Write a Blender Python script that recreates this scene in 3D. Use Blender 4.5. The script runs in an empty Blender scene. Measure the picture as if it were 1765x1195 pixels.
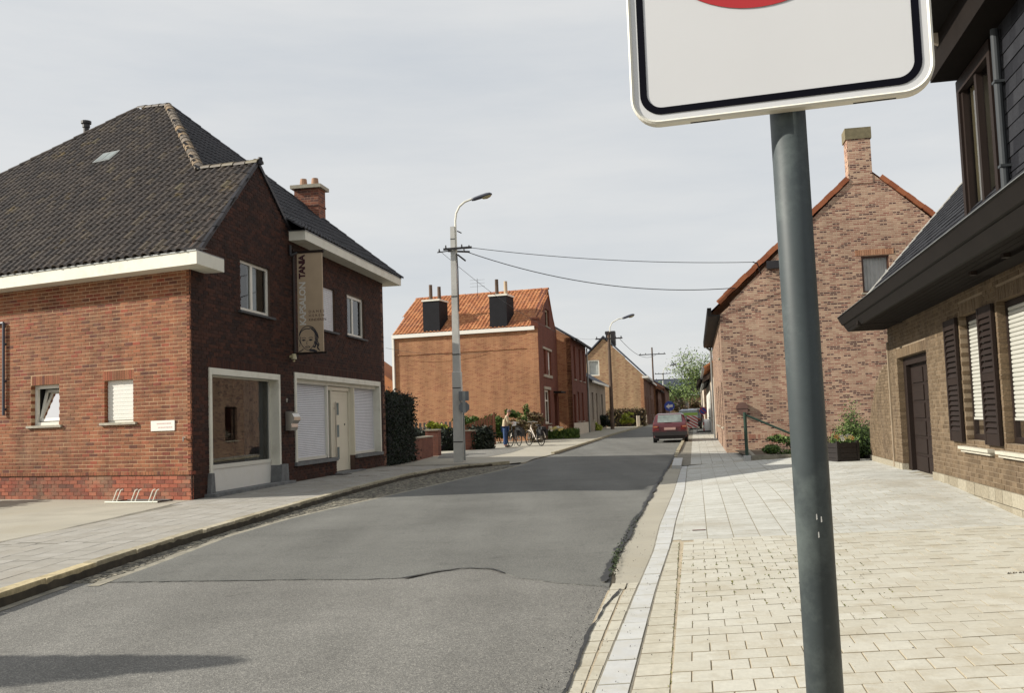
import bpy, math, random
from mathutils import Vector, Matrix
rnd = random.Random(7)
R = math.radians

# ---------------------------------------------------------------- camera, sky, sun, exposure
scn = bpy.context.scene
COL = scn.collection
F_PX, ROLL = 1690.0, math.atan(0.0345)
PITCH = math.atan(127.5 * math.cos(ROLL) / F_PX)
EYE = Vector((0, 0, 1.4))
cam_d = bpy.data.cameras.new('camera'); cam = bpy.data.objects.new('camera', cam_d); COL.objects.link(cam)
cam_d.sensor_fit = 'HORIZONTAL'; cam_d.sensor_width = 36.0
cam_d.lens = 36.0 * F_PX / 1765.0
cam_d.clip_start = 0.05; cam_d.clip_end = 3000
fw = Vector((0, math.cos(PITCH), math.sin(PITCH))); y2 = Vector((0, -math.sin(PITCH), math.cos(PITCH))); x2 = Vector((1, 0, 0))
rt = math.cos(ROLL) * x2 - math.sin(ROLL) * y2; up = math.sin(ROLL) * x2 + math.cos(ROLL) * y2
cam.matrix_world = Matrix(((rt.x, up.x, -fw.x, 0), (rt.y, up.y, -fw.y, 0), (rt.z, up.z, -fw.z, EYE.z), (0, 0, 0, 1)))
scn.camera = cam

SUN_EL = R(30)
TO_SUN = Vector((-0.998 * math.cos(SUN_EL), -0.06 * math.cos(SUN_EL), math.sin(SUN_EL))).normalized()
sl = bpy.data.lights.new('sun', 'SUN'); sl.energy = 5.0; sl.angle = R(0.5); sl.color = (1.0, 0.945, 0.84)
so = bpy.data.objects.new('sun', sl); COL.objects.link(so); so.rotation_euler = TO_SUN.to_track_quat('Z', 'Y').to_euler(); so.location = (-30, 0, 40)

world = bpy.data.worlds.new("World"); scn.world = world; world.use_nodes = True
wn, wl = world.node_tree.nodes, world.node_tree.links
wn.clear()
out = wn.new('ShaderNodeOutputWorld'); bg = wn.new('ShaderNodeBackground'); bg.inputs['Strength'].default_value = 0.1
sky = wn.new('ShaderNodeTexSky'); sky.sky_type = 'NISHITA'; sky.sun_disc = False; sky.sun_elevation = SUN_EL
sky.sun_rotation = math.atan2(TO_SUN.x, TO_SUN.y); sky.air_density = 1.0; sky.dust_density = 2.0
tc = wn.new('ShaderNodeTexCoord'); mp = wn.new('ShaderNodeMapping'); mp.inputs['Scale'].default_value = (1.2, 1.6, 7.0); mp.inputs['Rotation'].default_value = (0, R(-4), R(20))
nz = wn.new('ShaderNodeTexNoise'); nz.inputs['Scale'].default_value = 1.5; nz.inputs['Detail'].default_value = 7; nz.inputs['Roughness'].default_value = .58
cr = wn.new('ShaderNodeValToRGB'); cr.color_ramp.elements[0].position = .30; cr.color_ramp.elements[0].color = (5.1, 5.35, 5.6, 1); cr.color_ramp.elements[1].position = .70; cr.color_ramp.elements[1].color = (6.45, 6.45, 6.35, 1)
mx = wn.new('ShaderNodeMixRGB'); mx.inputs['Fac'].default_value = .9
wl.new(tc.outputs['Generated'], mp.inputs['Vector']); wl.new(mp.outputs['Vector'], nz.inputs['Vector']); wl.new(nz.outputs['Fac'], cr.inputs['Fac'])
wl.new(sky.outputs['Color'], mx.inputs['Color1']); wl.new(cr.outputs['Color'], mx.inputs['Color2']); wl.new(mx.outputs['Color'], bg.inputs['Color']); wl.new(bg.outputs['Background'], out.inputs['Surface'])

scn.view_settings.view_transform = 'Standard'; scn.view_settings.look = 'None'
scn.view_settings.exposure = 0.35; scn.view_settings.gamma = 1.0; scn.view_settings.use_curve_mapping = False
scn.cycles.max_bounces = 6; scn.cycles.transparent_max_bounces = 12
scn.cycles.use_denoising = True

# ---------------------------------------------------------------- materials
def _n(nt, t, **k):
    n = nt.nodes.new(t)
    for a, b in k.items(): setattr(n, a, b)
    return n
def mat(name, col, rough=.75, metal=0.0, spec=.5, var=.15, vscale=3.0, fine=0.0, fscale=120.0, bump=0.0, bscale=60.0, stain=None, stain_amt=0, sscale=1.0, trans=0.0, coat=0.0):
    """plain surface: colour with broad variation, fine grain and bump, in object space"""
    m = bpy.data.materials.new(name); m.use_nodes = True; nt = m.node_tree; p = nt.nodes['Principled BSDF']; L = nt.links
    p.inputs['Roughness'].default_value = rough; p.inputs['Metallic'].default_value = metal; p.inputs['Specular IOR Level'].default_value = spec
    p.inputs['Coat Weight'].default_value = coat
    t = _n(nt, 'ShaderNodeTexCoord')
    n1 = _n(nt, 'ShaderNodeTexNoise'); n1.inputs['Scale'].default_value = vscale; n1.inputs['Detail'].default_value = 6; n1.inputs['Roughness'].default_value = .6
    L.new(t.outputs['Object'], n1.inputs['Vector'])
    r = _n(nt, 'ShaderNodeMapRange'); r.inputs['From Min'].default_value = .3; r.inputs['From Max'].default_value = .7; r.inputs['To Min'].default_value = 1 - var; r.inputs['To Max'].default_value = 1 + var
    L.new(n1.outputs['Fac'], r.inputs['Value'])
    hs = _n(nt, 'ShaderNodeVectorMath', operation='SCALE'); hs.inputs[0].default_value = col[:3]; L.new(r.outputs['Result'], hs.inputs['Scale'])
    c = hs.outputs['Vector']
    if fine:
        n2 = _n(nt, 'ShaderNodeTexNoise'); n2.inputs['Scale'].default_value = fscale; n2.inputs['Detail'].default_value = 3
        L.new(t.outputs['Object'], n2.inputs['Vector'])
        r2 = _n(nt, 'ShaderNodeMapRange'); r2.inputs['From Min'].default_value = .3; r2.inputs['From Max'].default_value = .7; r2.inputs['To Min'].default_value = 1 - fine; r2.inputs['To Max'].default_value = 1 + fine
        L.new(n2.outputs['Fac'], r2.inputs['Value'])
        h2 = _n(nt, 'ShaderNodeVectorMath', operation='SCALE'); L.new(c, h2.inputs[0]); L.new(r2.outputs['Result'], h2.inputs['Scale']); c = h2.outputs['Vector']
    if stain is not None:
        n3 = _n(nt, 'ShaderNodeTexNoise'); n3.inputs['Scale'].default_value = sscale; n3.inputs['Detail'].default_value = 8; n3.inputs['Roughness'].default_value = .7
        L.new(t.outputs['Object'], n3.inputs['Vector'])
        r3 = _n(nt, 'ShaderNodeMapRange'); r3.inputs['From Min'].default_value = .5; r3.inputs['From Max'].default_value = .68; r3.inputs['To Min'].default_value = 0; r3.inputs['To Max'].default_value = stain_amt
        L.new(n3.outputs['Fac'], r3.inputs['Value'])
        mm = _n(nt, 'ShaderNodeMixRGB'); mm.inputs['Color2'].default_value = (*stain, 1); L.new(r3.outputs['Result'], mm.inputs['Fac']); L.new(c, mm.inputs['Color1']); c = mm.outputs['Color']
    L.new(c, p.inputs['Base Color'])
    if bump:
        nb = _n(nt, 'ShaderNodeTexNoise'); nb.inputs['Scale'].default_value = bscale; nb.inputs['Detail'].default_value = 4
        L.new(t.outputs['Object'], nb.inputs['Vector']); b = _n(nt, 'ShaderNodeBump'); b.inputs['Strength'].default_value = bump; b.inputs['Distance'].default_value = .01
        L.new(nb.outputs['Fac'], b.inputs['Height']); L.new(b.outputs['Normal'], p.inputs['Normal'])
    if trans: p.inputs['Transmission Weight'].default_value = trans
    return m
def tone_mat(name, stops, rough=.85, grain=.18, gscale=40.0, stain=None, stain_amt=0.0, sscale=.8, smin=.5, smax=.65, bump=.25, bscale=45., spec=.3, side=None, streak=0.0):
    """pieces (bricks, tiles, slabs): colour picked by the per-piece 'tone' value, with grain and weather stains over them (world space)"""
    m = bpy.data.materials.new(name); m.use_nodes = True; nt = m.node_tree; p = nt.nodes['Principled BSDF']; L = nt.links
    p.inputs['Roughness'].default_value = rough; p.inputs['Specular IOR Level'].default_value = spec
    a = _n(nt, 'ShaderNodeAttribute'); a.attribute_name = 'tone'
    if side: stops = [(0, side), (.035, side), (.05, stops[0][1])] + [(.05 + q * .95, c) for q, c in stops[1:]]
    m['sided'] = 1 if side else 0
    cr = _n(nt, 'ShaderNodeValToRGB'); e = cr.color_ramp.elements
    e[0].position, e[0].color = stops[0][0], (*stops[0][1], 1); e[1].position, e[1].color = stops[-1][0], (*stops[-1][1], 1)
    for q, c in stops[1:-1]:
        x = e.new(q); x.color = (*c, 1)
    L.new(a.outputs['Fac'], cr.inputs['Fac']); g = _n(nt, 'ShaderNodeNewGeometry')
    n = _n(nt, 'ShaderNodeTexNoise'); n.inputs['Scale'].default_value = gscale; n.inputs['Detail'].default_value = 4; n.inputs['Roughness'].default_value = .65
    L.new(g.outputs['Position'], n.inputs['Vector'])
    r = _n(nt, 'ShaderNodeMapRange'); r.inputs['From Min'].default_value = .3; r.inputs['From Max'].default_value = .7; r.inputs['To Min'].default_value = 1 - grain; r.inputs['To Max'].default_value = 1 + grain
    L.new(n.outputs['Fac'], r.inputs['Value']); h = _n(nt, 'ShaderNodeVectorMath', operation='SCALE'); L.new(cr.outputs['Color'], h.inputs[0]); L.new(r.outputs['Result'], h.inputs['Scale']); c = h.outputs['Vector']
    for st in ([(stain, stain_amt, sscale)] if stain and not isinstance(stain, list) else (stain or [])):
        n3 = _n(nt, 'ShaderNodeTexNoise'); n3.inputs['Scale'].default_value = st[2]; n3.inputs['Detail'].default_value = 9; n3.inputs['Roughness'].default_value = .72
        L.new(g.outputs['Position'], n3.inputs['Vector'])
        r3 = _n(nt, 'ShaderNodeMapRange'); r3.inputs['From Min'].default_value = smin; r3.inputs['From Max'].default_value = smax; r3.inputs['To Min'].default_value = 0; r3.inputs['To Max'].default_value = st[1]
        L.new(n3.outputs['Fac'], r3.inputs['Value']); mm = _n(nt, 'ShaderNodeMixRGB'); mm.inputs['Color2'].default_value = (*st[0], 1)
        L.new(r3.outputs['Result'], mm.inputs['Fac']); L.new(c, mm.inputs['Color1']); c = mm.outputs['Color']
    if streak:
        vm = _n(nt, 'ShaderNodeVectorMath', operation='MULTIPLY'); vm.inputs[1].default_value = (2.6, 2.6, .28); L.new(g.outputs['Position'], vm.inputs[0])
        ns_ = _n(nt, 'ShaderNodeTexNoise'); ns_.inputs['Scale'].default_value = 1.3; ns_.inputs['Detail'].default_value = 6; L.new(vm.outputs['Vector'], ns_.inputs['Vector'])
        rs_ = _n(nt, 'ShaderNodeMapRange'); rs_.inputs['From Min'].default_value = .38; rs_.inputs['From Max'].default_value = .66; rs_.inputs['To Min'].default_value = 1 + streak * .45; rs_.inputs['To Max'].default_value = 1 - streak
        L.new(ns_.outputs['Fac'], rs_.inputs['Value']); hs_ = _n(nt, 'ShaderNodeVectorMath', operation='SCALE'); L.new(c, hs_.inputs[0]); L.new(rs_.outputs['Result'], hs_.inputs['Scale']); c = hs_.outputs['Vector']
    L.new(c, p.inputs['Base Color'])
    if bump:
        nb = _n(nt, 'ShaderNodeTexNoise'); nb.inputs['Scale'].default_value = bscale; L.new(g.outputs['Position'], nb.inputs['Vector'])
        b = _n(nt, 'ShaderNodeBump'); b.inputs['Strength'].default_value = bump; b.inputs['Distance'].default_value = .008; L.new(nb.outputs['Fac'], b.inputs['Height']); L.new(b.outputs['Normal'], p.inputs['Normal'])
    return m
def brick_tex(name, c1, c2, mortar, bw=.22, rh=.065, ms=.009, bias=0.0, c3=None, c3amt=.3, rough=.9, weather=.18, wscale=.7):
    """brickwork too far away to tell bricks apart: brick texture on metric UVs"""
    m = bpy.data.materials.new(name); m.use_nodes = True; nt = m.node_tree; p = nt.nodes['Principled BSDF']; L = nt.links
    p.inputs['Roughness'].default_value = rough; p.inputs['Specular IOR Level'].default_value = .25
    uv = _n(nt, 'ShaderNodeUVMap'); b = _n(nt, 'ShaderNodeTexBrick')
    b.inputs['Scale'].default_value = 1; b.inputs['Brick Width'].default_value = bw; b.inputs['Row Height'].default_value = rh; b.inputs['Mortar Size'].default_value = ms; b.inputs['Mortar Smooth'].default_value = .3; b.inputs['Bias'].default_value = bias
    b.inputs['Color1'].default_value = (*c1, 1); b.inputs['Color2'].default_value = (*c2, 1); b.inputs['Mortar'].default_value = (*mortar, 1)
    L.new(uv.outputs['UV'], b.inputs['Vector']); c = b.outputs['Color']
    if c3:
        # second brick colour by a cell noise on the same bond
        sx = _n(nt, 'ShaderNodeSeparateXYZ'); L.new(uv.outputs['UV'], sx.inputs[0])
        dz = _n(nt, 'ShaderNodeMath', operation='DIVIDE'); dz.inputs[1].default_value = rh; L.new(sx.outputs['Y'], dz.inputs[0]); fz = _n(nt, 'ShaderNodeMath', operation='FLOOR'); L.new(dz.outputs[0], fz.inputs[0])
        md = _n(nt, 'ShaderNodeMath', operation='MODULO'); md.inputs[1].default_value = 2; L.new(fz.outputs[0], md.inputs[0]); ab = _n(nt, 'ShaderNodeMath', operation='ABSOLUTE'); L.new(md.outputs[0], ab.inputs[0])
        dx = _n(nt, 'ShaderNodeMath', operation='DIVIDE'); dx.inputs[1].default_value = bw; L.new(sx.outputs['X'], dx.inputs[0])
        ml = _n(nt, 'ShaderNodeMath', operation='MULTIPLY_ADD'); ml.inputs[1].default_value = .5; L.new(ab.outputs[0], ml.inputs[0]); L.new(dx.outputs[0], ml.inputs[2])
        fx = _n(nt, 'ShaderNodeMath', operation='FLOOR'); L.new(ml.outputs[0], fx.inputs[0])
        cb = _n(nt, 'ShaderNodeCombineXYZ'); L.new(fx.outputs[0], cb.inputs[0]); L.new(fz.outputs[0], cb.inputs[1])
        wv = _n(nt, 'ShaderNodeTexWhiteNoise'); wv.noise_dimensions = '2D'; L.new(cb.outputs[0], wv.inputs['Vector'])
        lt = _n(nt, 'ShaderNodeMath', operation='LESS_THAN'); lt.inputs[1].default_value = c3amt; L.new(wv.outputs['Value'], lt.inputs[0])
        inv = _n(nt, 'ShaderNodeMath', operation='SUBTRACT'); inv.inputs[0].default_value = 1; L.new(b.outputs['Fac'], inv.inputs[1]); mu = _n(nt, 'ShaderNodeMath', operation='MULTIPLY'); L.new(lt.outputs[0], mu.inputs[0]); L.new(inv.outputs[0], mu.inputs[1])
        mm = _n(nt, 'ShaderNodeMixRGB'); mm.inputs['Color2'].default_value = (*c3, 1); L.new(mu.outputs[0], mm.inputs['Fac']); L.new(c, mm.inputs['Color1']); c = mm.outputs['Color']
    n = _n(nt, 'ShaderNodeTexNoise'); n.inputs['Scale'].default_value = wscale; n.inputs['Detail'].default_value = 7; n.inputs['Roughness'].default_value = .65; L.new(uv.outputs['UV'], n.inputs['Vector'])
    r = _n(nt, 'ShaderNodeMapRange'); r.inputs['From Min'].default_value = .3; r.inputs['From Max'].default_value = .7; r.inputs['To Min'].default_value = 1 - weather; r.inputs['To Max'].default_value = 1 + weather
    L.new(n.outputs['Fac'], r.inputs['Value']); h = _n(nt, 'ShaderNodeVectorMath', operation='SCALE'); L.new(c, h.inputs[0]); L.new(r.outputs['Result'], h.inputs['Scale'])
    vm = _n(nt, 'ShaderNodeVectorMath', operation='MULTIPLY'); vm.inputs[1].default_value = (1.8, .22, 1); L.new(uv.outputs['UV'], vm.inputs[0])
    ns_ = _n(nt, 'ShaderNodeTexNoise'); ns_.inputs['Scale'].default_value = 1.1; ns_.inputs['Detail'].default_value = 6; L.new(vm.outputs['Vector'], ns_.inputs['Vector'])
    rs_ = _n(nt, 'ShaderNodeMapRange'); rs_.inputs['From Min'].default_value = .38; rs_.inputs['From Max'].default_value = .66; rs_.inputs['To Min'].default_value = 1.08; rs_.inputs['To Max'].default_value = .82
    L.new(ns_.outputs['Fac'], rs_.inputs['Value']); hs_ = _n(nt, 'ShaderNodeVectorMath', operation='SCALE'); L.new(h.outputs['Vector'], hs_.inputs[0]); L.new(rs_.outputs['Result'], hs_.inputs['Scale'])
    L.new(hs_.outputs['Vector'], p.inputs['Base Color'])
    bp = _n(nt, 'ShaderNodeBump'); bp.inputs['Strength'].default_value = .5; bp.inputs['Distance'].default_value = .008; bp.invert = True; L.new(b.outputs['Fac'], bp.inputs['Height']); L.new(bp.outputs['Normal'], p.inputs['Normal'])
    return m
def glass_mat(name, tint=(.9, .93, .93), refl=1.0):
    m = bpy.data.materials.new(name); m.use_nodes = True; nt = m.node_tree; L = nt.links; nt.nodes.clear()
    o = _n(nt, 'ShaderNodeOutputMaterial'); t = _n(nt, 'ShaderNodeBsdfTransparent'); t.inputs[0].default_value = (*tint, 1)
    g = _n(nt, 'ShaderNodeBsdfGlossy'); g.inputs['Roughness'].default_value = .015; f = _n(nt, 'ShaderNodeFresnel'); f.inputs['IOR'].default_value = 1.75
    mu = _n(nt, 'ShaderNodeMath', operation='MULTIPLY'); mu.use_clamp = True; mu.inputs[1].default_value = refl; L.new(f.outputs[0], mu.inputs[0])
    x = _n(nt, 'ShaderNodeMixShader'); L.new(mu.outputs[0], x.inputs[0]); L.new(t.outputs[0], x.inputs[1]); L.new(g.outputs[0], x.inputs[2]); L.new(x.outputs[0], o.inputs[0])
    return m
def asphalt(name, base, speck, grain=.35, patch=.1, sc=330.):
    m = bpy.data.materials.new(name); m.use_nodes = True; nt = m.node_tree; p = nt.nodes['Principled BSDF']; L = nt.links
    p.inputs['Roughness'].default_value = .9; p.inputs['Specular IOR Level'].default_value = .25
    g = _n(nt, 'ShaderNodeNewGeometry'); v = _n(nt, 'ShaderNodeTexVoronoi'); v.inputs['Scale'].default_value = sc / 3; L.new(g.outputs['Position'], v.inputs['Vector'])
    wv = _n(nt, 'ShaderNodeSeparateColor'); L.new(v.outputs['Color'], wv.inputs[0])
    cr = _n(nt, 'ShaderNodeValToRGB'); e = cr.color_ramp.elements
    e[0].position = 0; e[0].color = (*[c * (1 - grain) for c in base], 1); e[1].position = 1; e[1].color = (*speck, 1); x = e.new(.75); x.color = (*[c * (1 + grain * .6) for c in base], 1); x = e.new(.45); x.color = (*base, 1)
    L.new(wv.outputs[0], cr.inputs['Fac'])
    n = _n(nt, 'ShaderNodeTexNoise'); n.inputs['Scale'].default_value = .55; n.inputs['Detail'].default_value = 8; n.inputs['Roughness'].default_value = .6; L.new(g.outputs['Position'], n.inputs['Vector'])
    r = _n(nt, 'ShaderNodeMapRange'); r.inputs['From Min'].default_value = .3; r.inputs['From Max'].default_value = .7; r.inputs['To Min'].default_value = 1 - patch; r.inputs['To Max'].default_value = 1 + patch; L.new(n.outputs['Fac'], r.inputs['Value'])
    h = _n(nt, 'ShaderNodeVectorMath', operation='SCALE'); L.new(cr.outputs['Color'], h.inputs[0]); L.new(r.outputs['Result'], h.inputs['Scale'])
    n5 = _n(nt, 'ShaderNodeTexNoise'); n5.inputs['Scale'].default_value = 3.1; n5.inputs['Detail'].default_value = 9; n5.inputs['Roughness'].default_value = .7; L.new(g.outputs['Position'], n5.inputs['Vector'])
    r5 = _n(nt, 'ShaderNodeMapRange'); r5.inputs['From Min'].default_value = .56; r5.inputs['From Max'].default_value = .70; r5.inputs['To Min'].default_value = 0; r5.inputs['To Max'].default_value = .5; L.new(n5.outputs['Fac'], r5.inputs['Value'])
    m5 = _n(nt, 'ShaderNodeMixRGB'); m5.inputs['Color2'].default_value = (*[c * .55 for c in base], 1); L.new(r5.outputs['Result'], m5.inputs['Fac']); L.new(h.outputs['Vector'], m5.inputs['Color1'])
    sv = _n(nt, 'ShaderNodeVectorMath', operation='MULTIPLY'); sv.inputs[1].default_value = (1.1, .09, 1); L.new(g.outputs['Position'], sv.inputs[0])
    n6 = _n(nt, 'ShaderNodeTexNoise'); n6.inputs['Scale'].default_value = 1.0; n6.inputs['Detail'].default_value = 4; L.new(sv.outputs['Vector'], n6.inputs['Vector'])
    r6 = _n(nt, 'ShaderNodeMapRange'); r6.inputs['From Min'].default_value = .35; r6.inputs['From Max'].default_value = .65; r6.inputs['To Min'].default_value = .9; r6.inputs['To Max'].default_value = 1.12; L.new(n6.outputs['Fac'], r6.inputs['Value'])
    h6 = _n(nt, 'ShaderNodeVectorMath', operation='SCALE'); L.new(m5.outputs['Color'], h6.inputs[0]); L.new(r6.outputs['Result'], h6.inputs['Scale']); L.new(h6.outputs['Vector'], p.inputs['Base Color'])
    b = _n(nt, 'ShaderNodeBump'); b.inputs['Strength'].default_value = .6; b.inputs['Distance'].default_value = .004; L.new(v.outputs['Distance'], b.inputs['Height']); L.new(b.outputs['Normal'], p.inputs['Normal'])
    return m
def leaf_mat(name, c0, c1, c2=None, rough=.6):
    st = [(0, c0), (1, c1)] if c2 is None else [(0, c0), (.6, c1), (1, c2)]
    m = tone_mat(name, st, rough=rough, grain=.2, gscale=6, bump=0)
    m.node_tree.nodes['Principled BSDF'].inputs['Subsurface Weight'].default_value = 0.0
    return m

M = {}
M['brick_side'] = tone_mat('brick_side', [(0, (.105, .038, .025)), (.07, (.17, .062, .032)), (.45, (.232, .086, .041)), (.75, (.265, .108, .052)), (.93, (.25, .062, .034)), (1, (.115, .042, .030))], streak=.28, stain=[((.30, .19, .12), .5, .9), ((.13, .06, .045), .35, 2.3)], smin=.52, smax=.72)
M['brick_plinth'] = tone_mat('brick_plinth', [(0, (.15, .055, .04)), (.5, (.30, .085, .05)), (1, (.36, .12, .07))], stain=[((.25, .20, .13), .6, 1.6), ((.09, .07, .05), .5, .7)], smin=.5, smax=.68)
M['mortar_side'] = mat('mortar_side', (.47, .315, .19), .95, var=.2, fine=.15, bump=.3)
M['mortar_plinth'] = mat('mortar_plinth', (.32, .19, .13), .95, var=.3, fine=.15, bump=.3)
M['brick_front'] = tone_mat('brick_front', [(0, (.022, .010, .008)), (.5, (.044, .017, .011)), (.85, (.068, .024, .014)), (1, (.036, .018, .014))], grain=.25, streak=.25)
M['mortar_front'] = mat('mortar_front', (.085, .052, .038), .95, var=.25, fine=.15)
M['brick_tan'] = tone_mat('brick_tan', [(0, (.112, .077, .045)), (.5, (.140, .098, .058)), (1, (.168, .120, .074))], streak=.2, grain=.22, bump=.5, stain=[((.075, .052, .035), .5, 1.1)])
M['mortar_tan'] = mat('mortar_tan', (.235, .180, .122), .95, var=.15, fine=.2, bump=.3)
M['stone_plinth'] = tone_mat('stone_plinth', [(0, (.24, .21, .155)), (1, (.34, .31, .24))], grain=.22, gscale=25, bump=.8, bscale=30)
M['tile_dark'] = tone_mat('tile_dark', [(0, (.024, .019, .017)), (.4, (.040, .031, .026)), (.75, (.058, .045, .036)), (.92, (.078, .060, .040)), (1, (.12, .10, .055))], rough=.6, grain=.35, gscale=18, stain=[((.22, .15, .04), .7, 1.3), ((.09, .085, .06), .4, 4.0)], smin=.60, smax=.74, bump=.2)
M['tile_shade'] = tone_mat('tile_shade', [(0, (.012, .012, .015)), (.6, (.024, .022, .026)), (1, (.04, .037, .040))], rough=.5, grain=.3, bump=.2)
M['ridge_pale'] = tone_mat('ridge_pale', [(0, (.09, .075, .06)), (.5, (.17, .14, .11)), (1, (.22, .15, .08))], grain=.35, gscale=14)
M['tile_orange'] = tone_mat('tile_orange', [(0, (.30, .11, .05)), (.5, (.42, .175, .075)), (1, (.50, .24, .11))], grain=.2, stain=[((.2, .09, .07), .55, 1.1)], smin=.5, smax=.66)
M['verge_orange'] = tone_mat('verge_orange', [(0, (.26, .085, .04)), (1, (.36, .13, .06))], grain=.2)
M['sill_cream'] = mat('sill_cream', (.46, .435, .36), .75, var=.1, vscale=6)
M['glass_dim'] = glass_mat('glass_dim', (.9, .9, .9), .35)
M['pot_clay'] = mat('pot_clay', (.33, .19, .12), .8, var=.2, vscale=6)
M['brick_orange'] = brick_tex('brick_orange', (.27, .115, .055), (.35, .165, .08), (.37, .235, .14), bw=.21, rh=.066, c3=(.23, .08, .042), c3amt=.18, weather=.12)
M['brick_red_front'] = brick_tex('brick_red_front', (.12, .038, .024), (.16, .052, .032), (.13, .058, .040), bw=.21, rh=.066, weather=.1)
M['brick_mix'] = brick_tex('brick_mix', (.52, .36, .25), (.28, .12, .088), (.47, .355, .26), bw=.215, rh=.0625, ms=.010, c3=(.10, .046, .044), c3amt=.19, weather=.14)
M['brick_mix2'] = brick_tex('brick_mix2', (.30, .20, .135), (.20, .11, .08), (.30, .225, .165), bw=.215, rh=.0625, ms=.010, c3=(.10, .055, .05), c3amt=.2, weather=.14)
M['brick_tan_far'] = brick_tex('brick_tan_far', (.125, .088, .052), (.155, .108, .066), (.21, .16, .11), bw=.215, rh=.0735)
M['brick_yellow'] = brick_tex('brick_yellow', (.33, .205, .11), (.41, .27, .15), (.38, .275, .18), bw=.21, rh=.068, c3=(.26, .13, .075), c3amt=.2, weather=.12)
M['brick_brown'] = brick_tex('brick_brown', (.16, .075, .05), (.21, .10, .065), (.17, .11, .08), bw=.21, rh=.068)
M['brick_grey'] = brick_tex('brick_grey', (.25, .20, .16), (.30, .25, .20), (.27, .23, .19), bw=.21, rh=.068)
M['render_pale'] = mat('render_pale', (.55, .47, .38), .9, var=.1)
M['cream_paint'] = mat('cream_paint', (.72, .70, .60), .6, var=.05, vscale=1.5, fine=.03, stain=(.42, .38, .28), stain_amt=.35, sscale=2.5)
M['white_paint'] = mat('white_paint', (.74, .72, .66), .5, var=.04, stain=(.5, .47, .38), stain_amt=.25, sscale=3)
M['pvc'] = mat('pvc', (.70, .68, .60), .4, var=.04)
M['shutter_pvc'] = mat('shutter_pvc', (.66, .66, .68), .5, var=.05)
M['blind'] = mat('blind', (.44, .435, .39), .5, var=.03)
M['door_cream'] = mat('door_cream', (.68, .63, .50), .45, var=.04)
M['bluestone'] = mat('bluestone', (.15, .155, .155), .8, var=.3, vscale=5, fine=.2, bump=.3)
M['sill_stone'] = mat('sill_stone', (.36, .33, .26), .85, var=.2, vscale=8)
M['dark_sill'] = mat('dark_sill', (.055, .058, .062), .7, var=.2)
M['glass'] = glass_mat('glass')
M['glass_shop'] = glass_mat('glass_shop', (.55, .62, .66), .85)
M['interior'] = mat('interior', (.02, .02, .022), .9, var=.1)
M['interior_grey'] = mat('interior_grey', (.06, .075, .085), .9, var=.2)
M['curtain'] = mat('curtain', (.42, .46, .48), .9, var=.15, vscale=4)
M['curtain_white'] = mat('curtain_white', (.62, .62, .60), .9, var=.1)
M['curtain_yellow'] = mat('curtain_yellow', (.55, .50, .34), .9, var=.1)
M['brown_paint'] = mat('brown_paint', (.017, .010, .0075), .65, spec=.22, var=.12, fine=.08, fscale=60)
M['brown_wood'] = mat('brown_wood', (.075, .032, .018), .55, var=.25, vscale=9)
M['soffit'] = mat('soffit', (.011, .008, .0065), .85, spec=.12, var=.15)
M['gutter_brown'] = mat('gutter_brown', (.010, .008, .007), .7, spec=.18, var=.15)
M['slate'] = tone_mat('slate', [(0, (.012, .0125, .016)), (1, (.030, .031, .036))], grain=.3, bump=.3, rough=.75, spec=.15)
M['pipe_dark'] = mat('pipe_dark', (.045, .05, .055), .6, spec=.2, var=.1)
M['slate_far'] = mat('slate_far', (.045, .055, .075), .7, var=.15)
M['zinc'] = mat('zinc', (.28, .29, .28), .45, metal=.6, var=.15)
M['asphalt_old'] = asphalt('asphalt_old', (.152, .148, .137), (.29, .28, .25), .33, .14, 430.)
M['asphalt_new'] = asphalt('asphalt_new', (.130, .130, .121), (.22, .215, .19), .32, .15, 470.)
M['asphalt_drive'] = asphalt('asphalt_drive', (.17, .165, .15), (.26, .25, .22), .25, .1)
M['tar'] = mat('tar', (.02, .02, .02), .7, var=.3, bump=.5, bscale=40)
M['gutter_cobble'] = tone_mat('gutter_cobble', [(0, (.10, .095, .08)), (.6, (.19, .175, .14)), (1, (.34, .31, .24))], grain=.4, gscale=30, bump=.8)
M['concrete'] = mat('concrete', (.345, .32, .26), .9, var=.14, vscale=1.2, fine=.1, bump=.25, stain=(.24, .21, .15), stain_amt=.5, sscale=.6)
M['concrete_line'] = mat('concrete_line', (.25, .23, .18), .9, var=.3, vscale=4, fine=.25, stain=(.15, .14, .11), stain_amt=.8, sscale=5)
M['concrete_white'] = tone_mat('concrete_white', [(0, (.455, .46, .455)), (1, (.50, .505, .495))], grain=.08, gscale=12, bump=.15, stain=[((.38, .365, .31), .7, 1.6), ((.40, .38, .33), .5, 6.0)], smin=.48, smax=.66, side=(.3, .28, .22))
M['kerb'] = tone_mat('kerb', [(0, (.31, .275, .19)), (.8, (.39, .35, .26)), (1, (.55, .42, .17))], grain=.25, gscale=15, stain=[((.16, .13, .08), .7, 1.8)], smin=.52, smax=.66)
M['slab_left'] = tone_mat('slab_left', [(0, (.285, .268, .235)), (1, (.345, .328, .295))], grain=.1, gscale=16, stain=[((.28, .25, .20), .45, .9)])
M['paver'] = tone_mat('paver', [(0, (.425, .395, .32)), (.10, (.47, .45, .38)), (.6, (.49, .472, .405)), (1, (.515, .50, .435))], grain=.07, gscale=22, stain=[((.41, .375, .30), .55, .7), ((.34, .29, .20), .45, 3.0)], bump=.2, side=(.37, .325, .24))
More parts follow.
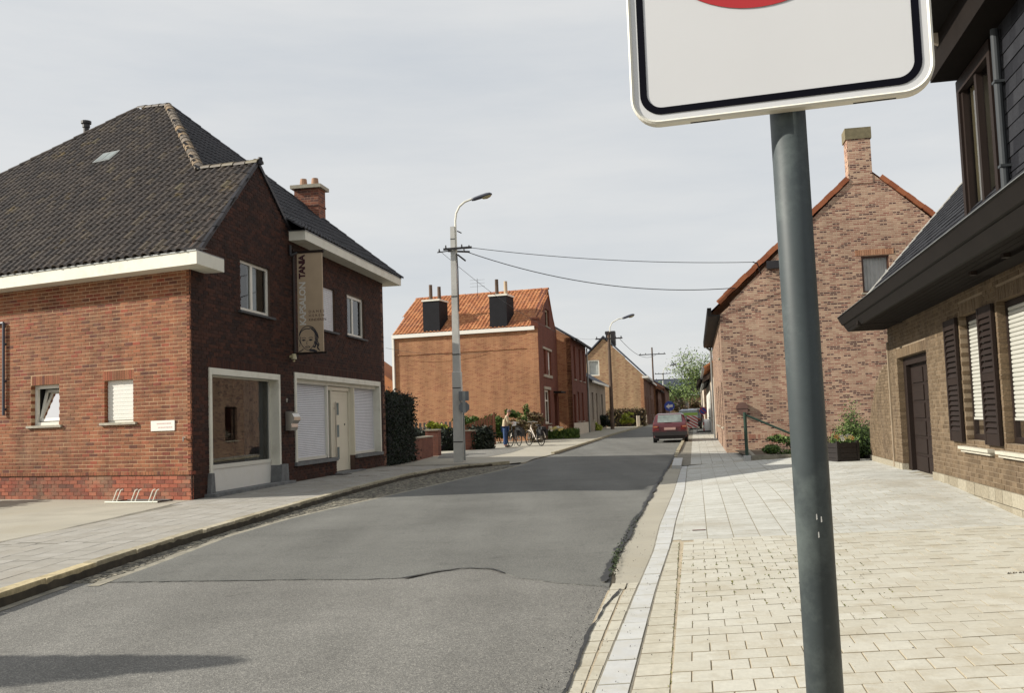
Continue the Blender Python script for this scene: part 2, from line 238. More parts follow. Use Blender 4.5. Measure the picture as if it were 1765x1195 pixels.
M['slab_right'] = tone_mat('slab_right', [(0, (.425, .42, .38)), (.15, (.455, .452, .415)), (.6, (.475, .473, .435)), (1, (.505, .505, .47))], grain=.08, gscale=14, stain=[((.35, .32, .26), .6, .45), ((.30, .29, .24), .35, 2.6)], smin=.5, smax=.62, side=(.30, .275, .21))
M['band_tile'] = tone_mat('band_tile', [(0, (.43, .405, .33)), (1, (.48, .455, .38))], grain=.1, gscale=18, stain=[((.33, .29, .21), .6, 1.4)], side=(.24, .20, .14))
M['joint_sand'] = mat('joint_sand', (.36, .30, .21), .95, var=.25, vscale=1.5, fine=.3)
M['joint_grey'] = mat('joint_grey', (.19, .175, .14), .95, var=.3, vscale=1.5, fine=.3)
M['earth'] = mat('earth', (.12, .10, .065), .95, var=.3)
M['moss'] = tone_mat('moss', [(0, (.05, .07, .015)), (1, (.16, .15, .03))], bump=.4)
M['soil'] = mat('soil', (.10, .075, .05), .95, var=.3, bump=.5, bscale=20)
M['post_green'] = mat('post_green', (.044, .055, .058), .55, metal=.0, spec=.35, var=.12, vscale=5, fine=.05, fscale=60, stain=(.20, .235, .22), stain_amt=.35, sscale=4)
M['sign_white'] = mat('sign_white', (.62, .625, .635), .38, var=.02, vscale=3)
M['sign_rim'] = mat('sign_rim', (.70, .68, .60), .4, var=.03)
M['sign_black'] = mat('sign_black', (.003, .003, .007), .8, spec=.08, var=.05)
M['sign_red'] = mat('sign_red', (.42, .018, .022), .35, var=.05)
M['sign_back'] = mat('sign_back', (.17, .18, .19), .5, metal=.3, var=.1)
M['sign_blue'] = mat('sign_blue', (.02, .05, .30), .4, var=.05)
M['pole_concrete'] = mat('pole_concrete', (.56, .55, .51), .85, var=.12, vscale=2, fine=.1, stain=(.24, .24, .22), stain_amt=.5, sscale=.9)
M['pole_wood'] = mat('pole_wood', (.10, .065, .045), .85, var=.3, vscale=2)
M['black_metal'] = mat('black_metal', (.018, .016, .018), .5, var=.2)
M['lamp_grey'] = mat('lamp_grey', (.06, .064, .085), .5, var=.1)
M['lamp_glass'] = mat('lamp_glass', (.42, .37, .22), .3, var=.1)
M['steel'] = mat('steel', (.55, .52, .47), .3, metal=.85, var=.1)
M['banner_tan'] = mat('banner_tan', (.42, .32, .215), .7, var=.06)
M['banner_dark'] = mat('banner_dark', (.045, .008, .012), .7, var=.05)
M['banner_pale'] = mat('banner_pale', (.62, .60, .55), .7, var=.05)
M['banner_ink'] = mat('banner_ink', (.03, .03, .04), .7, var=.05)
M['text_faint'] = mat('text_faint', (.55, .38, .36), .7, var=.05)
M['copper_box'] = mat('copper_box', (.17, .095, .075), .45, var=.2)
M['green_metal'] = mat('green_metal', (.018, .045, .03), .45, var=.2)
M['planter_wood'] = mat('planter_wood', (.012, .008, .007), .6, var=.25, vscale=9)
M['fence_wood'] = mat('fence_wood', (.16, .065, .035), .8, var=.25, vscale=5)
M['fence_grey'] = mat('fence_grey', (.13, .12, .11), .85, var=.25, vscale=5)
M['leaf_dark'] = leaf_mat('leaf_dark', (.005, .009, .004), (.013, .022, .008))
M['leaf_hedge'] = leaf_mat('leaf_hedge', (.012, .022, .008), (.035, .055, .014))
M['leaf_green'] = leaf_mat('leaf_green', (.03, .06, .012), (.07, .125, .022), (.11, .16, .03))
M['leaf_lime'] = leaf_mat('leaf_lime', (.16, .19, .02), (.30, .32, .03))
M['leaf_fresh'] = leaf_mat('leaf_fresh', (.07, .11, .025), (.13, .19, .045), (.2, .24, .08))
M['leaf_brown'] = leaf_mat('leaf_brown', (.07, .04, .022), (.13, .085, .04), (.12, .11, .035))
M['leaf_conifer'] = leaf_mat('leaf_conifer', (.020, .045, .012), (.075, .12, .025), (.12, .17, .04))
M['petal_yellow'] = mat('petal_yellow', (.70, .60, .22), .7, var=.15)
M['petal_white'] = mat('petal_white', (.72, .70, .60), .7, var=.1)
M['petal_orange'] = mat('petal_orange', (.65, .36, .12), .7, var=.1)
M['bark'] = mat('bark', (.07, .055, .04), .9, var=.3, vscale=4)
M['car_red'] = mat('car_red', (.075, .005, .009), .28, var=.04, spec=.6, coat=.6)
M['car_dark'] = mat('car_dark', (.05, .055, .06), .28, var=.04, spec=.6, coat=.6)
M['car_blue'] = mat('car_blue', (.03, .07, .16), .28, var=.04, spec=.6, coat=.6)
M['car_white'] = mat('car_white', (.6, .62, .64), .28, var=.04, spec=.6, coat=.6)
M['plastic_dark'] = mat('plastic_dark', (.018, .015, .016), .6, var=.1)
M['rubber'] = mat('rubber', (.015, .015, .015), .85, var=.1)
M['car_glass'] = mat('car_glass', (.16, .19, .18), .06, var=.35, vscale=2.5, spec=.8)
M['tail_red'] = mat('tail_red', (.13, .01, .01), .25, var=.1)
M['tail_amber'] = mat('tail_amber', (.30, .11, .05), .25, var=.1)
M['plate'] = mat('plate', (.42, .27, .24), .6, var=.06)
M['skin'] = mat('skin', (.50, .26, .18), .6, var=.05)
M['hair'] = mat('hair', (.16, .10, .08), .8, var=.1)
M['jacket'] = mat('jacket', (.44, .36, .24), .9, var=.1)
M['jeans'] = mat('jeans', (.035, .07, .17), .9, var=.15)
M['bag_black'] = mat('bag_black', (.012, .012, .014), .7, var=.1)
M['bag_white'] = mat('bag_white', (.75, .75, .75), .6, var=.05)
M['bike_white'] = mat('bike_white', (.62, .55, .47), .4, var=.05)
M['bin_dark'] = mat('bin_dark', (.02, .022, .025), .6, var=.1)
M['hazard_white'] = mat('hazard_white', (.65, .62, .58), .5, var=.05)
M['hazard_lime'] = mat('hazard_lime', (.30, .48, .08), .5, var=.05)

# ---------------------------------------------------------------- helpers
def V3(*a): return Vector(a)
def tz(Y): return 0.0 if Y < 30 else 0.0075 * (min(Y, 120) - 30)
def lerp(a, b, t): return a + (b - a) * t
def poly_x(pts, Y):
    if Y <= pts[0][1]: return pts[0][0]
    for (x0, y0), (x1, y1) in zip(pts, pts[1:]):
        if Y <= y1: return lerp(x0, x1, (Y - y0) / (y1 - y0))
    return pts[-1][0]
class MB:
    """mesh builder: faces with a tone value and optional metric uv"""
    def __init__(s): s.v = []; s.f = []; s.t = []; s.mi = []
    def face(s, pts, tone=.5, mi=0):
        b = len(s.v); s.v += [tuple(p) for p in pts]; s.f.append(tuple(range(b, b + len(pts)))); s.t.append(tone); s.mi.append(mi)
    def raw(s, verts, faces, tone=.5, mi=0):
        b = len(s.v); s.v += [tuple(p) for p in verts]
        for f in faces: s.f.append(tuple(b + i for i in f)); s.t.append(tone); s.mi.append(mi)
    def box(s, o, a, b, c, tone=.5, mi=0, skip=()):
        """box from corner o with edge vectors a, b, c (right handed: a x b = +c)"""
        o, a, b, c = Vector(o), Vector(a), Vector(b), Vector(c)
        p = [o, o + a, o + a + b, o + b, o + c, o + a + c, o + a + b + c, o + b + c]
        fs = [(0, 3, 2, 1), (4, 5, 6, 7), (0, 1, 5, 4), (1, 2, 6, 5), (2, 3, 7, 6), (3, 0, 4, 7)]
        s.raw(p, [f for i, f in enumerate(fs) if i not in skip], tone, mi)
    def cyl(s, p0, p1, r0, r1=None, n=12, tone=.5, mi=0, caps=True):
        p0, p1 = Vector(p0), Vector(p1); r1 = r0 if r1 is None else r1; d = (p1 - p0).normalized(); a = d.orthogonal().normalized(); b = d.cross(a)
        vs = [p + (a * math.cos(2 * math.pi * i / n) + b * math.sin(2 * math.pi * i / n)) * r for p, r in ((p0, r0), (p1, r1)) for i in range(n)]
        fs = [(i, (i + 1) % n, n + (i + 1) % n, n + i) for i in range(n)]
        if caps: fs += [tuple(reversed(range(n))), tuple(range(n, 2 * n))]
        s.raw(vs, fs, tone, mi)
    def tube(s, pts, r, n=8, tone=.5, mi=0):
        for a, b in zip(pts, pts[1:]): s.cyl(a, b, r, r, n, tone, mi)
    def prism(s, outline, d, tone=.5, mi=0):
        """extrude planar outline (list of points) along vector d; caps + sides"""
        a = [Vector(p) for p in outline]; d = Vector(d); n = len(a); nrm = Vector((0, 0, 0))
        for i in range(n): nrm += a[i].cross(a[(i + 1) % n])
        if nrm.dot(d) > 0: a = a[::-1]
        s.raw(a + [p + d for p in a], [tuple(range(n)), tuple(reversed(range(n, 2 * n)))] + [(i, n + i, n + (i + 1) % n, (i + 1) % n) for i in range(n)], tone, mi)
    def build(s, name, mats, parent=None, smooth=False, uv=None):
        me = bpy.data.meshes.new(name); me.from_pydata(s.v, [], s.f); 
        at = me.attributes.new('tone', 'FLOAT', 'FACE'); at.data.foreach_set('value', s.t)
        mats = mats if isinstance(mats, (list, tuple)) else [mats]
        for m in mats: me.materials.append(m)
        if len(mats) > 1: me.polygons.foreach_set('material_index', s.mi)
        if uv is not None:
            uh = Vector(uv).normalized(); ph = Vector((-uh.y, uh.x, 0)); l = me.uv_layers.new(name='UVMap')
            for p in me.polygons:
                nn = p.normal; q = uh if abs(nn.dot(ph)) >= abs(nn.dot(uh)) else ph
                for li in p.loop_indices:
                    co = me.vertices[me.loops[li].vertex_index].co; l.data[li].uv = (co.dot(q), co.z)
        if smooth: me.polygons.foreach_set('use_smooth', [True] * len(me.polygons))
        me.update()
        return link(name, me, parent)
def link(name, data, parent=None):
    o = bpy.data.objects.new(name, data); COL.objects.link(o)
    if parent is not None:
        o.parent = parent
        o.matrix_parent_inverse = Matrix.Translation(-WLOC.get(parent.name, Vector((0, 0, 0))))
    return o
WLOC = {}
def thing(name, label, cat, loc, group=None):
    o = bpy.data.objects.new(name, None); COL.objects.link(o); o.location = loc; o.empty_display_size = .2
    WLOC[o.name] = Vector(loc); o['label'] = label; o['category'] = cat
    if group: o['group'] = group
    return o
def tag(o, label, cat, group=None):
    o['label'] = label; o['category'] = cat
    if group: o['group'] = group
    return o
def struct(o): o['kind'] = 'structure'; return o
def stuff(o): o['kind'] = 'stuff'; return o
class Fr:
    """vertical frame: s along u, o outwards along n, z up"""
    def __init__(f, O, u, n): f.O = Vector((O[0], O[1], 0)); f.u = Vector((u[0], u[1], 0)).normalized(); f.n = Vector((n[0], n[1], 0)).normalized()
    def P(f, s, o, z): return f.O + f.u * s + f.n * o + Vector((0, 0, z))
    def box(f, mb, s0, s1, o0, o1, z0, z1, tone=.5, mi=0, skip=()):
        a, b, c = f.u * (s1 - s0), f.n * (o1 - o0), Vector((0, 0, z1 - z0))
        if a.cross(b).dot(c) < 0: mb.box(f.P(s0, o0, z0), b, a, c, tone, mi, skip)
        else: mb.box(f.P(s0, o0, z0), a, b, c, tone, mi, skip)
# unit pieces that individual bricks, slabs share (12 tones)
NT = 12
_unit = {}
def unit_piece(kind, material, k):
    key = (kind, material.name, k)
    if key not in _unit:
        mb = MB(); t = (k + .5) / NT
        if kind == 'brick': mb.box((-.5, -.5, -.5), (1, 0, 0), (0, 1, 0), (0, 0, 1), t)
        elif kind == 'slab':
            if material.get('sided'): t = .06 + .94 * t
            e = .487; vs = [(-.5, -.5, -.5), (.5, -.5, -.5), (.5, .5, -.5), (-.5, .5, -.5), (-.5, -.5, .44), (.5, -.5, .44), (.5, .5, .44), (-.5, .5, .44), (-e, -e, .5), (e, -e, .5), (e, e, .5), (-e, e, .5)]
            mb.raw(vs, [(0, 1, 5, 4), (1, 2, 6, 5), (2, 3, 7, 6), (3, 0, 4, 7), (4, 5, 9, 8), (5, 6, 10, 9), (6, 7, 11, 10), (7, 4, 8, 11), (8, 9, 10, 11)], t)
            if material.get('sided'): mb.t[:4] = [0.0] * 4; mb.t[4:8] = [.02] * 4
        me = bpy.data.meshes.new(kind); me.from_pydata(mb.v, [], mb.f); at = me.attributes.new('tone', 'FLOAT', 'FACE'); at.data.foreach_set('value', mb.t); me.materials.append(material)
        _unit[key] = me
    return _unit[key]
def place_pieces(pieces, kind, name, infill, material, parent, budget):
    """pieces: (centre, ax, ay, az (full edge vectors), tone). nearest `budget` become objects, the rest one mesh of kind stuff"""
    pieces.sort(key=lambda q: (q[0] - EYE).length)
    for c, ax, ay, az, t in pieces[:budget]:
        o = bpy.data.objects.new(name, unit_piece(kind, material, min(NT - 1, int(t * NT)))); COL.objects.link(o); o.parent = parent
        o.matrix_parent_inverse = Matrix(((ax.x, ay.x, az.x, c.x), (ax.y, ay.y, az.y, c.y), (ax.z, ay.z, az.z, c.z), (0, 0, 0, 1)))
    rest = pieces[budget:]
    if rest:
        mb = MB()
        for c, ax, ay, az, t in rest:
            if kind == 'slab':
                sd__ = material.get('sided'); mb.box(c - ax / 2 - ay / 2 - az / 2, ax, ay, az, .06 + .94 * t if sd__ else t, skip=(0,))
                if sd__: mb.t[-4:] = [0.0] * 4
            else: mb.box(c - ax / 2 - ay / 2 - az / 2, ax, ay, az, t)
        stuff(mb.build(infill, material, parent))
def sub_iv(iv, a, b):
    o = []
    for x, y in iv:
        if b <= x or a >= y: o.append((x, y)); continue
        if a > x: o.append((x, a))
        if b < y: o.append((b, y))
    return o
def brick_pieces(fr, s0, s1, z0, z1, holes=(), bl=.21, ch=.075, j=.010, depth=.10, proud=0.0, ztop=None, seed=1, phase=0.0, tonef=None):
    r = random.Random(seed); P = []; k = 0; z = z0
    while z + ch * .6 < z1:
        iv = [(s0, s1)]
        if ztop: # clip to the rake at mid course
            ss = [s0 + (s1 - s0) * i / 400 for i in range(401)]; ok = [ztop(q) >= z + ch * .75 for q in ss]; iv = []; st = None
            for q, g in zip(ss, ok):
                if g and st is None: st = q
                if not g and st is not None: iv.append((st, q)); st = None
            if st is not None: iv.append((st, s1))
        for (a, b, c, d) in holes:
            if c < z + ch * .5 < d: iv = sub_iv(iv, a, b)
        off = phase + (0 if k % 2 else bl / 2)
        for a, b in iv:
            i = math.floor((a - off) / bl)
            while off + i * bl < b:
                x0 = max(a, off + i * bl + (j if off + i * bl > a else 0)); x1 = min(b, off + (i + 1) * bl); i += 1
                if x1 - x0 < .025: continue
                x0 += r.uniform(0, .003); t = r.random() if tonef is None else tonef(r, (x0 + x1) / 2, z)
                pr = proud + r.uniform(-.002, .003); dp = .022 if x0 < s0 + .012 else depth
                c = fr.P((x0 + x1) / 2, pr - dp / 2, z + (ch - j) / 2 + r.uniform(-.001, .001))
                ax = fr.u * (x1 - x0); ay = fr.n * dp; az = Vector((0, 0, ch - j))
                if ax.cross(ay).dot(az) < 0: ax, ay = ay, ax
                P.append((c, ax, ay, az, t))
        z += ch; k += 1
    return P
def soldier_pieces(fr, s0, s1, z0, z1, w=.065, j=.010, depth=.10, proud=0.0, seed=3):
    r = random.Random(seed); P = []; s = s0
    while s + w * .5 < s1:
        c = fr.P(s + (w - j) / 2, proud - depth / 2 + r.uniform(-.002, .003), (z0 + z1) / 2); ax = fr.u * (w - j); ay = fr.n * depth; az = Vector((0, 0, z1 - z0 - j))
        if ax.cross(ay).dot(az) < 0: ax, ay = ay, ax
        P.append((c, ax, ay, az, r.uniform(.3, 1))); s += w
    return P
def wall_sheet(fr, s0, s1, z0, z1, holes, o_front, thick, mb=None, mi=0):
    """solid wall with rectangular openings; boxes by cells, faces only where exposed"""
    mb = mb or MB(); S = sorted({s0, s1, *[x for h in holes for x in h[:2] if s0 < x < s1]}); Z = sorted({z0, z1, *[x for h in holes for x in h[2:] if z0 < x < z1]})
    def solid(i, k):
        if i < 0 or k < 0 or i >= len(S) - 1 or k >= len(Z) - 1: return False
        a, b = (S[i] + S[i + 1]) / 2, (Z[k] + Z[k + 1]) / 2
        return not any(h[0] < a < h[1] and h[2] < b < h[3] for h in holes)
    P = fr.P; ob = o_front - thick
    flip = fr.u.cross(fr.n).z < 0
    def q(pts): mb.face(pts[::-1] if flip else pts, .5, mi)
    for i in range(len(S) - 1):
        for k in range(len(Z) - 1):
            if not solid(i, k): continue
            a, b, c, d = S[i], S[i + 1], Z[k], Z[k + 1]
            q([P(b, o_front, c), P(a, o_front, c), P(a, o_front, d), P(b, o_front, d)]); q([P(a, ob, c), P(b, ob, c), P(b, ob, d), P(a, ob, d)])
            if not solid(i - 1, k): q([P(a, o_front, c), P(a, ob, c), P(a, ob, d), P(a, o_front, d)])
            if not solid(i + 1, k): q([P(b, ob, c), P(b, o_front, c), P(b, o_front, d), P(b, ob, d)])
            if not solid(i, k - 1): q([P(a, ob, c), P(a, o_front, c), P(b, o_front, c), P(b, ob, c)])
            if not solid(i, k + 1): q([P(a, o_front, d), P(a, ob, d), P(b, ob, d), P(b, o_front, d)])
    return mb
def window(parent, fr, s0, s1, z0, z1, rec=.1, fmat='pvc', fw_=.06, mull=(), trans=(), curtain=None, glass='glass', sill=None, sill_out=.06, sill_h=.05, sill_ext=.06, blind=None, name='window', curt_iv=None):
    """frame in an opening, pane behind its bars, sill, curtain and dark room behind"""
    mb = MB(); d0, d1 = -rec - .06, -rec
    fr.box(mb, s0, s1, d0, d1, z0, z0 + fw_); fr.box(mb, s0, s1, d0, d1, z1 - fw_, z1)
    fr.box(mb, s0, s0 + fw_, d0, d1, z0 + fw_, z1 - fw_); fr.box(mb, s1 - fw_, s1, d0, d1, z0 + fw_, z1 - fw_)
    for q in mull: fr.box(mb, q - fw_ * .6, q + fw_ * .6, d0 + .003, d1 - .003, z0 + fw_, z1 - fw_)
    for q in trans: fr.box(mb, s0 + fw_, s1 - fw_, d0 + .006, d1 - .006, q - fw_ * .4, q + fw_ * .4)
    w = mb.build(name, M[fmat], parent)
    g = MB(); P = fr.P; e = fw_ * .5
    if glass: g.face([P(s0 + e, d0 + .03, z0 + e), P(s1 - e, d0 + .03, z0 + e), P(s1 - e, d0 + .03, z1 - e), P(s0 + e, d0 + .03, z1 - e)]); g.build('pane', M[glass], w)
    b = MB(); b.face([P(s0, -rec - .55, z0), P(s1, -rec - .55, z0), P(s1, -rec - .55, z1), P(s0, -rec - .55, z1)])
    for a in (s0 + .002, s1 - .002): b.face([P(a, -rec - .55, z0), P(a, d0, z0), P(a, d0, z1), P(a, -rec - .55, z1)])
    for a in (z0 + .002, z1 - .002): b.face([P(s0, -rec - .55, a), P(s0, d0, a), P(s1, d0, a), P(s1, -rec - .55, a)])
    b.build('dark_room', M['interior'], w)
    if curtain:
        for a, c in (curt_iv or [(s0 + fw_, s1 - fw_)]):
            cu = MB(); n = max(8, int((c - a) / .035)); pts = [(a + (c - a) * i / n, -rec - .14 + .018 * math.sin(i * 1.9) + .008 * math.sin(i * .7)) for i in range(n + 1)]
            for (x0, y0), (x1, y1) in zip(pts, pts[1:]): cu.face([P(x0, y0, z0 + .03), P(x1, y1, z0 + .03), P(x1, y1, z1 - .03), P(x0, y0, z1 - .03)])
            cu.build('curtain', M[curtain], w)
    if sill:
        sb = MB(); fr.box(sb, s0 - sill_ext, s1 + sill_ext, -rec + .002, sill_out, z0 - sill_h, z0 - .002); sb.build('sill', M[sill], w)
    return w
def leaves(mb, centre, size, n, leaf=.06, r=rnd, shell=.0, flat=False, tone=(0, 1), clump=0):
    """n small leaf quads scattered in an ellipsoid (shell: 0 volume .. 1 surface)"""
    cl = [Vector((r.gauss(0, .5), r.gauss(0, .5), r.gauss(0, .5))) for _ in range(clump)] if clump else None
    for _ in range(n):
        while True:
            p = Vector((r.uniform(-1, 1), r.uniform(-1, 1), r.uniform(-1, 1)))
            if shell <= p.length <= 1: break
        if cl:
            c = r.choice(cl); p = c * .8 + p * .38
            if p.length > 1.15: p = p.normalized() * r.uniform(.8, 1.1)
        q = Vector(centre) + Vector((p.x * size[0], p.y * size[1], p.z * size[2]))
        leafq(mb, q, leaf * r.uniform(.6, 1.3), r, r.uniform(*tone))
def leafq(mb, q, s, r, t):
    a = Vector((r.uniform(-1, 1), r.uniform(-1, 1), r.uniform(-1, 1))).normalized(); b = a.orthogonal().normalized(); a *= s; b *= s * .55
    mb.face([q - a, q - b * .9, q + a, q + b * .9], t)
def leaf_box(mb, o, a, b, c, n, leaf, r=rnd, tone=(0, 1), depth=.12):
    """leaves over the surface of a clipped hedge block"""
    o, a, b, c = Vector(o), Vector(a), Vector(b), Vector(c); A = [a.length * c.length, a.length * c.length, b.length * c.length, b.length * c.length, a.length * b.length]; tot = sum(A)
    for _ in range(n):
        x = r.uniform(0, tot); i = 0
        while x > A[i]: x -= A[i]; i += 1
        u, v = r.random(), r.random(); e = r.gauss(0, depth * .4)
        if i == 0: q = o + a * u + c * v - b.normalized() * e
        elif i == 1: q = o + b + a * u + c * v + b.normalized() * e
        elif i == 2: q = o + b * u + c * v - a.normalized() * e
        elif i == 3: q = o + a + b * u + c * v + a.normalized() * e
        else: q = o + c + a * u + b * v + c.normalized() * (e + .02)
        leafq(mb, q, leaf * r.uniform(.6, 1.4), r, r.uniform(*tone))
def text_mesh(txt, size, mat_, origin, right, upv, parent, name='lettering', space=1.0, bold=0.0, extrude=.002):
    cu = bpy.data.curves.new('t', 'FONT'); cu.body = txt; cu.size = size; cu.extrude = extrude; cu.space_character = space; cu.offset = bold; cu.resolution_u = 2
    tmp = bpy.data.objects.new('t', cu); COL.objects.link(tmp); dg = bpy.context.evaluated_depsgraph_get(); me = bpy.data.meshes.new_from_object(tmp.evaluated_get(dg)); bpy.data.objects.remove(tmp)
    rgt, upw = Vector(right).normalized(), Vector(upv).normalized(); nn = rgt.cross(upw)
    xs = [v.co.x for v in me.vertices]; me.transform(Matrix(((rgt.x, upw.x, nn.x, origin[0]), (rgt.y, upw.y, nn.y, origin[1]), (rgt.z, upw.z, nn.z, origin[2]), (0, 0, 0, 1))))
    me.materials.clear(); me.materials.append(mat_); me.name = name
    return link(name, me, parent), (max(xs) if xs else 0)

# ---------------------------------------------------------------- ground, road, pavements
SD = Vector((math.sin(R(10.4)), math.cos(R(10.4)), 0)); GD = Vector((SD.y, -SD.x, 0))
KERB_L = [(-4.6, 0), (-4.35, 5), (-4.29, 8.2), (-4.27, 9.3), (-4.24, 10.5), (-4.17, 12.05), (-4.0, 13.9), (-3.77, 16.5), (-3.42, 20.15), (-2.8, 25.0), (-2.2, 27.6), (-1.5, 29.5), (-.7, 30.6), (.3, 31.4)]
APRON = [(.3, 31.4), (.55, 33.5), (1.6, 37.7), (3.35, 46.8), (6.4, 63), (13.0, 95.7), (22, 140)]
ROAD_R = [(-.6, 0), (.21, 5.14), (.41, 6.38), (.72, 8.1), (.96, 9.98), (1.69, 13.9), (2.72, 19.4), (4.75, 30.1), (8.15, 48), (11.0, 63), (17.2, 96), (25.2, 140)]
WHITE_R = [(-.27, 1), (.54, 5.1), (1.08, 7.95), (1.69, 10.95), (2.07, 13.0), (3.0, 17.7), (4.9, 28.2)]
WHITE_L = [(-.42, 1), (.36, 5.1), (.88, 7.72), (1.38, 10.2), (1.80, 12.6), (2.80, 17.7), (4.76, 28.2)]
def smooth(t): t = max(0, min(1, t)); return t * t * (3 - 2 * t)
def fz(X, Y): return .16 * smooth((Y - 10.8) / 5.6) * max(0, min(1, (X - poly_x(WHITE_R, Y)) / 3.2))
def ribbon(left, right, Y0, Y1, z, m, name, step=.5, nx=4, ragr=0.0, ragl=0.0, seed=1, zf=None):
    r = random.Random(seed); mb = MB(); rows = []; y = Y0
    while y <= Y1 + 1e-6:
        a = left(y) + r.gauss(0, ragl); b = right(y) + r.gauss(0, ragr)
        rows.append([(lerp(a, b, i / nx), y, (zf(lerp(a, b, i / nx), y) if zf else tz(y)) + z) for i in range(nx + 1)]); y += step
    for p, q in zip(rows, rows[1:]):
        for i in range(nx): mb.face([p[i], p[i + 1], q[i + 1], q[i]])
    return mb.build(name, m)
PL = lambda pts: (lambda Y: poly_x(pts, Y))
# base ground out to the horizon
mb = MB(); ys = [-60, 0, 30, 60, 90, 120, 300, 700, 1800]
for a, b in zip(ys, ys[1:]):
    za, zb = (tz(a) - .14, tz(b) - .14); mb.face([(-900, a, za), (1100, a, za), (1100, b, zb), (-900, b, zb)])
struct(mb.build('ground', M['earth']))
left_edge = lambda Y: poly_x(KERB_L, Y) if Y < 31.4 else poly_x(APRON, Y) - .1
struct(ribbon(lambda Y: left_edge(Y) - .02 if Y > 4 else -14, PL(ROAD_R), -8, 140, 0, M['asphalt_old'], 'road', .25, 6, ragr=.006))
# the newer asphalt sheet beyond the patch line, ragged edges, with the bulge in its front edge
front = [(-4.2, 9.45), (-3.2, 9.3), (-2.1, 9.16), (-1.3, 9.02), (-1.0, 9.05), (-.75, 9.38), (-.5, 9.52), (-.25, 9.40), (-.14, 9.1), (-.02, 8.86), (.3, 8.5), (.72, 8.2)]
newL = [(-3.9, 9.3), (-3.84, 10.5), (-3.78, 13.1), (-3.5, 15.2), (-3.1, 17), (-2.3, 20.2), (-1.2, 24.8), (-.6, 27), (.3, 31), (1.0, 34.5), (1.8, 37.7), (3.55, 46.8), (6.6, 63), (13.2, 95.7), (22, 140)]
mb = MB(); r = random.Random(5); nxs = 46
def newsheet(z):
    rows = []
    y = 0.0
    for k in range(0, 300):
        yy = 9.9 + k * .45
        rows.append([(lerp(poly_x(newL, yy), poly_x(ROAD_R, yy) + .004, i / nxs), yy, tz(yy) + z) for i in range(nxs + 1)])
        if yy > 139: break
    first = []
    for i in range(nxs + 1):
        X = lerp(-3.87, .73, i / nxs); Yf = front[-1][1] if X > front[-1][0] - .001 else front[0][1]
        for (x0, q0), (x1, q1) in zip(front, front[1:]):
            if x0 <= X <= x1: Yf = lerp(q0, q1, (X - x0) / (x1 - x0))
        first.append((X, Yf + r.gauss(0, .012), z))
    return [first] + rows
RW = newsheet(.007)
for p, q in zip(RW, RW[1:]):
    for i in range(nxs): mb.face([p[i], p[i + 1], q[i + 1], q[i]])
for a, b in zip(RW[0], RW[0][1:]): mb.face([(a[0], a[1], 0), (b[0], b[1], 0), b, a])
for p, q in zip(RW, RW[1:]): mb.face([(p[0][0], p[0][1], p[0][2] - .007), p[0], q[0], (q[0][0], q[0][1], q[0][2] - .007)])
struct(mb.build('road_patch', M['asphalt_new']))
# tar bead round the bulge, the cracked right asphalt edge, its near shadow painted dark
def bead(pts, w, name, seed, step=.05, z=.012):
    r = random.Random(seed); mb = MB(); P = []
    for (x0, y0), (x1, y1) in zip(pts, pts[1:]):
        n = max(1, int(math.hypot(x1 - x0, y1 - y0) / step))
        P += [(lerp(x0, x1, i / n), lerp(y0, y1, i / n)) for i in range(n)]
    P.append(pts[-1]); prev = None; sm, so_ = 1.0, 0.0
    for i, (x, y) in enumerate(P):
        a = P[max(0, i - 1)]; b = P[min(len(P) - 1, i + 1)]; d = Vector((b[0] - a[0], b[1] - a[1], 0)).normalized(); nn = Vector((-d.y, d.x, 0))
        sm = sm * .75 + .25 * max(.05, r.gauss(1, 1.1)); so_ = so_ * .8 + r.gauss(0, w * .22); ww = w * max(.12, sm); c = Vector((x + so_, y, tz(y) + z)); cur = (c - nn * ww, c + nn * ww)
        if prev: mb.face([prev[0], cur[0], cur[1], prev[1]])
        prev = cur
    return struct(mb.build(name, M['tar']))
bead([(-1.05, 9.0), (-.75, 9.36), (-.5, 9.5), (-.25, 9.38), (-.14, 9.1)], .014, 'road_seam', 2, z=.014)
bead([(-4.1, 9.42), (-2.1, 9.14), (-1.3, 9.0)], .003, 'road_seam', 8, z=.014)
bead([(-.1, 8.88), (.3, 8.48), (.72, 8.18)], .003, 'road_seam', 9, z=.014)
bead([(.80, 8.0), (.62, 7.3), (.43, 6.4), (.22, 5.14), (.0, 4.2)], .009, 'road_edge_crack_shade', 3, z=.022)  # dark strip standing in for the shadow along the near asphalt edge
bead([(.70, 8.38), (.97, 9.98), (1.7, 13.9), (2.73, 19.4), (4.76, 30.1)], .026, 'road_edge_crack_shade', 4, z=.024)
bead([(4.76, 30.1), (8.16, 48)], .03, 'road_edge_crack_shade', 6, z=.024)
# grit on the edging bands, gutter strip and along the road edge
mb = MB(); r = random.Random(14)
for _ in range(260):
    y = r.uniform(4.2, 12); x = poly_x(ROAD_R, y) + abs(r.gauss(0, .28)); q = Vector((x, y, (.019 if y < 8.2 else .016) + .006)); leafq(mb, q, r.uniform(.003, .008), r, r.random())
for _ in range(500):
    y = r.uniform(4.2, 11); x = poly_x(ROAD_R, y) - abs(r.gauss(0, .10)); leafq(mb, Vector((x, y, .006)), r.uniform(.003, .007), r, r.random())
for _ in range(160):
    y = r.uniform(4.5, 14); x = r.uniform(.9, 5.5); leafq(mb, Vector((x, y, fz(x, y) + .021)), r.uniform(.003, .008), r, r.random())
stuff(mb.build('grit', M['tar']))
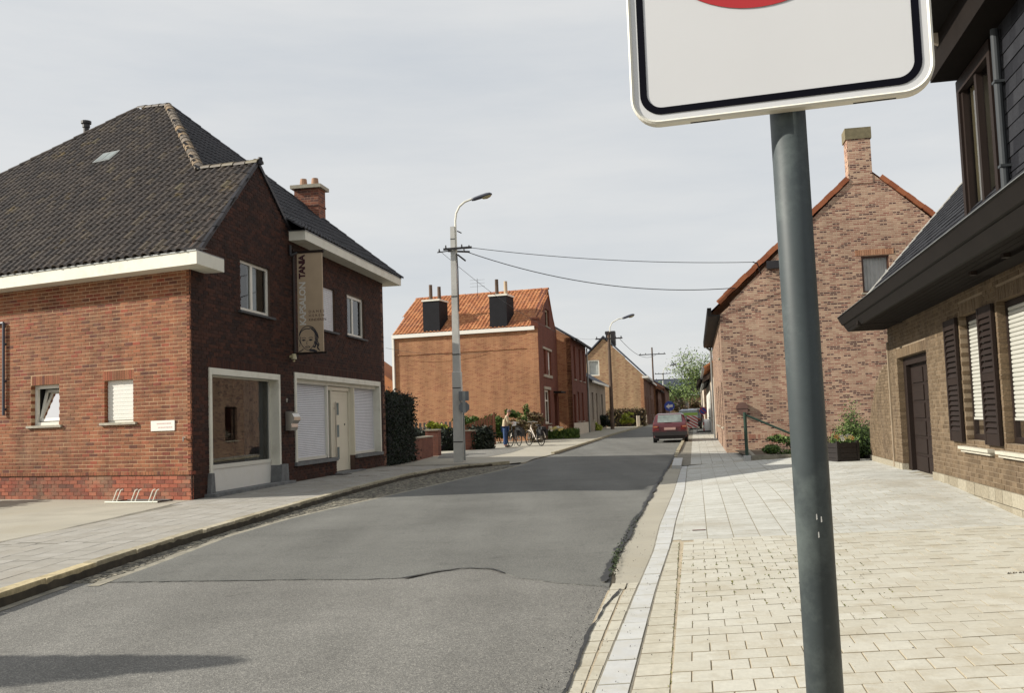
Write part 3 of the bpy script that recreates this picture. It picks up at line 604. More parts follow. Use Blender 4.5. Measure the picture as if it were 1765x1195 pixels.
# small weeds in the asphalt edge
mb = MB(); r = random.Random(12)
for _ in range(230):
    y = r.choice([r.gauss(9.4, .35), r.gauss(9.9, .6), r.uniform(8.6, 14)]); x = poly_x(ROAD_R, y) + .02 + r.gauss(0, .02)
    leafq(mb, Vector((x, y, .03 + r.uniform(0, .015))), .014, r, r.random())
stuff(mb.build('weeds', M['leaf_hedge']))
# left gutter: worn cobbles between kerb and asphalt, and the pale joint line
mb = MB(); r = random.Random(21); y = 9.4
mb2 = MB()
while y < 30.6:
    xl = poly_x(KERB_L, y) + .02; xr = poly_x(newL, y) - .1; x = xl
    while x < xr - .03:
        w = r.uniform(.045, .085); d = .07
        mb.box((x, y + r.uniform(-.008, .008), -.02), (w - .012, 0, 0), (0, d - .014, 0), (0, 0, .021 + r.uniform(0, .009)), r.random(), skip=(0,))
        x += w
    y += .07
o = stuff(mb.build('gutter_cobbles', M['gutter_cobble'])); 
struct(ribbon(lambda Y: poly_x(newL, Y) - .11, lambda Y: poly_x(newL, Y) - .0, 9.2, 31, .005, M['concrete_line'], 'gutter_line', .25, 1, ragr=.006, ragl=.01, seed=3))
struct(ribbon(lambda Y: poly_x(KERB_L, Y) - .01, lambda Y: poly_x(KERB_L, Y) + .10, 4, 9.3, .005, M['concrete_line'], 'gutter_line', .25, 1, ragr=.012, seed=4))
# left kerb: one stone per metre, a dark joint behind it
kerb = struct(ribbon(lambda Y: poly_x(KERB_L, Y) - .17, lambda Y: poly_x(KERB_L, Y) - .015, 0, 31.2, .02, M['joint_grey'], 'kerb', .5, 1))
pc = []; r = random.Random(31)
def walk(pts, step):
    P = []; L_ = 0; carry = 0
    for (x0, y0), (x1, y1) in zip(pts, pts[1:]):
        d = math.hypot(x1 - x0, y1 - y0); t = carry
        while t < d: P.append((lerp(x0, x1, t / d), lerp(y0, y1, t / d), Vector((x1 - x0, y1 - y0, 0)).normalized())); t += step
        carry = t - d
    return P
for x, y, d in walk(KERB_L[:-1], 1.0):
    nn = Vector((d.y, -d.x, 0)); c = Vector((x, y, 0)) + d * .5 - nn * .075
    tone = .90 if 6.6 < y < 9.6 else r.uniform(0, .8)
    pc.append((c + Vector((0, 0, .035 + r.uniform(-.004, .004))), nn * .14, d * .985, Vector((0, 0, .17)), tone))
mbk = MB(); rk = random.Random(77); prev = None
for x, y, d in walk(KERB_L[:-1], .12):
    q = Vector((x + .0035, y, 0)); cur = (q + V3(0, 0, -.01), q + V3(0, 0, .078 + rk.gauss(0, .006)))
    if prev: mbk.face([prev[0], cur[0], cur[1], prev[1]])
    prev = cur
struct(mbk.build('kerb_dark_strip', mat('kerb_dark_strip', (.055, .045, .03), .95, var=.4, vscale=6)))  # darker strip over the lower kerb face
place_pieces(pc, 'slab', 'kerb_stone', 'kerb_stones', M['kerb'], kerb, 300)
# left pavement: rows of small slabs that follow the kerb
YARD = [(-6.7, 0), (-6.55, 8), (-6.5, 12.4), (-6.35, 13.7), (-6.24, 16.9), (-6.2, 18.6)]
pavL = struct(ribbon(lambda Y: -6.9 if Y < 18.7 else min(-6.0 + (Y - 18.7) * .1, -1.7), lambda Y: poly_x(KERB_L, Y) - .16, 0, 31, .094, M['joint_grey'], 'pavement', .5, 1))
pc = []; r = random.Random(33)
for k in range(8):
    off = .19 + k * .302 + .15
    for x, y, d in walk([(px, py) for px, py in KERB_L[:-2]], .302):
        nn = Vector((d.y, -d.x, 0)); c = Vector((x, y, 0)) - nn * off + d * (.15 * (k % 2))
        if c.y < 3.5: continue
        if c.y < 18.6 and c.x < poly_x(YARD, c.y) + .1: continue
        if c.y >= 18.6 and c.x < -6.17 + (c.y - 18.77) * .157 + .12: continue
        pc.append((c + Vector((0, 0, .085 + r.uniform(-.0015, .0015))), nn * .296, d * .290, Vector((0, 0, .03)), r.random()))
place_pieces(pc, 'slab', 'paving_slab', 'paving_slabs', M['slab_left'], pavL, 300)
struct(ribbon(lambda Y: -40, lambda Y: poly_x(YARD, Y), -6, 24, .095, M['concrete'], 'yard', .5, 12))
bead([(x - .0, y) for x, y in YARD], .008, 'yard_joint', 15, .2, z=.1035)
# apron and drives beyond the hair salon
def flat(pts, z, m, name, step=2.0):
    mb = MB(); mb.face([(x, y, tz(y) + z) for x, y in pts]); return struct(mb.build(name, m))
struct(ribbon(lambda Y: -30, lambda Y: (poly_x(APRON, Y) if Y > 31.4 else poly_x(KERB_L, Y) - .16), 31.0, 98, .03, M['concrete'], 'pavement', 1, 8, ragr=.01))
flat([(-2.9, 36.4), (-1.0, 36.6), (-.2, 39.5), (.4, 43.8), (-1.6, 44.6), (-3.1, 41)], .036, M['asphalt_drive'], 'driveway')
mb = MB(); r = random.Random(41)
for x, y, d in walk(APRON[:-1], 1.0):
    nn = Vector((d.y, -d.x, 0)); h = .03 if y < 37 else .10
    mb.box(Vector((x, y, tz(y) - .05)) - nn * .16, nn * .13, d * .98, (0, 0, .05 + h), r.uniform(0, .5))
struct(mb.build('kerb', M['kerb']))

# right side: bands, white gutter strip, pavers, slabs
struct(ribbon(lambda Y: poly_x(ROAD_R, Y) - .05, lambda Y: poly_x(WHITE_R, Y) - .05 if Y < 28 else poly_x(ROAD_R, Y) + .5, 1, 140, -.012, M['joint_sand'], 'verge', .5, 2))
def band(lf, rf, Y0, Y1, step, m, name, z, seed, h=.03, skew=.09, budget=0, zf=None, parent=None, gap=.006):
    """row of single tiles between two lines"""
    r = random.Random(seed); pc = []; y = Y0
    while y < Y1:
        a0, b0, a1, b1 = lf(y), rf(y), lf(y + step), rf(y + step); c = Vector(((a0 + b0 + a1 + b1) / 4, y + step / 2 + 0, 0)); zz = (zf(c.x, c.y) if zf else tz(c.y)) + z
        ax = Vector((((b0 - a0) + (b1 - a1)) / 2 - gap, skew * ((b0 - a0)), 0)); ay = Vector(((a1 + b1 - a0 - b0) / 2 * .98, step - gap, 0))
        pc.append((Vector((c.x, c.y, zz - h / 2 + r.uniform(-.0012, .0012))), ax, ay, Vector((0, 0, h)), r.random())); y += step
    return pc
strip = ribbon(lambda Y: poly_x(WHITE_L, Y) - .01, lambda Y: poly_x(WHITE_R, Y) + .01, 1, 28, .014, M['joint_grey'], 'gutter_strip', .5, 1); struct(strip)
place_pieces(band(PL(WHITE_L), PL(WHITE_R), 2.2, 28, .5, 'w', 'w', .018, 51), 'slab', 'gutter_slab', 'gutter_slabs', M['concrete_white'], strip, 300)
mid = [(-.40, 1), (.30, 5.13), (.52, 6.37), (.80, 7.88), (.9, 8.25)]
bnd = struct(ribbon(lambda Y: poly_x(ROAD_R, Y) - .0, PL(WHITE_L), 1, 8.15, .012, M['joint_sand'], 'pavement_edge', .25, 1))
pc = band(lambda Y: poly_x(ROAD_R, Y) + .012, PL(mid), 3.2, 8.1, .30, 'b', 'b', .016, 52) + band(lambda Y: poly_x(mid, Y) + .008, lambda Y: poly_x(WHITE_L, Y) - .006, 3.2, 8.1, .30, 'b', 'b', .016, 53)
place_pieces(pc, 'slab', 'edging_tile', 'edging_tiles', M['band_tile'], bnd, 300)
struct(ribbon(lambda Y: poly_x(ROAD_R, Y) + .03, lambda Y: poly_x(WHITE_L, Y) - .004, 8.15, 26, .010, M['concrete'], 'concrete_margin', .2, 1, ragl=.012, seed=9))
# forecourt
H2D = Vector((math.sin(R(11.5)), math.cos(R(11.5)), 0)); H2N = Vector((-H2D.y, H2D.x, 0)); W0 = Vector((7.0, 16.55, 0))
h2x = lambda Y: 7.0 + (Y - 16.55) * .2035
lineL = lambda Y: .74 + (Y - 5.07) * .1762
brow = lambda X: 10.88 + (X - 1.56) * .127
fore = struct(ribbon(lambda Y: poly_x(WHITE_R, Y) - .005, lambda Y: h2x(Y) + .2 if Y < 24.5 else 8.6, 1, 26.6, .0125, M['joint_sand'], 'forecourt', .4, 8, zf=fz))
pc = band(lambda Y: poly_x(WHITE_R, Y) + .006, lambda Y: lineL(Y) + .001, 2.6, 10.7, .25, 'b', 'b', .016, 55)
pc = [q for q in pc if q[1].x > .04]
place_pieces(pc, 'slab', 'edging_tile', 'edging_tiles', M['band_tile'], fore, 300)
ex = Vector((math.cos(R(4.5)), math.sin(R(4.5)), 0)); r = random.Random(61); pc = []; MW = .218
for j in range(-20, 34):
    for i in range(0, 34):
        o0 = Vector((lineL(5.07), 5.07, 0)) + SD * (j * MW)
        c = o0 + ex * ((i + (.5 if j % 2 else 0)) * MW + MW / 2)
        w = MW
        if j % 2 and i == 0: # half piece to close the row
            pc.append((o0 + ex * MW * .25 + Vector((0, 0, .003)), ex * (MW / 2 - .006), SD * (MW - .006), Vector((0, 0, .03)), r.random()))
        if c.y > brow(c.x) - .06 or c.y < 2.2 or c.x > h2x(c.y) + .05: continue
        sh = r.uniform(-.002, .002)
        pc.append((Vector((c.x, c.y, fz(c.x, c.y) + .003 + sh)), ex * (w - .0045 - r.random() * .002), SD * (MW - .0045 - r.random() * .002), Vector((0, 0, .03)), r.random()))
pc = [q for q in pc if q[0].y < brow(q[0].x) - .06 and q[0].y > 2.2]
place_pieces(pc, 'slab', 'paver', 'pavers', M['paver'], fore, 300)
pc = []; SW = .30
for j in range(0, 56):
    for i in range(0, 30):
        hb_ = i >= 6 and j % 2 == 0
        c = Vector((lineL(10.88) + .02, 10.92, 0)) + SD * (j * SW + SW / 2) + ex * (i * SW + SW / 2 + (.15 if hb_ else 0))
        fill = hb_ and i == 6
        if c.x < poly_x(WHITE_R, c.y) + SW * .45 or c.x > h2x(c.y) + (.05 if c.y < 24 else 1) or c.y > 26.4 - (c.x - 6.2) * .18: continue
        e = .02; gx = (fz(c.x + .1, c.y) - fz(c.x - .1, c.y)) / .2; gy = (fz(c.x, c.y + .1) - fz(c.x, c.y - .1)) / .2
        a = ex * (SW - .004); b = SD * (SW - .004)
        if fill:
            c2 = c - ex * (.225); a2 = ex * .146; z2 = fz(c2.x, c2.y) + .003; pc.append((Vector((c2.x, c2.y, z2)), a2, Vector(b), Vector((0, 0, .03)), r.random()))
        a.z = a.x * gx + a.y * gy; b.z = b.x * gx + b.y * gy
        pc.append((Vector((c.x, c.y, fz(c.x, c.y) + .003 + r.uniform(-.001, .001))), a, b, Vector((0, 0, .03)), r.random()))
fslab = struct(MB().build('forecourt_far', M['joint_sand'])) if False else fore
place_pieces(pc, 'slab', 'forecourt_slab', 'forecourt_slabs', M['slab_right'], fore, 300)
# slabs that close the wedge beside the white strip
place_pieces([q for q in band(lambda Y: poly_x(WHITE_R, Y) + .004, lambda Y: poly_x(WHITE_R, Y) + .17, 11.0, 26.4, .3, 'b', 'b', .017, 57)], 'slab', 'edging_tile', 'edging_tiles', M['slab_right'], fore, 0)
# moss and sand in the joints of the stained corner
mb = MB(); r = random.Random(63)
for _ in range(900):
    j = r.randint(6, 22); o0 = Vector((lineL(5.07), 5.07, 0)) + SD * (j * MW)
    if r.random() < .75: c = o0 + ex * (r.randint(0, 7) * MW + (.5 * MW if j % 2 else 0)) + SD * r.uniform(-.1, .1)
    else: c = o0 + SD * MW * .5 + ex * r.uniform(0, 1.8)
    if c.y > brow(c.x) - .1 or r.random() > math.exp(-((c.x - 2.2) / .8) ** 2) * math.exp(-((c.y - 8.6) / 1.5) ** 2) * 1.5: continue
    leafq(mb, c + Vector((r.gauss(0, .004), r.gauss(0, .004), .019)), .010, r, r.random())
for _ in range(160):
    y = r.uniform(4, 10.8); c = Vector((lineL(y) - .004 + r.gauss(0, .004), y, .019)); leafq(mb, c, .007, r, r.random())
stuff(mb.build('joint_moss', M['moss']))
# dark spill at the right edge of the pavers: sand washed out of the joints
mb = MB(); r = random.Random(64)
for cx, cy, L_, dx, dy in ((4.3, 7.95, .55, .995, .08), (4.25, 8.12, .6, .995, .08), (4.2, 7.75, .5, .995, .08), (4.1, 7.86, .2, .5, .8), (4.35, 7.98, .2, .5, .8)):
    for k in range(60):
        t = r.uniform(-.5, .5); leafq(mb, Vector((cx + dx * t * L_ + r.gauss(0, .008), cy + dy * t * L_ + r.gauss(0, .012), .021)), .016, r, r.random())
stuff(mb.build('joint_soil', M['soil']))
# iron cover slot in the slabs
mb = MB(); c = Vector((2.06, 11.75, .021)); mb.box(c, ex * .16, SD * .06, (0, 0, .006)); tag(mb.build('utility_cover', M['copper_box']), 'small rusty iron utility cover set in the pale forecourt slabs', 'utility cover')
# white kerb block by the end of the strip
mb = MB()
for p in ([(4.02, 25.5), (4.24, 25.4), (5.02, 29.7), (4.78, 29.8)],): mb.prism([(x, y, -.05) for x, y in p], (0, 0, .15), .9)
struct(mb.build('kerb_block', M['concrete_white']))
# pavement along the far right houses
C3 = Vector((7.1, 33.17, 0))
rx = lambda Y: 7.1 + (Y - 33.17) * .1835 + .1 if Y > 26.6 else 8
pr = struct(ribbon(lambda Y: poly_x(ROAD_R, Y) + .12, lambda Y: rx(Y) if Y > 33 else 9.5, 26.5, 140, .036, M['joint_grey'], 'pavement', .5, 3))
pc = []; r = random.Random(66)
for j in range(0, 150):
    for i in range(0, 14):
        c = Vector((4.9, 26.9, 0)) + SD * (j * .30) + GD * (i * .30)
        if c.x < poly_x(ROAD_R, c.y) + .3 or c.x > rx(c.y) - (.1 if c.y > 33 else -1.6): continue
        pc.append((Vector((c.x, c.y, tz(c.y) + .027 + r.uniform(-.001, .001))), GD * .293, SD * .293, Vector((0, 0, .03)), r.random()))
place_pieces(pc, 'slab', 'paving_slab', 'paving_slabs', M['slab_right'], pr, 60)
mb = MB(); 
for x, y, d in walk(ROAD_R[7:], 1.0):
    nn = Vector((d.y, -d.x, 0)); mb.box(Vector((x, y, tz(y) - .05)) + nn * .01, nn * .12, d * .98, (0, 0, .05 + min(.1, .02 + max(0, y - 31) * .02)), .3)
struct(mb.build('kerb', M['kerb']))

# ---------------------------------------------------------------- roofs
TILE_PROF = [(-.02, -.004), (.05, .030), (.22, .046), (.46, .040), (.66, .012), (.98, -.006)]
def tile_mesh(w, g, tone, lift=.016, material=None, name='tile'):
    mb = MB(); L_ = g * 1.12; vs = []; n = len(TILE_PROF)
    for (x, h) in TILE_PROF: vs.append((x * w, 0, h * w / .2 + lift))
    for (x, h) in TILE_PROF: vs.append((x * w, L_, h * w / .2))
    for (x, h) in TILE_PROF: vs.append((x * w, 0.004, h * w / .2 + lift - .02))
    fs = [(i, i + 1, n + i + 1, n + i) for i in range(n - 1)] + [(2 * n + i, 2 * n + i + 1, i + 1, i) for i in range(n - 1)]
    mb.raw(vs, fs, tone); return mb
def inpoly(x, y, P):
    c = False; n = len(P)
    for i in range(n):
        x0, y0 = P[i]; x1, y1 = P[(i + 1) % n]
        if (y0 > y) != (y1 > y) and x < (x1 - x0) * (y - y0) / (y1 - y0) + x0: c = not c
    return c
def tile_roof(parent, O, e, t, poly3, w, g, material, budget, seed=1, lo=.0, name='roof_tile', infill='roof_tiles', a0=0., b0=0., margin=.0):
    """tiles over the polygon poly3 lying in the plane O,e,t; nearest `budget` are objects"""
    e, t = e.normalized(), t.normalized(); nrm = e.cross(t)
    if nrm.z < 0: e = -e; nrm = e.cross(t)
    P2 = [((p - O).dot(e), (p - O).dot(t)) for p in poly3]; r = random.Random(seed); T = []
    A0, A1 = min(p[0] for p in P2), max(p[0] for p in P2); B0, B1 = min(p[1] for p in P2), max(p[1] for p in P2)
    j = 0; b = B0 + b0
    while b < B1:
        a = A0 + a0 - w
        while a < A1:
            if inpoly(a + w / 2, b + g * .5, P2): T.append((O + e * (a + r.gauss(0, .002)) + t * (b + r.gauss(0, .004)) + nrm * (.012 + r.uniform(-.002, .003)), min(.999, max(0, r.betavariate(2, 2.4)))))
            a += w
        b += g
    T.sort(key=lambda q: (q[0] - EYE).length)
    me = {}
    for p, tone in T[:budget]:
        k = int(tone * NT)
        if k not in me:
            mm = tile_mesh(w, g, (k + .5) / NT); m_ = bpy.data.meshes.new('tile'); m_.from_pydata(mm.v, [], mm.f); at = m_.attributes.new('tone', 'FLOAT', 'FACE'); at.data.foreach_set('value', mm.t); m_.materials.append(material); me[k] = m_
        o = bpy.data.objects.new(name, me[k]); COL.objects.link(o); o.parent = parent
        o.matrix_basis = Matrix(((e.x, t.x, nrm.x, p.x), (e.y, t.y, nrm.y, p.y), (e.z, t.z, nrm.z, p.z), (0, 0, 0, 1)))
    if T[budget:]:
        base = tile_mesh(w, g, .5); mb = MB()
        for p, tone in T[budget:]:
            mb.raw([p + e * v[0] + t * v[1] + nrm * v[2] for v in base.v], base.f, tone)
        stuff(mb.build(infill, material, parent))
def ridge_line(parent, a, b, r_, L_, material, name, seed=1, tone=(0, 1), upn=Vector((0, 0, 1)), objs=True):
    """overlapping half-round ridge tiles from a to b (low to high)"""
    a, b = Vector(a), Vector(b); d = (b - a); n = max(1, int(d.length / L_)); st = d / n; d = d.normalized(); side = d.cross(upn).normalized(); u_ = side.cross(d); rr = random.Random(seed); acc = MB()
    for i in range(n):
        mb = MB() if objs else acc; p = a + st * i - d * .03; q = p + st + d * .05; t = rr.uniform(*tone); N = 6; j = Vector((0, 0, rr.uniform(-.006, .006)))
        ring = lambda c, rad: [c + j + side * math.cos(math.pi * k / N) * rad + u_ * (math.sin(math.pi * k / N) * rad * .85) for k in range(N + 1)]
        A, B_ = ring(p, r_ * 1.12), ring(q, r_ * .95); C_ = ring(p, r_ * .9)
        mb.raw(A + B_ + C_, [(k, k + 1, N + 1 + k + 1, N + 1 + k) for k in range(N)] + [(2 * N + 2 + k, 2 * N + 3 + k, k + 1, k) for k in range(N)], t)
        if objs: mb.build(name, material, parent)
    if not objs: stuff(acc.build(name + 's', material, parent))

# ---------------------------------------------------------------- hair salon (brown brick corner house)
A1 = Vector((-6.17, 18.77, 0)); FA = Fr(A1, (.155, .988), (.988, -.155)); FS = Fr(A1, (-.905, .424), (-.424, -.905))
salon = thing('corner_house', 'brown brick corner house with steep dark tiled roof, hairdresser sign and bike rack', 'house', (A1.x, A1.y, .09))
# side wall
holes_s = [(3.57, 4.40, 1.61, 2.47), (1.50, 2.28, 1.61, 2.47)]
sw = wall_sheet(FS, 0.10, 9.0, .58, 4.66, [(a + .006, b - .006, c + .006, d - .006) if False else (a - .006, b + .006, c - .006, d + .006) for a, b, c, d in holes_s], -.004, .26)
side_wall = sw.build('side_wall', M['mortar_side'], salon); side_wall['label'] = 'sunlit orange red side wall with pale mortar'
mb = MB(); FS.box(mb, 0.1, 9, -.25, -.032, -.05, .58); pl = mb.build('plinth', M['mortar_plinth'], salon)
lint = [(a - .02, b + .02, d, d + .205) for a, b, c, d in holes_s]
pc = brick_pieces(FS, 0.0, 8.8, .655, 4.64, holes=holes_s + lint, bl=.215, ch=.0755, j=.0135, seed=5)
for a, b, c, d in lint: pc += soldier_pieces(FS, a, b, c + .004, d, seed=int(a * 9))
pc += soldier_pieces(FS, 0, 8.8, .575, .652, w=.074, seed=8)
place_pieces(pc, 'brick', 'brick', 'brickwork', M['brick_side'], side_wall, 170)
pc = brick_pieces(FS, 0.0, 8.8, .02, .57, bl=.215, ch=.078, proud=-.025, seed=6, phase=.06)
place_pieces(pc, 'brick', 'brick', 'brickwork', M['brick_plinth'], pl, 40)
# side windows
w = window(salon, FS, 3.57, 4.40, 1.63, 2.47, rec=.10, fw_=.07, glass=None, sill='sill_stone', sill_out=.05, sill_ext=.10)
w['label'] = 'small side window tilted open'
mb = MB() # tilted sash: hinged at the foot, leaning into the room
s0, s1, z0, z1 = 3.66, 4.31, 1.72, 2.39; tilt = .16
def tp(s, o, z): return FS.P(s, o - .13 - tilt * (z - z0) / (z1 - z0), z)
for a, b, c, d in ((s0, s1, z0, z0 + .06), (s0, s1, z1 - .06, z1), (s0, s0 + .06, z0, z1), (s1 - .06, s1, z0, z1)):
    P = [tp(a, 0, c), tp(b, 0, c), tp(b, 0, d), tp(a, 0, d)]; mb.prism(P, FS.n * -.05)
sa = mb.build('sash', M['pvc'], w)
g_ = MB(); g_.face([tp(s0, -.02, z0), tp(s1, -.02, z0), tp(s1, -.02, z1), tp(s0, -.02, z1)]); g_.build('pane', M['glass'], w)
mb = MB(); mb.prism([FS.P(3.62, -.30, 1.70), FS.P(4.16, -.30, 1.70), FS.P(3.86, -.30, 2.36), FS.P(3.62, -.30, 2.36)], FS.n * .01); mb.build('curtain', M['curtain_white'], w)
w = window(salon, FS, 1.50, 2.28, 1.63, 2.47, rec=.10, fw_=.05, sill='sill_stone', sill_out=.05, sill_ext=.10); w['label'] = 'small side window closed by a white roller shutter'
mb = MB()
for k in range(20): z = 1.68 + k * .0395; FS.box(mb, 1.51, 2.27, -.105, -.085 + .004 * (k % 2), z, z + .0375)
mb.build('roller_shutter', M['white_paint'], w)
mb = MB(); FS.box(mb, .41, 1.02, .0, .018, 1.43, 1.63); nb = mb.build('name_board', M['white_paint'], salon)
mb = MB(); r = random.Random(2)
for z, a, b in ((1.56, .50, .86), (1.485, .47, .80)):
    s = a
    while s < b: l = r.uniform(.015, .05); FS.box(mb, s, s + l, .018, .020, z, z + .022); s += l + .012
mb.build('faded_lettering', M['text_faint'], nb)
mb = MB(); mb.tube([FS.P(5.27, .045, 3.86), FS.P(5.20, .045, 3.86), FS.P(5.19, .045, 1.88)], .03, 8); mb.tube([FS.P(6.2, .045, 3.87), FS.P(5.23, .045, 3.86)], .028)
for z in (3.4, 2.6, 2.0): FS.box(mb, 5.15, 5.23, 0, .05, z, z + .03)
mb.build('drain_pipe', M['lamp_grey'], salon)
mb = MB(); mb.cyl(FS.P(.13, 0, 1.26), FS.P(.13, .09, 1.26), .014); mb.cyl(FS.P(.13, .08, 1.29), FS.P(.13, .08, 1.21), .014); FS.box(mb, .09, .17, .05, .065, 1.285, 1.30); mb.build('water_tap', M['steel'], salon)

# street front
H1 = dict(w1=(2.28, 3.90, 3.95, 5.13), w2=(7.00, 8.38, 3.97, 5.20), w3=(9.42, 11.02, 3.98, 5.22), shop1=(.72, 4.32, .10, 2.66), shop2=(5.25, 12.47, .56, 2.76), door=(8.25, 9.85, .10, 2.76))
hs = list(H1.values())
def ztop(s):
    if s < .42: return 4.62
    if s < 3.24: return 4.96 + (s - .42) * .88
    if s < 5.16: return 7.44 - (s - 3.24) * .67
    return 6.0
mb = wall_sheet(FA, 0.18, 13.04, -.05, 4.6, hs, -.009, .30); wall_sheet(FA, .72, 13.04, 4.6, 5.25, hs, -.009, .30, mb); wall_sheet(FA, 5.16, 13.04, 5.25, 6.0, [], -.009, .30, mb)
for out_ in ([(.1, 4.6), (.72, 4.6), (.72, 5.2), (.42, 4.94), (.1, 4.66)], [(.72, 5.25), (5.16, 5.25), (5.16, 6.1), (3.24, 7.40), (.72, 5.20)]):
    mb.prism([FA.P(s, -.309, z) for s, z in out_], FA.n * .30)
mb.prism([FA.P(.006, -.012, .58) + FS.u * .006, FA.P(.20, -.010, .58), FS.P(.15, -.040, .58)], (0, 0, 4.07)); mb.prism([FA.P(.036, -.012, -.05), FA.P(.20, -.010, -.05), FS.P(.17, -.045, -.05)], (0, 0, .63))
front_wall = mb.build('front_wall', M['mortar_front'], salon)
sold = [(.72, 4.32, 2.66, 2.87), (5.25, 12.47, 2.76, 2.97)]
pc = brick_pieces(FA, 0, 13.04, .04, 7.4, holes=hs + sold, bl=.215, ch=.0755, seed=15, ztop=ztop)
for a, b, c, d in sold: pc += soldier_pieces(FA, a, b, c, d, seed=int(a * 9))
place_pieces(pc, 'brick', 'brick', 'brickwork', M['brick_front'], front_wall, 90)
mb = wall_sheet(Fr(FA.P(13.04, 0, 0), (-.988, .155), (.155, .988)), 0, 9, -.05, 6.0, [], 0, .25); mb.build('rear_wall', M['brick_brown'], salon, uv=(-.988, .155, 0))
# shop window 1: painted concrete surround, glass, pale panel, bluestone feet and step
def surround(s0, s1, z0, z1, wd=.13, dep=.26, rev=True):
    mb = MB(); FA.box(mb, s0, s1, -dep, .03, z1 - wd, z1); FA.box(mb, s0, s0 + wd * .8, -dep, .03, z0, z1 - wd); FA.box(mb, s1 - wd * .8, s1, -dep, .03, z0, z1 - wd); return mb
sh = surround(.72, 4.32, .55, 2.66).build('shop_window', M['cream_paint'], salon); sh['label'] = 'large shop window with white surround'
mb = MB(); FA.box(mb, .83, 4.21, -.25, -.19, .12, .62); mb.build('panel', M['white_paint'], sh)
mb = MB(); FA.box(mb, .83, 4.21, -.25, -.17, .62, .70); FA.box(mb, .83, 4.21, -.25, -.20, 2.50, 2.55); FA.box(mb, .83, .87, -.25, -.19, .70, 2.5); FA.box(mb, 4.17, 4.21, -.25, -.19, .70, 2.5); mb.build('frame', M['pvc'], sh)
mb = MB(); P = FA.P; mb.face([P(.85, -.22, .68), P(4.19, -.22, .68), P(4.19, -.22, 2.52), P(.85, -.22, 2.52)]); mb.build('pane', M['glass_shop'], sh)
mb = MB(); mb.face([P(.85, -1.1, .6), P(4.25, -1.1, .6), P(4.25, -1.1, 2.6), P(.85, -1.1, 2.6)]); mb.face([P(4.21, -.26, .6), P(4.21, -1.1, .6), P(4.21, -1.1, 2.6), P(4.21, -.26, 2.6)]); mb.face([P(.85, -.26, .6), P(.85, -1.1, .6), P(.85, -1.1, 2.6), P(.85, -.26, 2.6)]); mb.face([P(.8, -.26, .6), P(4.3, -.26, .6), P(4.3, -1.1, .6), P(.8, -1.1, .6)]); mb.face([P(.8, -.26, 2.55), P(4.3, -.26, 2.55), P(4.3, -1.1, 2.55), P(.8, -1.1, 2.55)]); mb.build('dark_room', M['interior'], sh)
mb = MB(); n = 26
for i in range(n):
    a, b = 3.15 + i * .04, 3.19 + i * .04; o0, o1 = -.36 + .012 * math.sin(i * 1.7), -.36 + .012 * math.sin((i + 1) * 1.7); mb.face([P(a, o0, .7), P(b, o1, .7), P(b, o1, 2.5), P(a, o0, 2.5)])
mb.build('curtain', M['interior_grey'], sh)
for a, b in ((.60, .84), (4.16, 4.66)):
    mb = MB(); mb.prism([FA.P(a + .06, -.26, .56), FA.P(b - .06, -.26, .56), FA.P(b, -.26, .06), FA.P(a, -.26, .06)], FA.n * .34); mb.build('stone_foot', M['bluestone'], salon)
mb = MB(); FA.box(mb, .84, 4.16, -.26, -.02, .05, .155); FA.box(mb, .50, 4.72, -.02, .22, .02, .165); mb.build('stone_step', M['bluestone'], salon)
# shop window 2 with roller shutters and the door between them
mb = surround(5.25, 12.47, .56, 2.76, wd=.14); FA.box(mb, 5.36, 12.36, -.26, -.10, 2.52, 2.62); sh = mb.build('shop_window', M['cream_paint'], salon); sh['label'] = 'wide shop front with two white roller shutters and a door'
for a, b in ((5.37, 7.93), (9.97, 12.35)):
    mb = MB(); k = 0; z = .64
    while z < 2.50:
        mb.prism([FA.P(a, -.225, z), FA.P(a, -.192, z + .004), FA.P(a, -.205, z + .040), FA.P(a, -.225, z + .040)], FA.u * (b - a)); z += .046
    FA.box(mb, a, b, -.235, -.226, .64, 2.5, mi=1)
    o = mb.build('roller_shutter', [M['shutter_pvc'], M['interior_grey']], sh)
    mb = MB(); FA.box(mb, a - .02, b + .02, -.24, -.17, .56, .64); FA.box(mb, a - .03, a, -.25, -.16, .64, 2.52); FA.box(mb, b, b + .03, -.25, -.16, .64, 2.52); mb.build('shutter_rail', M['pvc'], sh)
for a_, b_ in ((5.20, 8.22), (9.88, 12.52)):
    mb = MB(); FA.box(mb, a_, b_, -.26, .07, .47, .56); mb.build('sill', M['bluestone'], sh)
# side light and door
mb = MB(); FA.box(mb, 7.96, 8.06, -.25, -.14, .56, 2.52); mb.build('frame', M['pvc'], sh)
mb = MB(); FA.box(mb, 8.06, 8.28, -.24, -.21, .56, 2.46); mb.build('side_light', M['interior'], sh)
mb = MB(); FA.box(mb, 8.28, 8.36, -.26, -.15, .14, 2.46); FA.box(mb, 9.82, 9.90, -.26, -.15, .14, 2.46); FA.box(mb, 8.06, 9.97, -.26, -.15, 2.40, 2.50); FA.box(mb, 9.90, 9.97, -.30, -.02, .12, 2.5, ); dr = mb.build('front_door', M['door_cream'], salon); dr['label'] = 'cream front door with three square panes and long bar handle'
mb = MB(); FA.box(mb, 8.37, 9.81, -.235, -.19, .15, 2.39)
for z in (2.30, 2.18): FA.box(mb, 8.48, 9.72, -.19, -.180, z, z + .012)
mb.build('leaf', M['door_cream'], dr)
for z in (1.72, 1.10, .48):
    mb = MB(); FA.box(mb, 8.72, 9.04, -.192, -.184, z, z + .34); mb.build('pane', M['car_glass'], dr)
mb = MB(); mb.cyl(FA.P(8.62, -.13, .38), FA.P(8.62, -.13, 2.08), .022); 
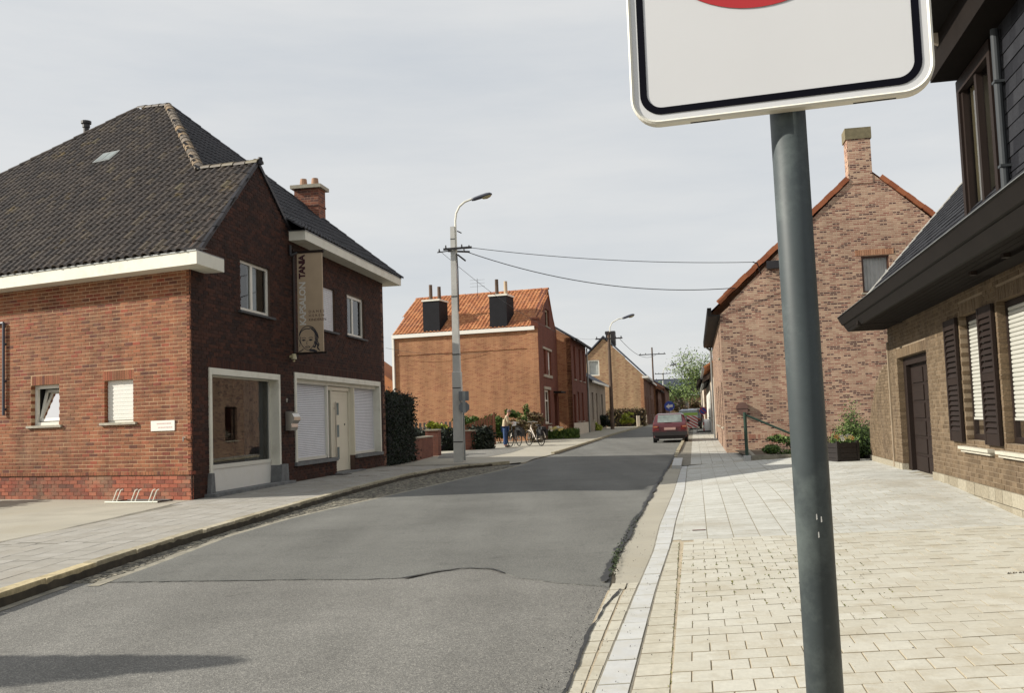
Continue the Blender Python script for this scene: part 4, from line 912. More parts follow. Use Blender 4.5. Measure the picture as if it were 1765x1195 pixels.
for z in (.55, 1.9): mb.cyl(FA.P(8.62, -.13, z), FA.P(8.62, -.19, z), .012)
mb.build('handle', M['steel'], dr)
mb = MB(); mb.cyl(FA.P(9.52, -.192, 1.45), FA.P(9.52, -.178, 1.45), .03); mb.build('spyhole', M['black_metal'], dr)
mb = MB(); FA.box(mb, 8.10, 10.2, -.26, .20, .02, .135); mb.build('door_step', M['bluestone'], salon)
mb = MB(); FA.box(mb, 7.6, 8.15, .02, .45, .085, .115); tag(mb.build('door_mat', M['black_metal']), 'dark grid mat on the pavement by the cream front door', 'door mat')
# upper windows
window(salon, FA, *H1['w1'][:2], 3.97, 5.13, rec=.07, fw_=.09, mull=(3.0,), curtain='curtain', curt_iv=[(2.4, 2.6), (3.05, 3.55)], sill='dark_sill', sill_out=.07, sill_ext=.14)['label'] = 'upper gable window with grey blue curtains'
w = window(salon, FA, *H1['w2'][:2], 3.99, 5.20, rec=.07, fw_=.06, sill='dark_sill', sill_out=.07, sill_ext=.14); w['label'] = 'upper window closed by a white shutter'
mb = MB()
for k in range(22): z = 4.03 + k * .052; FA.box(mb, 7.03, 8.34, -.09, -.06, z, z + .042)
mb.build('roller_shutter', M['shutter_pvc'], w)
window(salon, FA, *H1['w3'][:2], 4.0, 5.22, rec=.07, fw_=.09, mull=(10.1,), curtain='curtain', curt_iv=[(10.2, 10.55), (9.5, 9.8)], sill='dark_sill', sill_out=.07, sill_ext=.14)['label'] = 'upper window at the far end with curtains half drawn'
# lamp, number, mailbox
mb = MB(); FA.box(mb, 4.99, 5.05, 0, .06, 3.10, 3.16); mb.cyl(FA.P(5.02, .10, 3.19), FA.P(5.02, .10, 3.06), .05, .07, 10); mb.cyl(FA.P(5.02, .10, 3.04), FA.P(5.02, .10, 3.00), .03, .03, 8); mb.build('wall_lamp', M['lamp_glass'], salon)
text_mesh('11', .13, M['pvc'], FA.P(4.70, .004, 2.02), FA.u, (0, 0, 1), salon, 'house_number')
mb = MB(); prof = [(0.0, 1.34), (.12, 1.34), (.15, 1.42), (.14, 1.50), (.21, 1.58), (.21, 1.66), (.17, 1.74), (.0, 1.80)]
mb.prism([FA.P(4.62, .02 + o, z) for o, z in prof], FA.u * .42); tag(mb.build('mailbox', M['steel']), 'rounded steel mailbox on the brown wall between both shop windows', 'mailbox')
# eaves: white boxed gutters
K = A1 + FS.n * .42; # meeting of the two offset lines
import mathutils
def isect(p, d, q, e):
    t = ((q.x - p.x) * e.y - (q.y - p.y) * e.x) / (d.x * e.y - d.y * e.x); return Vector((p.x + d.x * t, p.y + d.y * t, 0))
K = isect(A1 + FS.n * .42, FS.u, A1 + FA.n * .42, FA.u)
def zed(p, z): return Vector((p.x, p.y, z))
out_ = [A1 + FS.n * .42 + FS.u * 14, K, A1 + FA.n * .42 + FA.u * .60, A1 + FA.u * .60 - FA.n * .0, A1 + FA.u * .02 + FS.u * .02, A1 + FS.u * 14]
mb = MB(); mb.prism([zed(p, 4.53) for p in out_], (0, 0, .25)); ev = mb.build('box_gutter', M['cream_paint'], salon)
mb = MB(); mb.prism([zed(p + (FS.n * .015 if i < 2 else Vector((0, 0, 0))), 4.78) for i, p in enumerate(out_)], (0, 0, .022)); mb.build('gutter_cap', M['zinc'], ev)
mb = MB(); FA.box(mb, 5.08, 13.80, .0, .42, 5.99, 6.21); FA.box(mb, 13.04, 13.80, -9, .0, 5.99, 6.21); ev = mb.build('box_gutter', M['cream_paint'], salon)
mb = MB(); FA.box(mb, 5.06, 13.82, .0, .435, 6.21, 6.23); mb.build('gutter_cap', M['zinc'], ev)
mb = MB(); mb.cyl(FA.P(5.02, .05, 5.62), FA.P(5.02, .05, 5.86), .035); mb.cyl(FA.P(5.02, .05, 5.6), FA.P(5.1, .2, 5.68), .03); mb.build('floodlight', M['black_metal'], salon)
# roof planes
n1h = -FS.n; P1S = math.tan(R(42.5))
def on_p1(p): return 7.44 + (((p - Gp).dot(n1h))) * P1S
Gp = FA.P(3.24, 0, 0)
def sd_pt(s, d): return FA.P(s, -d, 0)
Gv = zed(Gp, 7.44); Vv = zed(sd_pt(3.90, 1.715), 7.59); Tv = zed(sd_pt(8.70, 5.085), 10.95); T2 = zed(sd_pt(9.31, 6.35), 11.16); T3 = zed(sd_pt(7.89, 9.92), 8.99)
dd = (T3 - T2); Tend = T2 + dd * ((5.0 - T2.z) / dd.z)
Rk = zed(sd_pt(.42, 0), 4.96)
zl = 4.96; Lk = Rk + FS.u * ((Tend - Rk).dot(FS.u))
FF = zed(FA.P(13.80, .42, 0), 6.22); EE = zed(FA.P(5.10, .42, 0), 6.22); EW = zed(FA.P(5.16, 0, 0), 6.20)
mb = MB(); 
for p in ([Rk, Gv, Vv, Tv, T2, Tend, Lk], [Gv, EW, Vv], [EW, EE, FF, Vv], [Vv, FF, Tv]): mb.face([q - Vector((0, 0, .02)) for q in p])
bk = zed(sd_pt(17, 12), 6.2); mb.face([FF, bk, T2, Tv]); mb.face([T2, bk, Tend])
Ke = zed(K, 4.80); mb.face([Ke, Rk, Lk, Lk + FS.n * .82 - Vector((0, 0, .16))]); mb.face([Ke, zed(A1 + FA.n * .42 + FA.u * .6, 4.80), zed(A1 + FA.u * .6, 4.80), Rk])
roof = mb.build('roof', M['tile_shade'], salon)
t1 = Vector((n1h.x, n1h.y, P1S)).normalized()
Kx = Rk + FS.u * -.05
tile_roof(roof, Rk, FS.u.copy(), t1, [Rk, Gv, Vv, Tv, T2, Tend, Lk], .222, .290, M['tile_dark'], 230, seed=3, infill='roof_tiles', b0=.02)
tk = Vector((n1h.x * .82, n1h.y * .82, .16)).normalized(); e0 = Rk - n1h * .86 - Vector((0, 0, .17))
tile_roof(roof, e0, FS.u.copy(), tk, [e0 - FS.u * .36, e0 - FS.u * .1 + tk * .92, e0 + FS.u * 14 + tk * .92, e0 + FS.u * 14], .222, .290, M['tile_dark'], 30, seed=4, infill='roof_tiles', b0=.0)
# street slope (two faces share one eave direction)
nP = (FF - EE).cross(Vv - EE).normalized(); nP = nP if nP.z > 0 else -nP; tP = nP.cross(FA.u); tP = tP if tP.z > 0 else -tP
tile_roof(roof, EE, FA.u.copy(), tP, [EE - FA.u * .25, FF, Vv - FA.u * .15, EW - FA.u * .25], .222, .29, M['tile_shade'], 40, seed=5)
nQ = (FF - Vv).cross(Tv - Vv).normalized(); nQ = nQ if nQ.z > 0 else -nQ; eQ = (FF - Vv); eQ = Vector((FA.u.x, FA.u.y, 0)); eQ = (eQ - nQ * eQ.dot(nQ)).normalized(); tQ = nQ.cross(eQ); tQ = tQ if tQ.z > 0 else -tQ
tile_roof(roof, Vv, eQ, tQ, [Vv, FF, Tv], .222, .29, M['tile_shade'], 0, seed=6)
upz = Vector((0, 0, 1))
ridge_line(roof, Vv, Tv, .12, .33, M['ridge_pale'], 'ridge_tile', 1)
ridge_line(roof, Gv + FA.n * .05, Vv, .11, .33, M['tile_dark'], 'ridge_tile', 2, (.8, 1))
ridge_line(roof, Tv, T2, .11, .33, M['tile_dark'], 'ridge_tile', 3, (.6, 1))
ridge_line(roof, T3, T2, .11, .33, M['tile_dark'], 'ridge_tile', 4, (.2, .8))
ridge_line(roof, FF, Tv, .11, .33, M['tile_shade'], 'ridge_tile', 5)
# verge tiles on the gable rakes
for a, b, sd_ in ((Rk, Gv, 7), (EW, Gv, 8)):
    d = b - a; n = int(d.length / .27); dn = d.normalized(); r = random.Random(sd_)
    for i in range(n):
        mb = MB(); p = a + d * (i / n) - FA.n * .02 - Vector((0, 0, .05)); up_ = dn.cross(FA.n); up_ = up_ if up_.z > 0 else -up_
        q = d / n * 1.05
        mb.box(p + up_ * (.02), FA.n * .065, q, up_ * (.085 + .01 * (i % 2)) if FA.n.cross(q).dot(up_) > 0 else up_ * .09, r.random()); mb.build('verge_tile', M['tile_shade'], roof)
mb = MB(); mb.cyl(Gv + FA.n * .06 + Vector((0, 0, -.02)), Gv + FA.n * .08 + Vector((0, 0, .14)), .07, .05, 10); mb.build('finial', M['tile_shade'], roof)
# roof light
rl = zed(sd_pt(0, 0), 0)
c = Vector((-10.4, 25.2, 0)); 
def p1at(x, y): return Vector((x, y, 7.44 + (Vector((x, y, 0)) - Gp).dot(n1h) * P1S))
q0 = p1at(-10.55, 25.72) ; nn1 = FS.u.cross(t1); nn1 = nn1 if nn1.z > 0 else -nn1
mb = MB(); mb.box(q0 + nn1 * .03, FS.u * .62, t1 * .52, nn1 * .05) if FS.u.cross(t1).dot(nn1) > 0 else mb.box(q0 + nn1 * .03, t1 * .52, FS.u * .62, nn1 * .05); rlf = mb.build('roof_light', M['zinc'], roof)
mb = MB(); a = q0 + nn1 * .085 + FS.u * .05 + t1 * .05; mb.face([a, a + FS.u * .24, a + FS.u * .24 + t1 * .42, a + t1 * .42]); a = a + FS.u * .28; mb.face([a, a + FS.u * .24, a + FS.u * .24 + t1 * .42, a + t1 * .42]); mb.build('pane', M['car_glass'], rlf)
# flue behind the left hip
fl = T3 + (T2 - T3) * .62 + Vector((-.3, .6, -.5))
mb = MB(); mb.cyl(fl - Vector((0, 0, .6)), fl + Vector((0, 0, .95)), .085); mb.cyl(fl + Vector((0, 0, .55)), fl + Vector((0, 0, .62)), .15, .11); mb.cyl(fl + Vector((0, 0, 1.02)), fl + Vector((0, 0, 1.10)), .15, .15); mb.cyl(fl + Vector((0, 0, .9)), fl + Vector((0, 0, 1.02)), .11, .11); mb.build('flue_pipe', M['black_metal'], salon)
# chimney
fc = Fr(FA.P(11.5, -1.55, 0), (-.988, .155), (-.155, -.988)); 
mb = MB(); fc.box(mb, 0, .80, -.62, 0, 7.0, 8.92); fc.box(mb, -.02, .82, -.64, .02, 8.35, 8.40); ch = mb.build('chimney', brick_tex('chimney_brick', (.20, .075, .05), (.26, .10, .06), (.28, .17, .12), bw=.21, rh=.075, c3=(.12, .06, .05), c3amt=.3), salon, uv=(-.988, .155, 0))
mb = MB(); fc.box(mb, -.10, .90, -.72, .10, 8.92, 9.03); mb.build('chimney_cap', M['sill_stone'], ch)
for s in (.22, .60): mb = MB(); p = fc.P(s, -.31, 9.03); mb.cyl(p, p + Vector((0, 0, .27)), .13, .10, 12); mb.build('chimney_pot', M['pot_clay'], ch)

# hanging banner sign
Bf = Fr(FA.P(5.3, 0, 0), (.988, -.155), (-.155, -.988))
ban = thing('hanging_sign', 'tan hanging salon banner with lettering and drawn face on the brown facade', 'sign', tuple(FA.P(5.3, .1, 3.2)))
mb = MB(); Bf.box(mb, .12, .76, -.03, .03, 3.24, 5.69); mb.build('board', M['banner_tan'], ban)
mb = MB(); Bf.box(mb, .0, .80, -.05, .05, 5.69, 5.75); Bf.box(mb, .0, .84, -.04, .04, 3.19, 3.235); Bf.box(mb, .0, .03, -.06, .06, 3.1, 5.8); mb.build('bracket', M['brown_paint'], ban)
z_, ri = Vector((0, 0, 1)), Bf.u
txt, wd = text_mesh('KAPSALON', .225, M['banner_pale'], Bf.P(.325, .0315, 3.90), z_, -ri, ban, 'lettering', space=.93, bold=.005)
text_mesh('TANIA', .215, M['banner_dark'], Bf.P(.320, .0315, 5.06), z_, -ri, ban, 'lettering', space=.88, bold=.010)
for t, z, sp in (('DAMES', 4.20, 1.55), ('HEREN', 4.10, 1.55), ('KINDEREN', 4.00, .98)):
    text_mesh(t, .095, M['text_faint'] if False else M['brown_wood'], Bf.P(.40, .0315, z), ri, z_, ban, 'lettering', space=sp)
def stroke(mb, pts, w):
    P = [Bf.P(.12 + x * .64, .0318, 3.24 + y * .64) for x, y in pts]
    for a, b in zip(P, P[1:]):
        d = (b - a).normalized(); nn = d.cross(Bf.n) * w
        mb.face([a - nn - d * w * .4, b - nn + d * w * .4, b + nn + d * w * .4, a + nn - d * w * .4])
mb = MB()
def arc(cx, cy, rx_, ry_, a0, a1, n=12): return [(cx + rx_ * math.cos(R(lerp(a0, a1, i / n))), cy + ry_ * math.sin(R(lerp(a0, a1, i / n)))) for i in range(n + 1)]
stroke(mb, [(.10, .60), (.09, .40), (.16, .24), (.28, .12), (.40, .06), (.50, .12), (.62, .26), (.68, .42)], .008)
stroke(mb, arc(.40, .60, .36, .40, 175, 20, 20), .010); stroke(mb, arc(.36, .62, .30, .28, 170, 70, 12), .012)
for k in range(5): stroke(mb, [(.70 + .04 * math.sin(k), .75 - .02 * k), (.80 - .03 * k, .60 - .03 * k), (.74 + .05 * math.sin(k * 2), .42 - .04 * k), (.84 - .02 * k, .28 - .02 * k), (.76, .12 + .02 * k), (.86, .04)], .008)
for k in range(4): stroke(mb, [(.45 + .05 * k, .95), (.62 + .05 * k, .80 - .03 * k), (.70 + .04 * k, .66 - .05 * k)], .008)
for x in (.22, .50):
    stroke(mb, arc(x, .45, .065, .03, 0, 180, 6), .010); stroke(mb, arc(x, .46, .03, .02, 0, 360, 6), .012); stroke(mb, arc(x, .52, .09, .04, 20, 150, 6), .007)
stroke(mb, [(.36, .44), (.33, .32), (.37, .29)], .006); stroke(mb, [(.28, .20), (.34, .225), (.37, .215), (.41, .225), (.47, .20)], .008); stroke(mb, arc(.375, .20, .08, .035, 190, 350, 6), .008)
stroke(mb, [(.66, .40), (.70, .28), (.66, .18), (.60, .20)], .020); stroke(mb, [(.46, .07), (.62, .05), (.72, .0)], .03); stroke(mb, [(.02, .02), (.10, .05), (.2, .12)], .012)
stroke(mb, [(.05, .70), (.03, .52), (.08, .36), (.05, .22)], .008)
mb.build('drawn_face', M['banner_ink'], ban)

# bike rack in the yard
rack = thing('bike_rack', 'low cream steel bicycle rack on the yard by the side wall', 'bike rack', tuple(FS.P(1.0, .35, .1)))
mb = MB(); a, b = FS.P(.25, .62, .115), FS.P(1.45, .75, .115); mb.cyl(a, b, .018); mb.build('rail', M['cream_paint'], rack)
mb = MB(); mb.cyl(FS.P(.35, .15, .115), FS.P(1.4, .25, .115), .016); mb.cyl(a, FS.P(.35, .15, .115), .014); mb.cyl(b, FS.P(1.4, .25, .115), .014); mb.build('frame', M['black_metal'], rack)
for s in (.36, .46, .80, .90, 1.27, 1.37):
    mb = MB(); mb.tube([FS.P(s, .64, .115), FS.P(s - .07, .60, .33)], .012, 6); mb.tube([FS.P(s - .07, .60, .33), FS.P(s - .085, .56, .345)], .012, 6); mb.build('hoop', M['cream_paint'], rack)

# ---------------------------------------------------------------- near sign post
PX, PY = .592, 1.985
post = thing('sign_post', 'round dark grey green steel post holding the big white road sign', 'post', (PX, PY, 0))
mb = MB(); mb.cyl((PX + .010, PY, -.1), (PX - .014, PY, 2.95), .0358, .0358, 40); po = mb.build('tube', M['post_green'], post, smooth=True)
mb = MB(); mb.cyl((PX - .014, PY, 2.95), (PX - .014, PY, 2.965), .037, .034, 40); mb.build('cap', M['plastic_dark'], post)
r = random.Random(4); mb = MB()
for px_, pz in ((-.005, 1.19), (-.003, 1.155), (.004, 1.185)): # chipped paint
    a = Vector((PX + px_, PY - .0361, pz)); mb.face([a + Vector((-.0012, 0, -.006)), a + Vector((.0016, 0, -.005)), a + Vector((.001, 0, .006)), a + Vector((-.001, 0, .005))])
mb.build('paint_chip', M['white_paint'], post)
yaw = R(17); PF = Fr((PX, PY), (math.cos(yaw), -math.sin(yaw)), (-math.sin(yaw), -math.cos(yaw)))
sign = thing('road_sign', 'big white road sign with black border and red ring on the near post', 'road sign', (PX, PY, 2.0))
def rrect(s0, s1, z0, z1, rad, n=10):
    P = []
    for cx, cz, a0 in ((s1 - rad, z0 + rad, -90), (s1 - rad, z1 - rad, 0), (s0 + rad, z1 - rad, 90), (s0 + rad, z0 + rad, 180)):
        for i in range(n + 1): a = R(a0 + 90 * i / n); P.append((cx + rad * math.cos(a), cz + rad * math.sin(a)))
    return P
S0, S1, Z0, Z1 = -.320, .272, 2.005, 2.90
OF = .052
mb = MB(); ou = rrect(S0, S1, Z0, Z1, .058); 
n = len(ou); fr_, bk_ = [PF.P(s, OF + .012, z) for s, z in ou], [PF.P(s, OF - .014, z) for s, z in ou]
inn = rrect(S0 + .004, S1 - .004, Z0 + .004, Z1 - .004, .055); frn = [PF.P(s, OF + .015, z) for s, z in inn]; inn2 = rrect(S0 + .008, S1 - .008, Z0 + .008, Z1 - .008, .052); fin = [PF.P(s, OF + .0105, z) for s, z in inn2]
mb.raw(fr_ + bk_ + frn + fin, [(i, n + i, n + (i + 1) % n, (i + 1) % n) for i in range(n)] + [(2 * n + i, i, (i + 1) % n, 2 * n + (i + 1) % n) for i in range(n)] + [(3 * n + i, 2 * n + i, 2 * n + (i + 1) % n, 3 * n + (i + 1) % n) for i in range(n)])
rim = mb.build('rim', M['sign_rim'], sign)
mb = MB(); mb.face([PF.P(s, OF + .010, z) for s, z in ou]); mb.face([PF.P(s, OF - .0135, z) for s, z in reversed(ou)], mi=1); mb.build('plate', [M['sign_white'], M['sign_back']], sign)
o1, o2 = rrect(S0 + .020, S1 - .022, Z0 + .020, Z1 - .02, .045), rrect(S0 + .0345, S1 - .0365, Z0 + .0345, Z1 - .0345, .032)
mb = MB(); P1, P2 = [PF.P(s, OF + .0115, z) for s, z in o1], [PF.P(s, OF + .0115, z) for s, z in o2]
for i in range(n): mb.face([P1[i], P1[(i + 1) % n], P2[(i + 1) % n], P2[i]])
mb.build('border_line', M['sign_black'], sign)
mb = MB(); cx, cz, ra, rb = -.045, 2.472, .250, .195
A_, B_ = [[PF.P(cx + q * math.cos(2 * math.pi * i / 72), OF + .012, cz + q * math.sin(2 * math.pi * i / 72)) for i in range(72)] for q in (ra, rb)]
for i in range(72): mb.face([A_[i], A_[(i + 1) % 72], B_[(i + 1) % 72], B_[i]])
mb.build('red_ring', M['sign_red'], sign)
for a, b in ((-.20, -.14), (.12, .20)):
    mb = MB(); mb.box(PF.P(a, OF - .004, Z0 - .0006), PF.u * (b - a), PF.n * -.006, (0, 0, .002)); mb.build('drain_slot', M['sign_black'], sign)
for zc in (2.15, 2.75):
    mb = MB(); mb.cyl((PX - .006, PY, zc - .015), (PX - .006, PY, zc + .015), .039, .039, 24); mb.box(PF.P(-.06, OF - .016, zc - .015), PF.u * .12, PF.n * .006, (0, 0, .03)); mb.build('clamp', M['zinc'], sign)

# ---------------------------------------------------------------- tan brick house with louvred shutters (right)
F2 = Fr(W0, H2D, H2N)
h2 = thing('shuttered_house', 'tan brick house with deep brown eaves and louvred window shutters beside the forecourt', 'house', (W0.x, W0.y, .1))
H2 = dict(door=(.05, 2.78, .10, 2.35), w1=(-3.66, -2.33, .90, 2.68), w2=(-6.3, -4.28, .90, 2.68), w3=(-9.6, -7.4, .9, 2.68))
hs2 = list(H2.values())
sh_ = wall_sheet(F2, -14, 3.66, .30, 3.05, [(a - .006, b + .006, c - .006, d + .006) for a, b, c, d in hs2], -.005, .3)
wall2 = sh_.build('wall', M['mortar_tan'], h2)
pc = brick_pieces(F2, -12, 3.66, .305, 3.04, holes=[(a, b, c, d + .19) for a, b, c, d in hs2], bl=.22, ch=.0665, j=.010, depth=.11, seed=25)
for a, b, c, d in hs2: pc += soldier_pieces(F2, a, b, d, d + .185, w=.07, seed=int(a * 7) + 40)
place_pieces([q for q in pc if q[0].y > 8], 'brick', 'brick', 'brickwork', M['brick_tan'], wall2, 250)
# pale stone plinth
pc = []; r = random.Random(71)
for k, (a, b) in enumerate(((-.12, .12), (.12, .30))):
    s = -10
    while s < 3.6:
        l = r.uniform(.28, .6); e = min(s + l, 3.66)
        if s < .05 < e: e = .05
        if .05 <= s < 2.78: s = 2.78; continue
        c = F2.P((s + e) / 2, -.05 + (.022 if k == 0 else .012) + r.uniform(-.003, .003), (a + b) / 2); ax, ay = F2.u * (e - s - .008), F2.n * .12
        if ax.cross(ay).z < 0: ax, ay = ay, ax
        pc.append((c, ax, ay, Vector((0, 0, b - a - .008)), r.random())); s = e
mb = MB(); F2.box(mb, -14, .04, -.3, -.01, -.2, .298); F2.box(mb, 2.79, 3.66, -.3, -.01, -.2, .298); plinth = mb.build('plinth', M['mortar_tan'], h2)
place_pieces(pc, 'brick', 'stone', 'stones', M['stone_plinth'], plinth, 60)
# recessed door with brick jamb
mb = MB(); F2.box(mb, 0.0, 2.8, -.40, -.302, 2.36, 2.46); mb.build('door_head', M['brick_tan_far'], h2, uv=tuple(H2D))
mb = MB(); F2.box(mb, 2.52, 2.775, -.24, -.115, .08, 2.34); F2.box(mb, .055, .16, -.24, -.115, .08, 2.34); F2.box(mb, .16, 2.52, -.24, -.115, 2.20, 2.34); dr = mb.build('side_door', M['brown_paint'], h2); dr['label'] = 'recessed dark brown panelled door'
mb = MB(); F2.box(mb, .16, 2.52, -.25, -.20, .10, 2.20); mb.build('leaf', M['brown_paint'], dr)
for sc_ in (.26, 1.38):
    for z in (.20, .53, .86, 1.19, 1.52, 1.85):
        mb = MB(); F2.box(mb, sc_, sc_ + 1.0, -.20, -.180, z, z + .27); mb.build('panel', M['brown_paint'], dr)
mb = MB(); F2.box(mb, .0, 2.9, -.50, .30, .09, .175); mb.build('door_step', M['sill_stone'], h2)
# windows: brown frames, cream roller blinds of separate slats, curtains below
for i, key in enumerate(('w1', 'w2', 'w3')):
    a, b, c, d = H2[key]
    w = window(h2, F2, a, b, c, d, rec=.10, fmat='brown_paint', fw_=.075, curtain='curtain_yellow', curt_iv=[(lerp(a, b, q) , lerp(a, b, q + .10)) for q in (.12, .36, .62, .82)])
    w['label'] = ('narrow', 'wide', 'far')[i] + ' brown window with its cream roller blind three quarters down' if i < 2 else 'brown window with cream roller blind'
    z = 1.22
    bl = MB(); F2.box(bl, a + .06, b - .06, -.155, -.10, z - .035, z - .002); bl.build('blind_rail', M['blind'], w)
    while z < d - .02:
        m_ = MB(); P = F2.P; s0, s1 = a + .06, b - .06; hh = min(.0555, d - .02 - z)
        for (o0, zz0), (o1, zz1) in zip([(-.128, 0), (-.112, .008), (-.108, .028), (-.112, .046), (-.128, .0535)], [(-.112, .008), (-.108, .028), (-.112, .046), (-.128, .0535)]):
            m_.face([P(s1, o0, z + zz0 * hh / .0555), P(s0, o0, z + zz0 * hh / .0555), P(s0, o1, z + zz1 * hh / .0555), P(s1, o1, z + zz1 * hh / .0555)])
        m_.build('slat', M['blind'], w); z += .0555
    mb = MB(); F2.box(mb, a - .22 if i else -3.74, b + .2, -.09, .09, .76, .80 + .002); F2.box(mb, a - .2 if i else -3.72, b + .18, -.09, .055, .72, .762); mb.build('sill', M['sill_cream'], w)
def louvre_shutter(s0, s1, z0=.86, z1=2.68):
    mb = MB(); o0, o1 = .012, .055; fwid = .075; zm = (z0 + z1) / 2 - .02
    F2.box(mb, s0, s0 + fwid, o0, o1, z0, z1); F2.box(mb, s1 - fwid, s1, o0, o1, z0, z1)
    for a, b in ((z0, z0 + .15), (zm - .05, zm + .05), (z1 - .15, z1)): F2.box(mb, s0 + fwid, s1 - fwid, o0, o1 - .004, a, b)
    F2.box(mb, s0 + fwid, s1 - fwid, .004, .011, z0 + .15, z1 - .15)
    sh = mb.build('shutter', M['brown_paint'], h2)
    for a, b in ((z0 + .15, zm - .05), (zm + .05, z1 - .15)):
        n_ = 9
        for k in range(n_):
            z = a + (b - a) * k / n_; hgt = (b - a) / n_; P = F2.P; m_ = MB()
            m_.prism([P(s0 + fwid - .002, o1 - .006, z + .004), P(s0 + fwid - .002, o1 - .002, z + .014), P(s0 + fwid - .002, o0 + .006, z + hgt * .98), P(s0 + fwid - .002, o0, z + hgt * .9)], F2.u * (s1 - s0 - 2 * fwid + .004)); m_.build('louvre', M['brown_paint'], sh)
louvre_shutter(-2.27, -1.53); louvre_shutter(-4.20, -3.50); louvre_shutter(-7.3, -6.4)
# garden wing wall at the far end of the house, swept down to the ground
mb = MB(); prof = [(3.66, -.1), (6.85, -.1), (6.80, .95), (6.45, 1.35), (5.6, 1.9), (4.9, 2.18), (4.35, 2.30), (3.66, 2.30)]
mb.prism([F2.P(s, -.30, z) for s, z in prof], F2.n * .29); wing = mb.build('garden_wall', M['mortar_tan'], h2)
def wtop(s): 
    for (s0, z0), (s1, z1) in zip(prof[2:][::-1], prof[1:][::-1][0:]): 
        pass
    q = [(3.66, 2.30), (4.35, 2.30), (4.9, 2.18), (5.6, 1.9), (6.45, 1.35), (6.80, .95)]
    for (a, b), (c, d) in zip(q, q[1:]):
        if a <= s <= c: return lerp(b, d, (s - a) / (c - a))
    return .9
place_pieces(brick_pieces(F2, 3.67, 6.8, .305, 2.3, bl=.22, ch=.0665, j=.010, depth=.30, seed=27, ztop=wtop), 'brick', 'brick', 'brickwork', M['brick_tan'], wing, 30)
mb = MB(); F2.box(mb, 3.67, 6.86, -.31, .02, -.1, .298); mb.build('plinth', M['stone_plinth'], wing)
mb = MB(); F2.box(mb, 3.60, 3.70, -.02, .03, .2, 2.74); mb.build('corner_joint', M['mortar_tan'], h2)
# end wall
mb = MB(); e2 = Fr(F2.P(3.66, 0, 0), -F2.n, F2.u); e2.box(mb, .32, 8, -.3, -.002, -.1, 3.1); mb.build('end_wall', M['brick_mix2'], h2, uv=tuple(-H2N))
# eaves: boarded soffit, fascia, gutter
mb = MB(); F2.box(mb, -14, 3.66 + .12, -.3, .70, 3.02, 3.045); ev = mb.build('soffit', M['soffit'], h2)
k = 0
for k in range(7): 
    mb = MB(); o = .02 + k * .097; F2.box(mb, -14, 3.78, o, o + .088, 3.005, 3.02); mb.build('soffit_board', M['soffit'], ev)
mb = MB(); P = F2.P; mb.prism([P(-14, .70, 3.0), P(-14, .74, 3.0), P(-14, .83, 3.13), P(-14, .80, 3.15), P(-14, .70, 3.14)], F2.u * 17.80); mb.build('fascia', M['gutter_brown'], h2)
mb = MB(); mb.prism([P(-14, .80, 3.13), P(-14, .86, 3.15), P(-14, .93, 3.29), P(-14, .95, 3.30), P(-14, .935, 3.31), P(-14, .78, 3.31), P(-14, .78, 3.15)], F2.u * 17.84); mb.build('gutter', M['gutter_brown'], h2)
mb = MB(); F2.box(mb, -14, 3.80, .925, .945, 3.31, 3.318); mb.build('gutter_rim', M['zinc'], h2)
# roof
rs = math.tan(R(48)); rp = lambda s, o: F2.P(s, o, 3.28 + (.80 - o) * rs)
mb = MB(); mb.face([rp(-14, .80), rp(2.2, .80), rp(2.2, -4), rp(-14, -4)]); mb.face([rp(2.2, -4), F2.P(2.2, -8, 3.2), F2.P(-14, -8, 3.2), rp(-14, -4)]); mb.prism([P(2.2, .80, 3.0), P(2.2, .80, 3.28), rp(2.2, -4), P(2.2, -8.6, 3.0)], F2.u * -.25); 
F2.box(mb, 2.2, 3.7, -8, .78, 3.05, 3.30)
rf = mb.build('roof', M['soffit'], h2)
ts = Vector((-F2.n.x, -F2.n.y, rs)).normalized(); nn2 = F2.u.cross(ts); nn2 = nn2 if nn2.z > 0 else -nn2
pc = []; r = random.Random(81); ln = (4.8) / math.cos(R(48)) ; j = 0
while j * .20 < ln:
    s = (-9.4 if j < 12 else -4.0) + (.12 if j % 2 else 0)
    while s < 2.15:
        e = min(s + .24, 2.2); c = rp(0, .80) + F2.u * ((s + e) / 2) + ts * (j * .20 + .12) + nn2 * (.014 + r.uniform(-.002, .002)); ax, ay = F2.u * (e - s - .006), ts * .26 + nn2 * -.016
        if ax.cross(ay).dot(nn2) < 0: ax, ay = ay, ax
        pc.append((c, ax, ay, nn2 * .009, r.random())); s += .24
    j += 1
place_pieces(pc, 'brick', 'roof_slate', 'roof_slates', M['slate'], rf, 150)
mb = MB(); a, b = rp(2.2, .84), rp(2.2, -4); mb.box(a - nn2 * .12, F2.u * .03, (b - a), nn2 * .16); mb.build('verge_trim', M['white_paint'], rf)
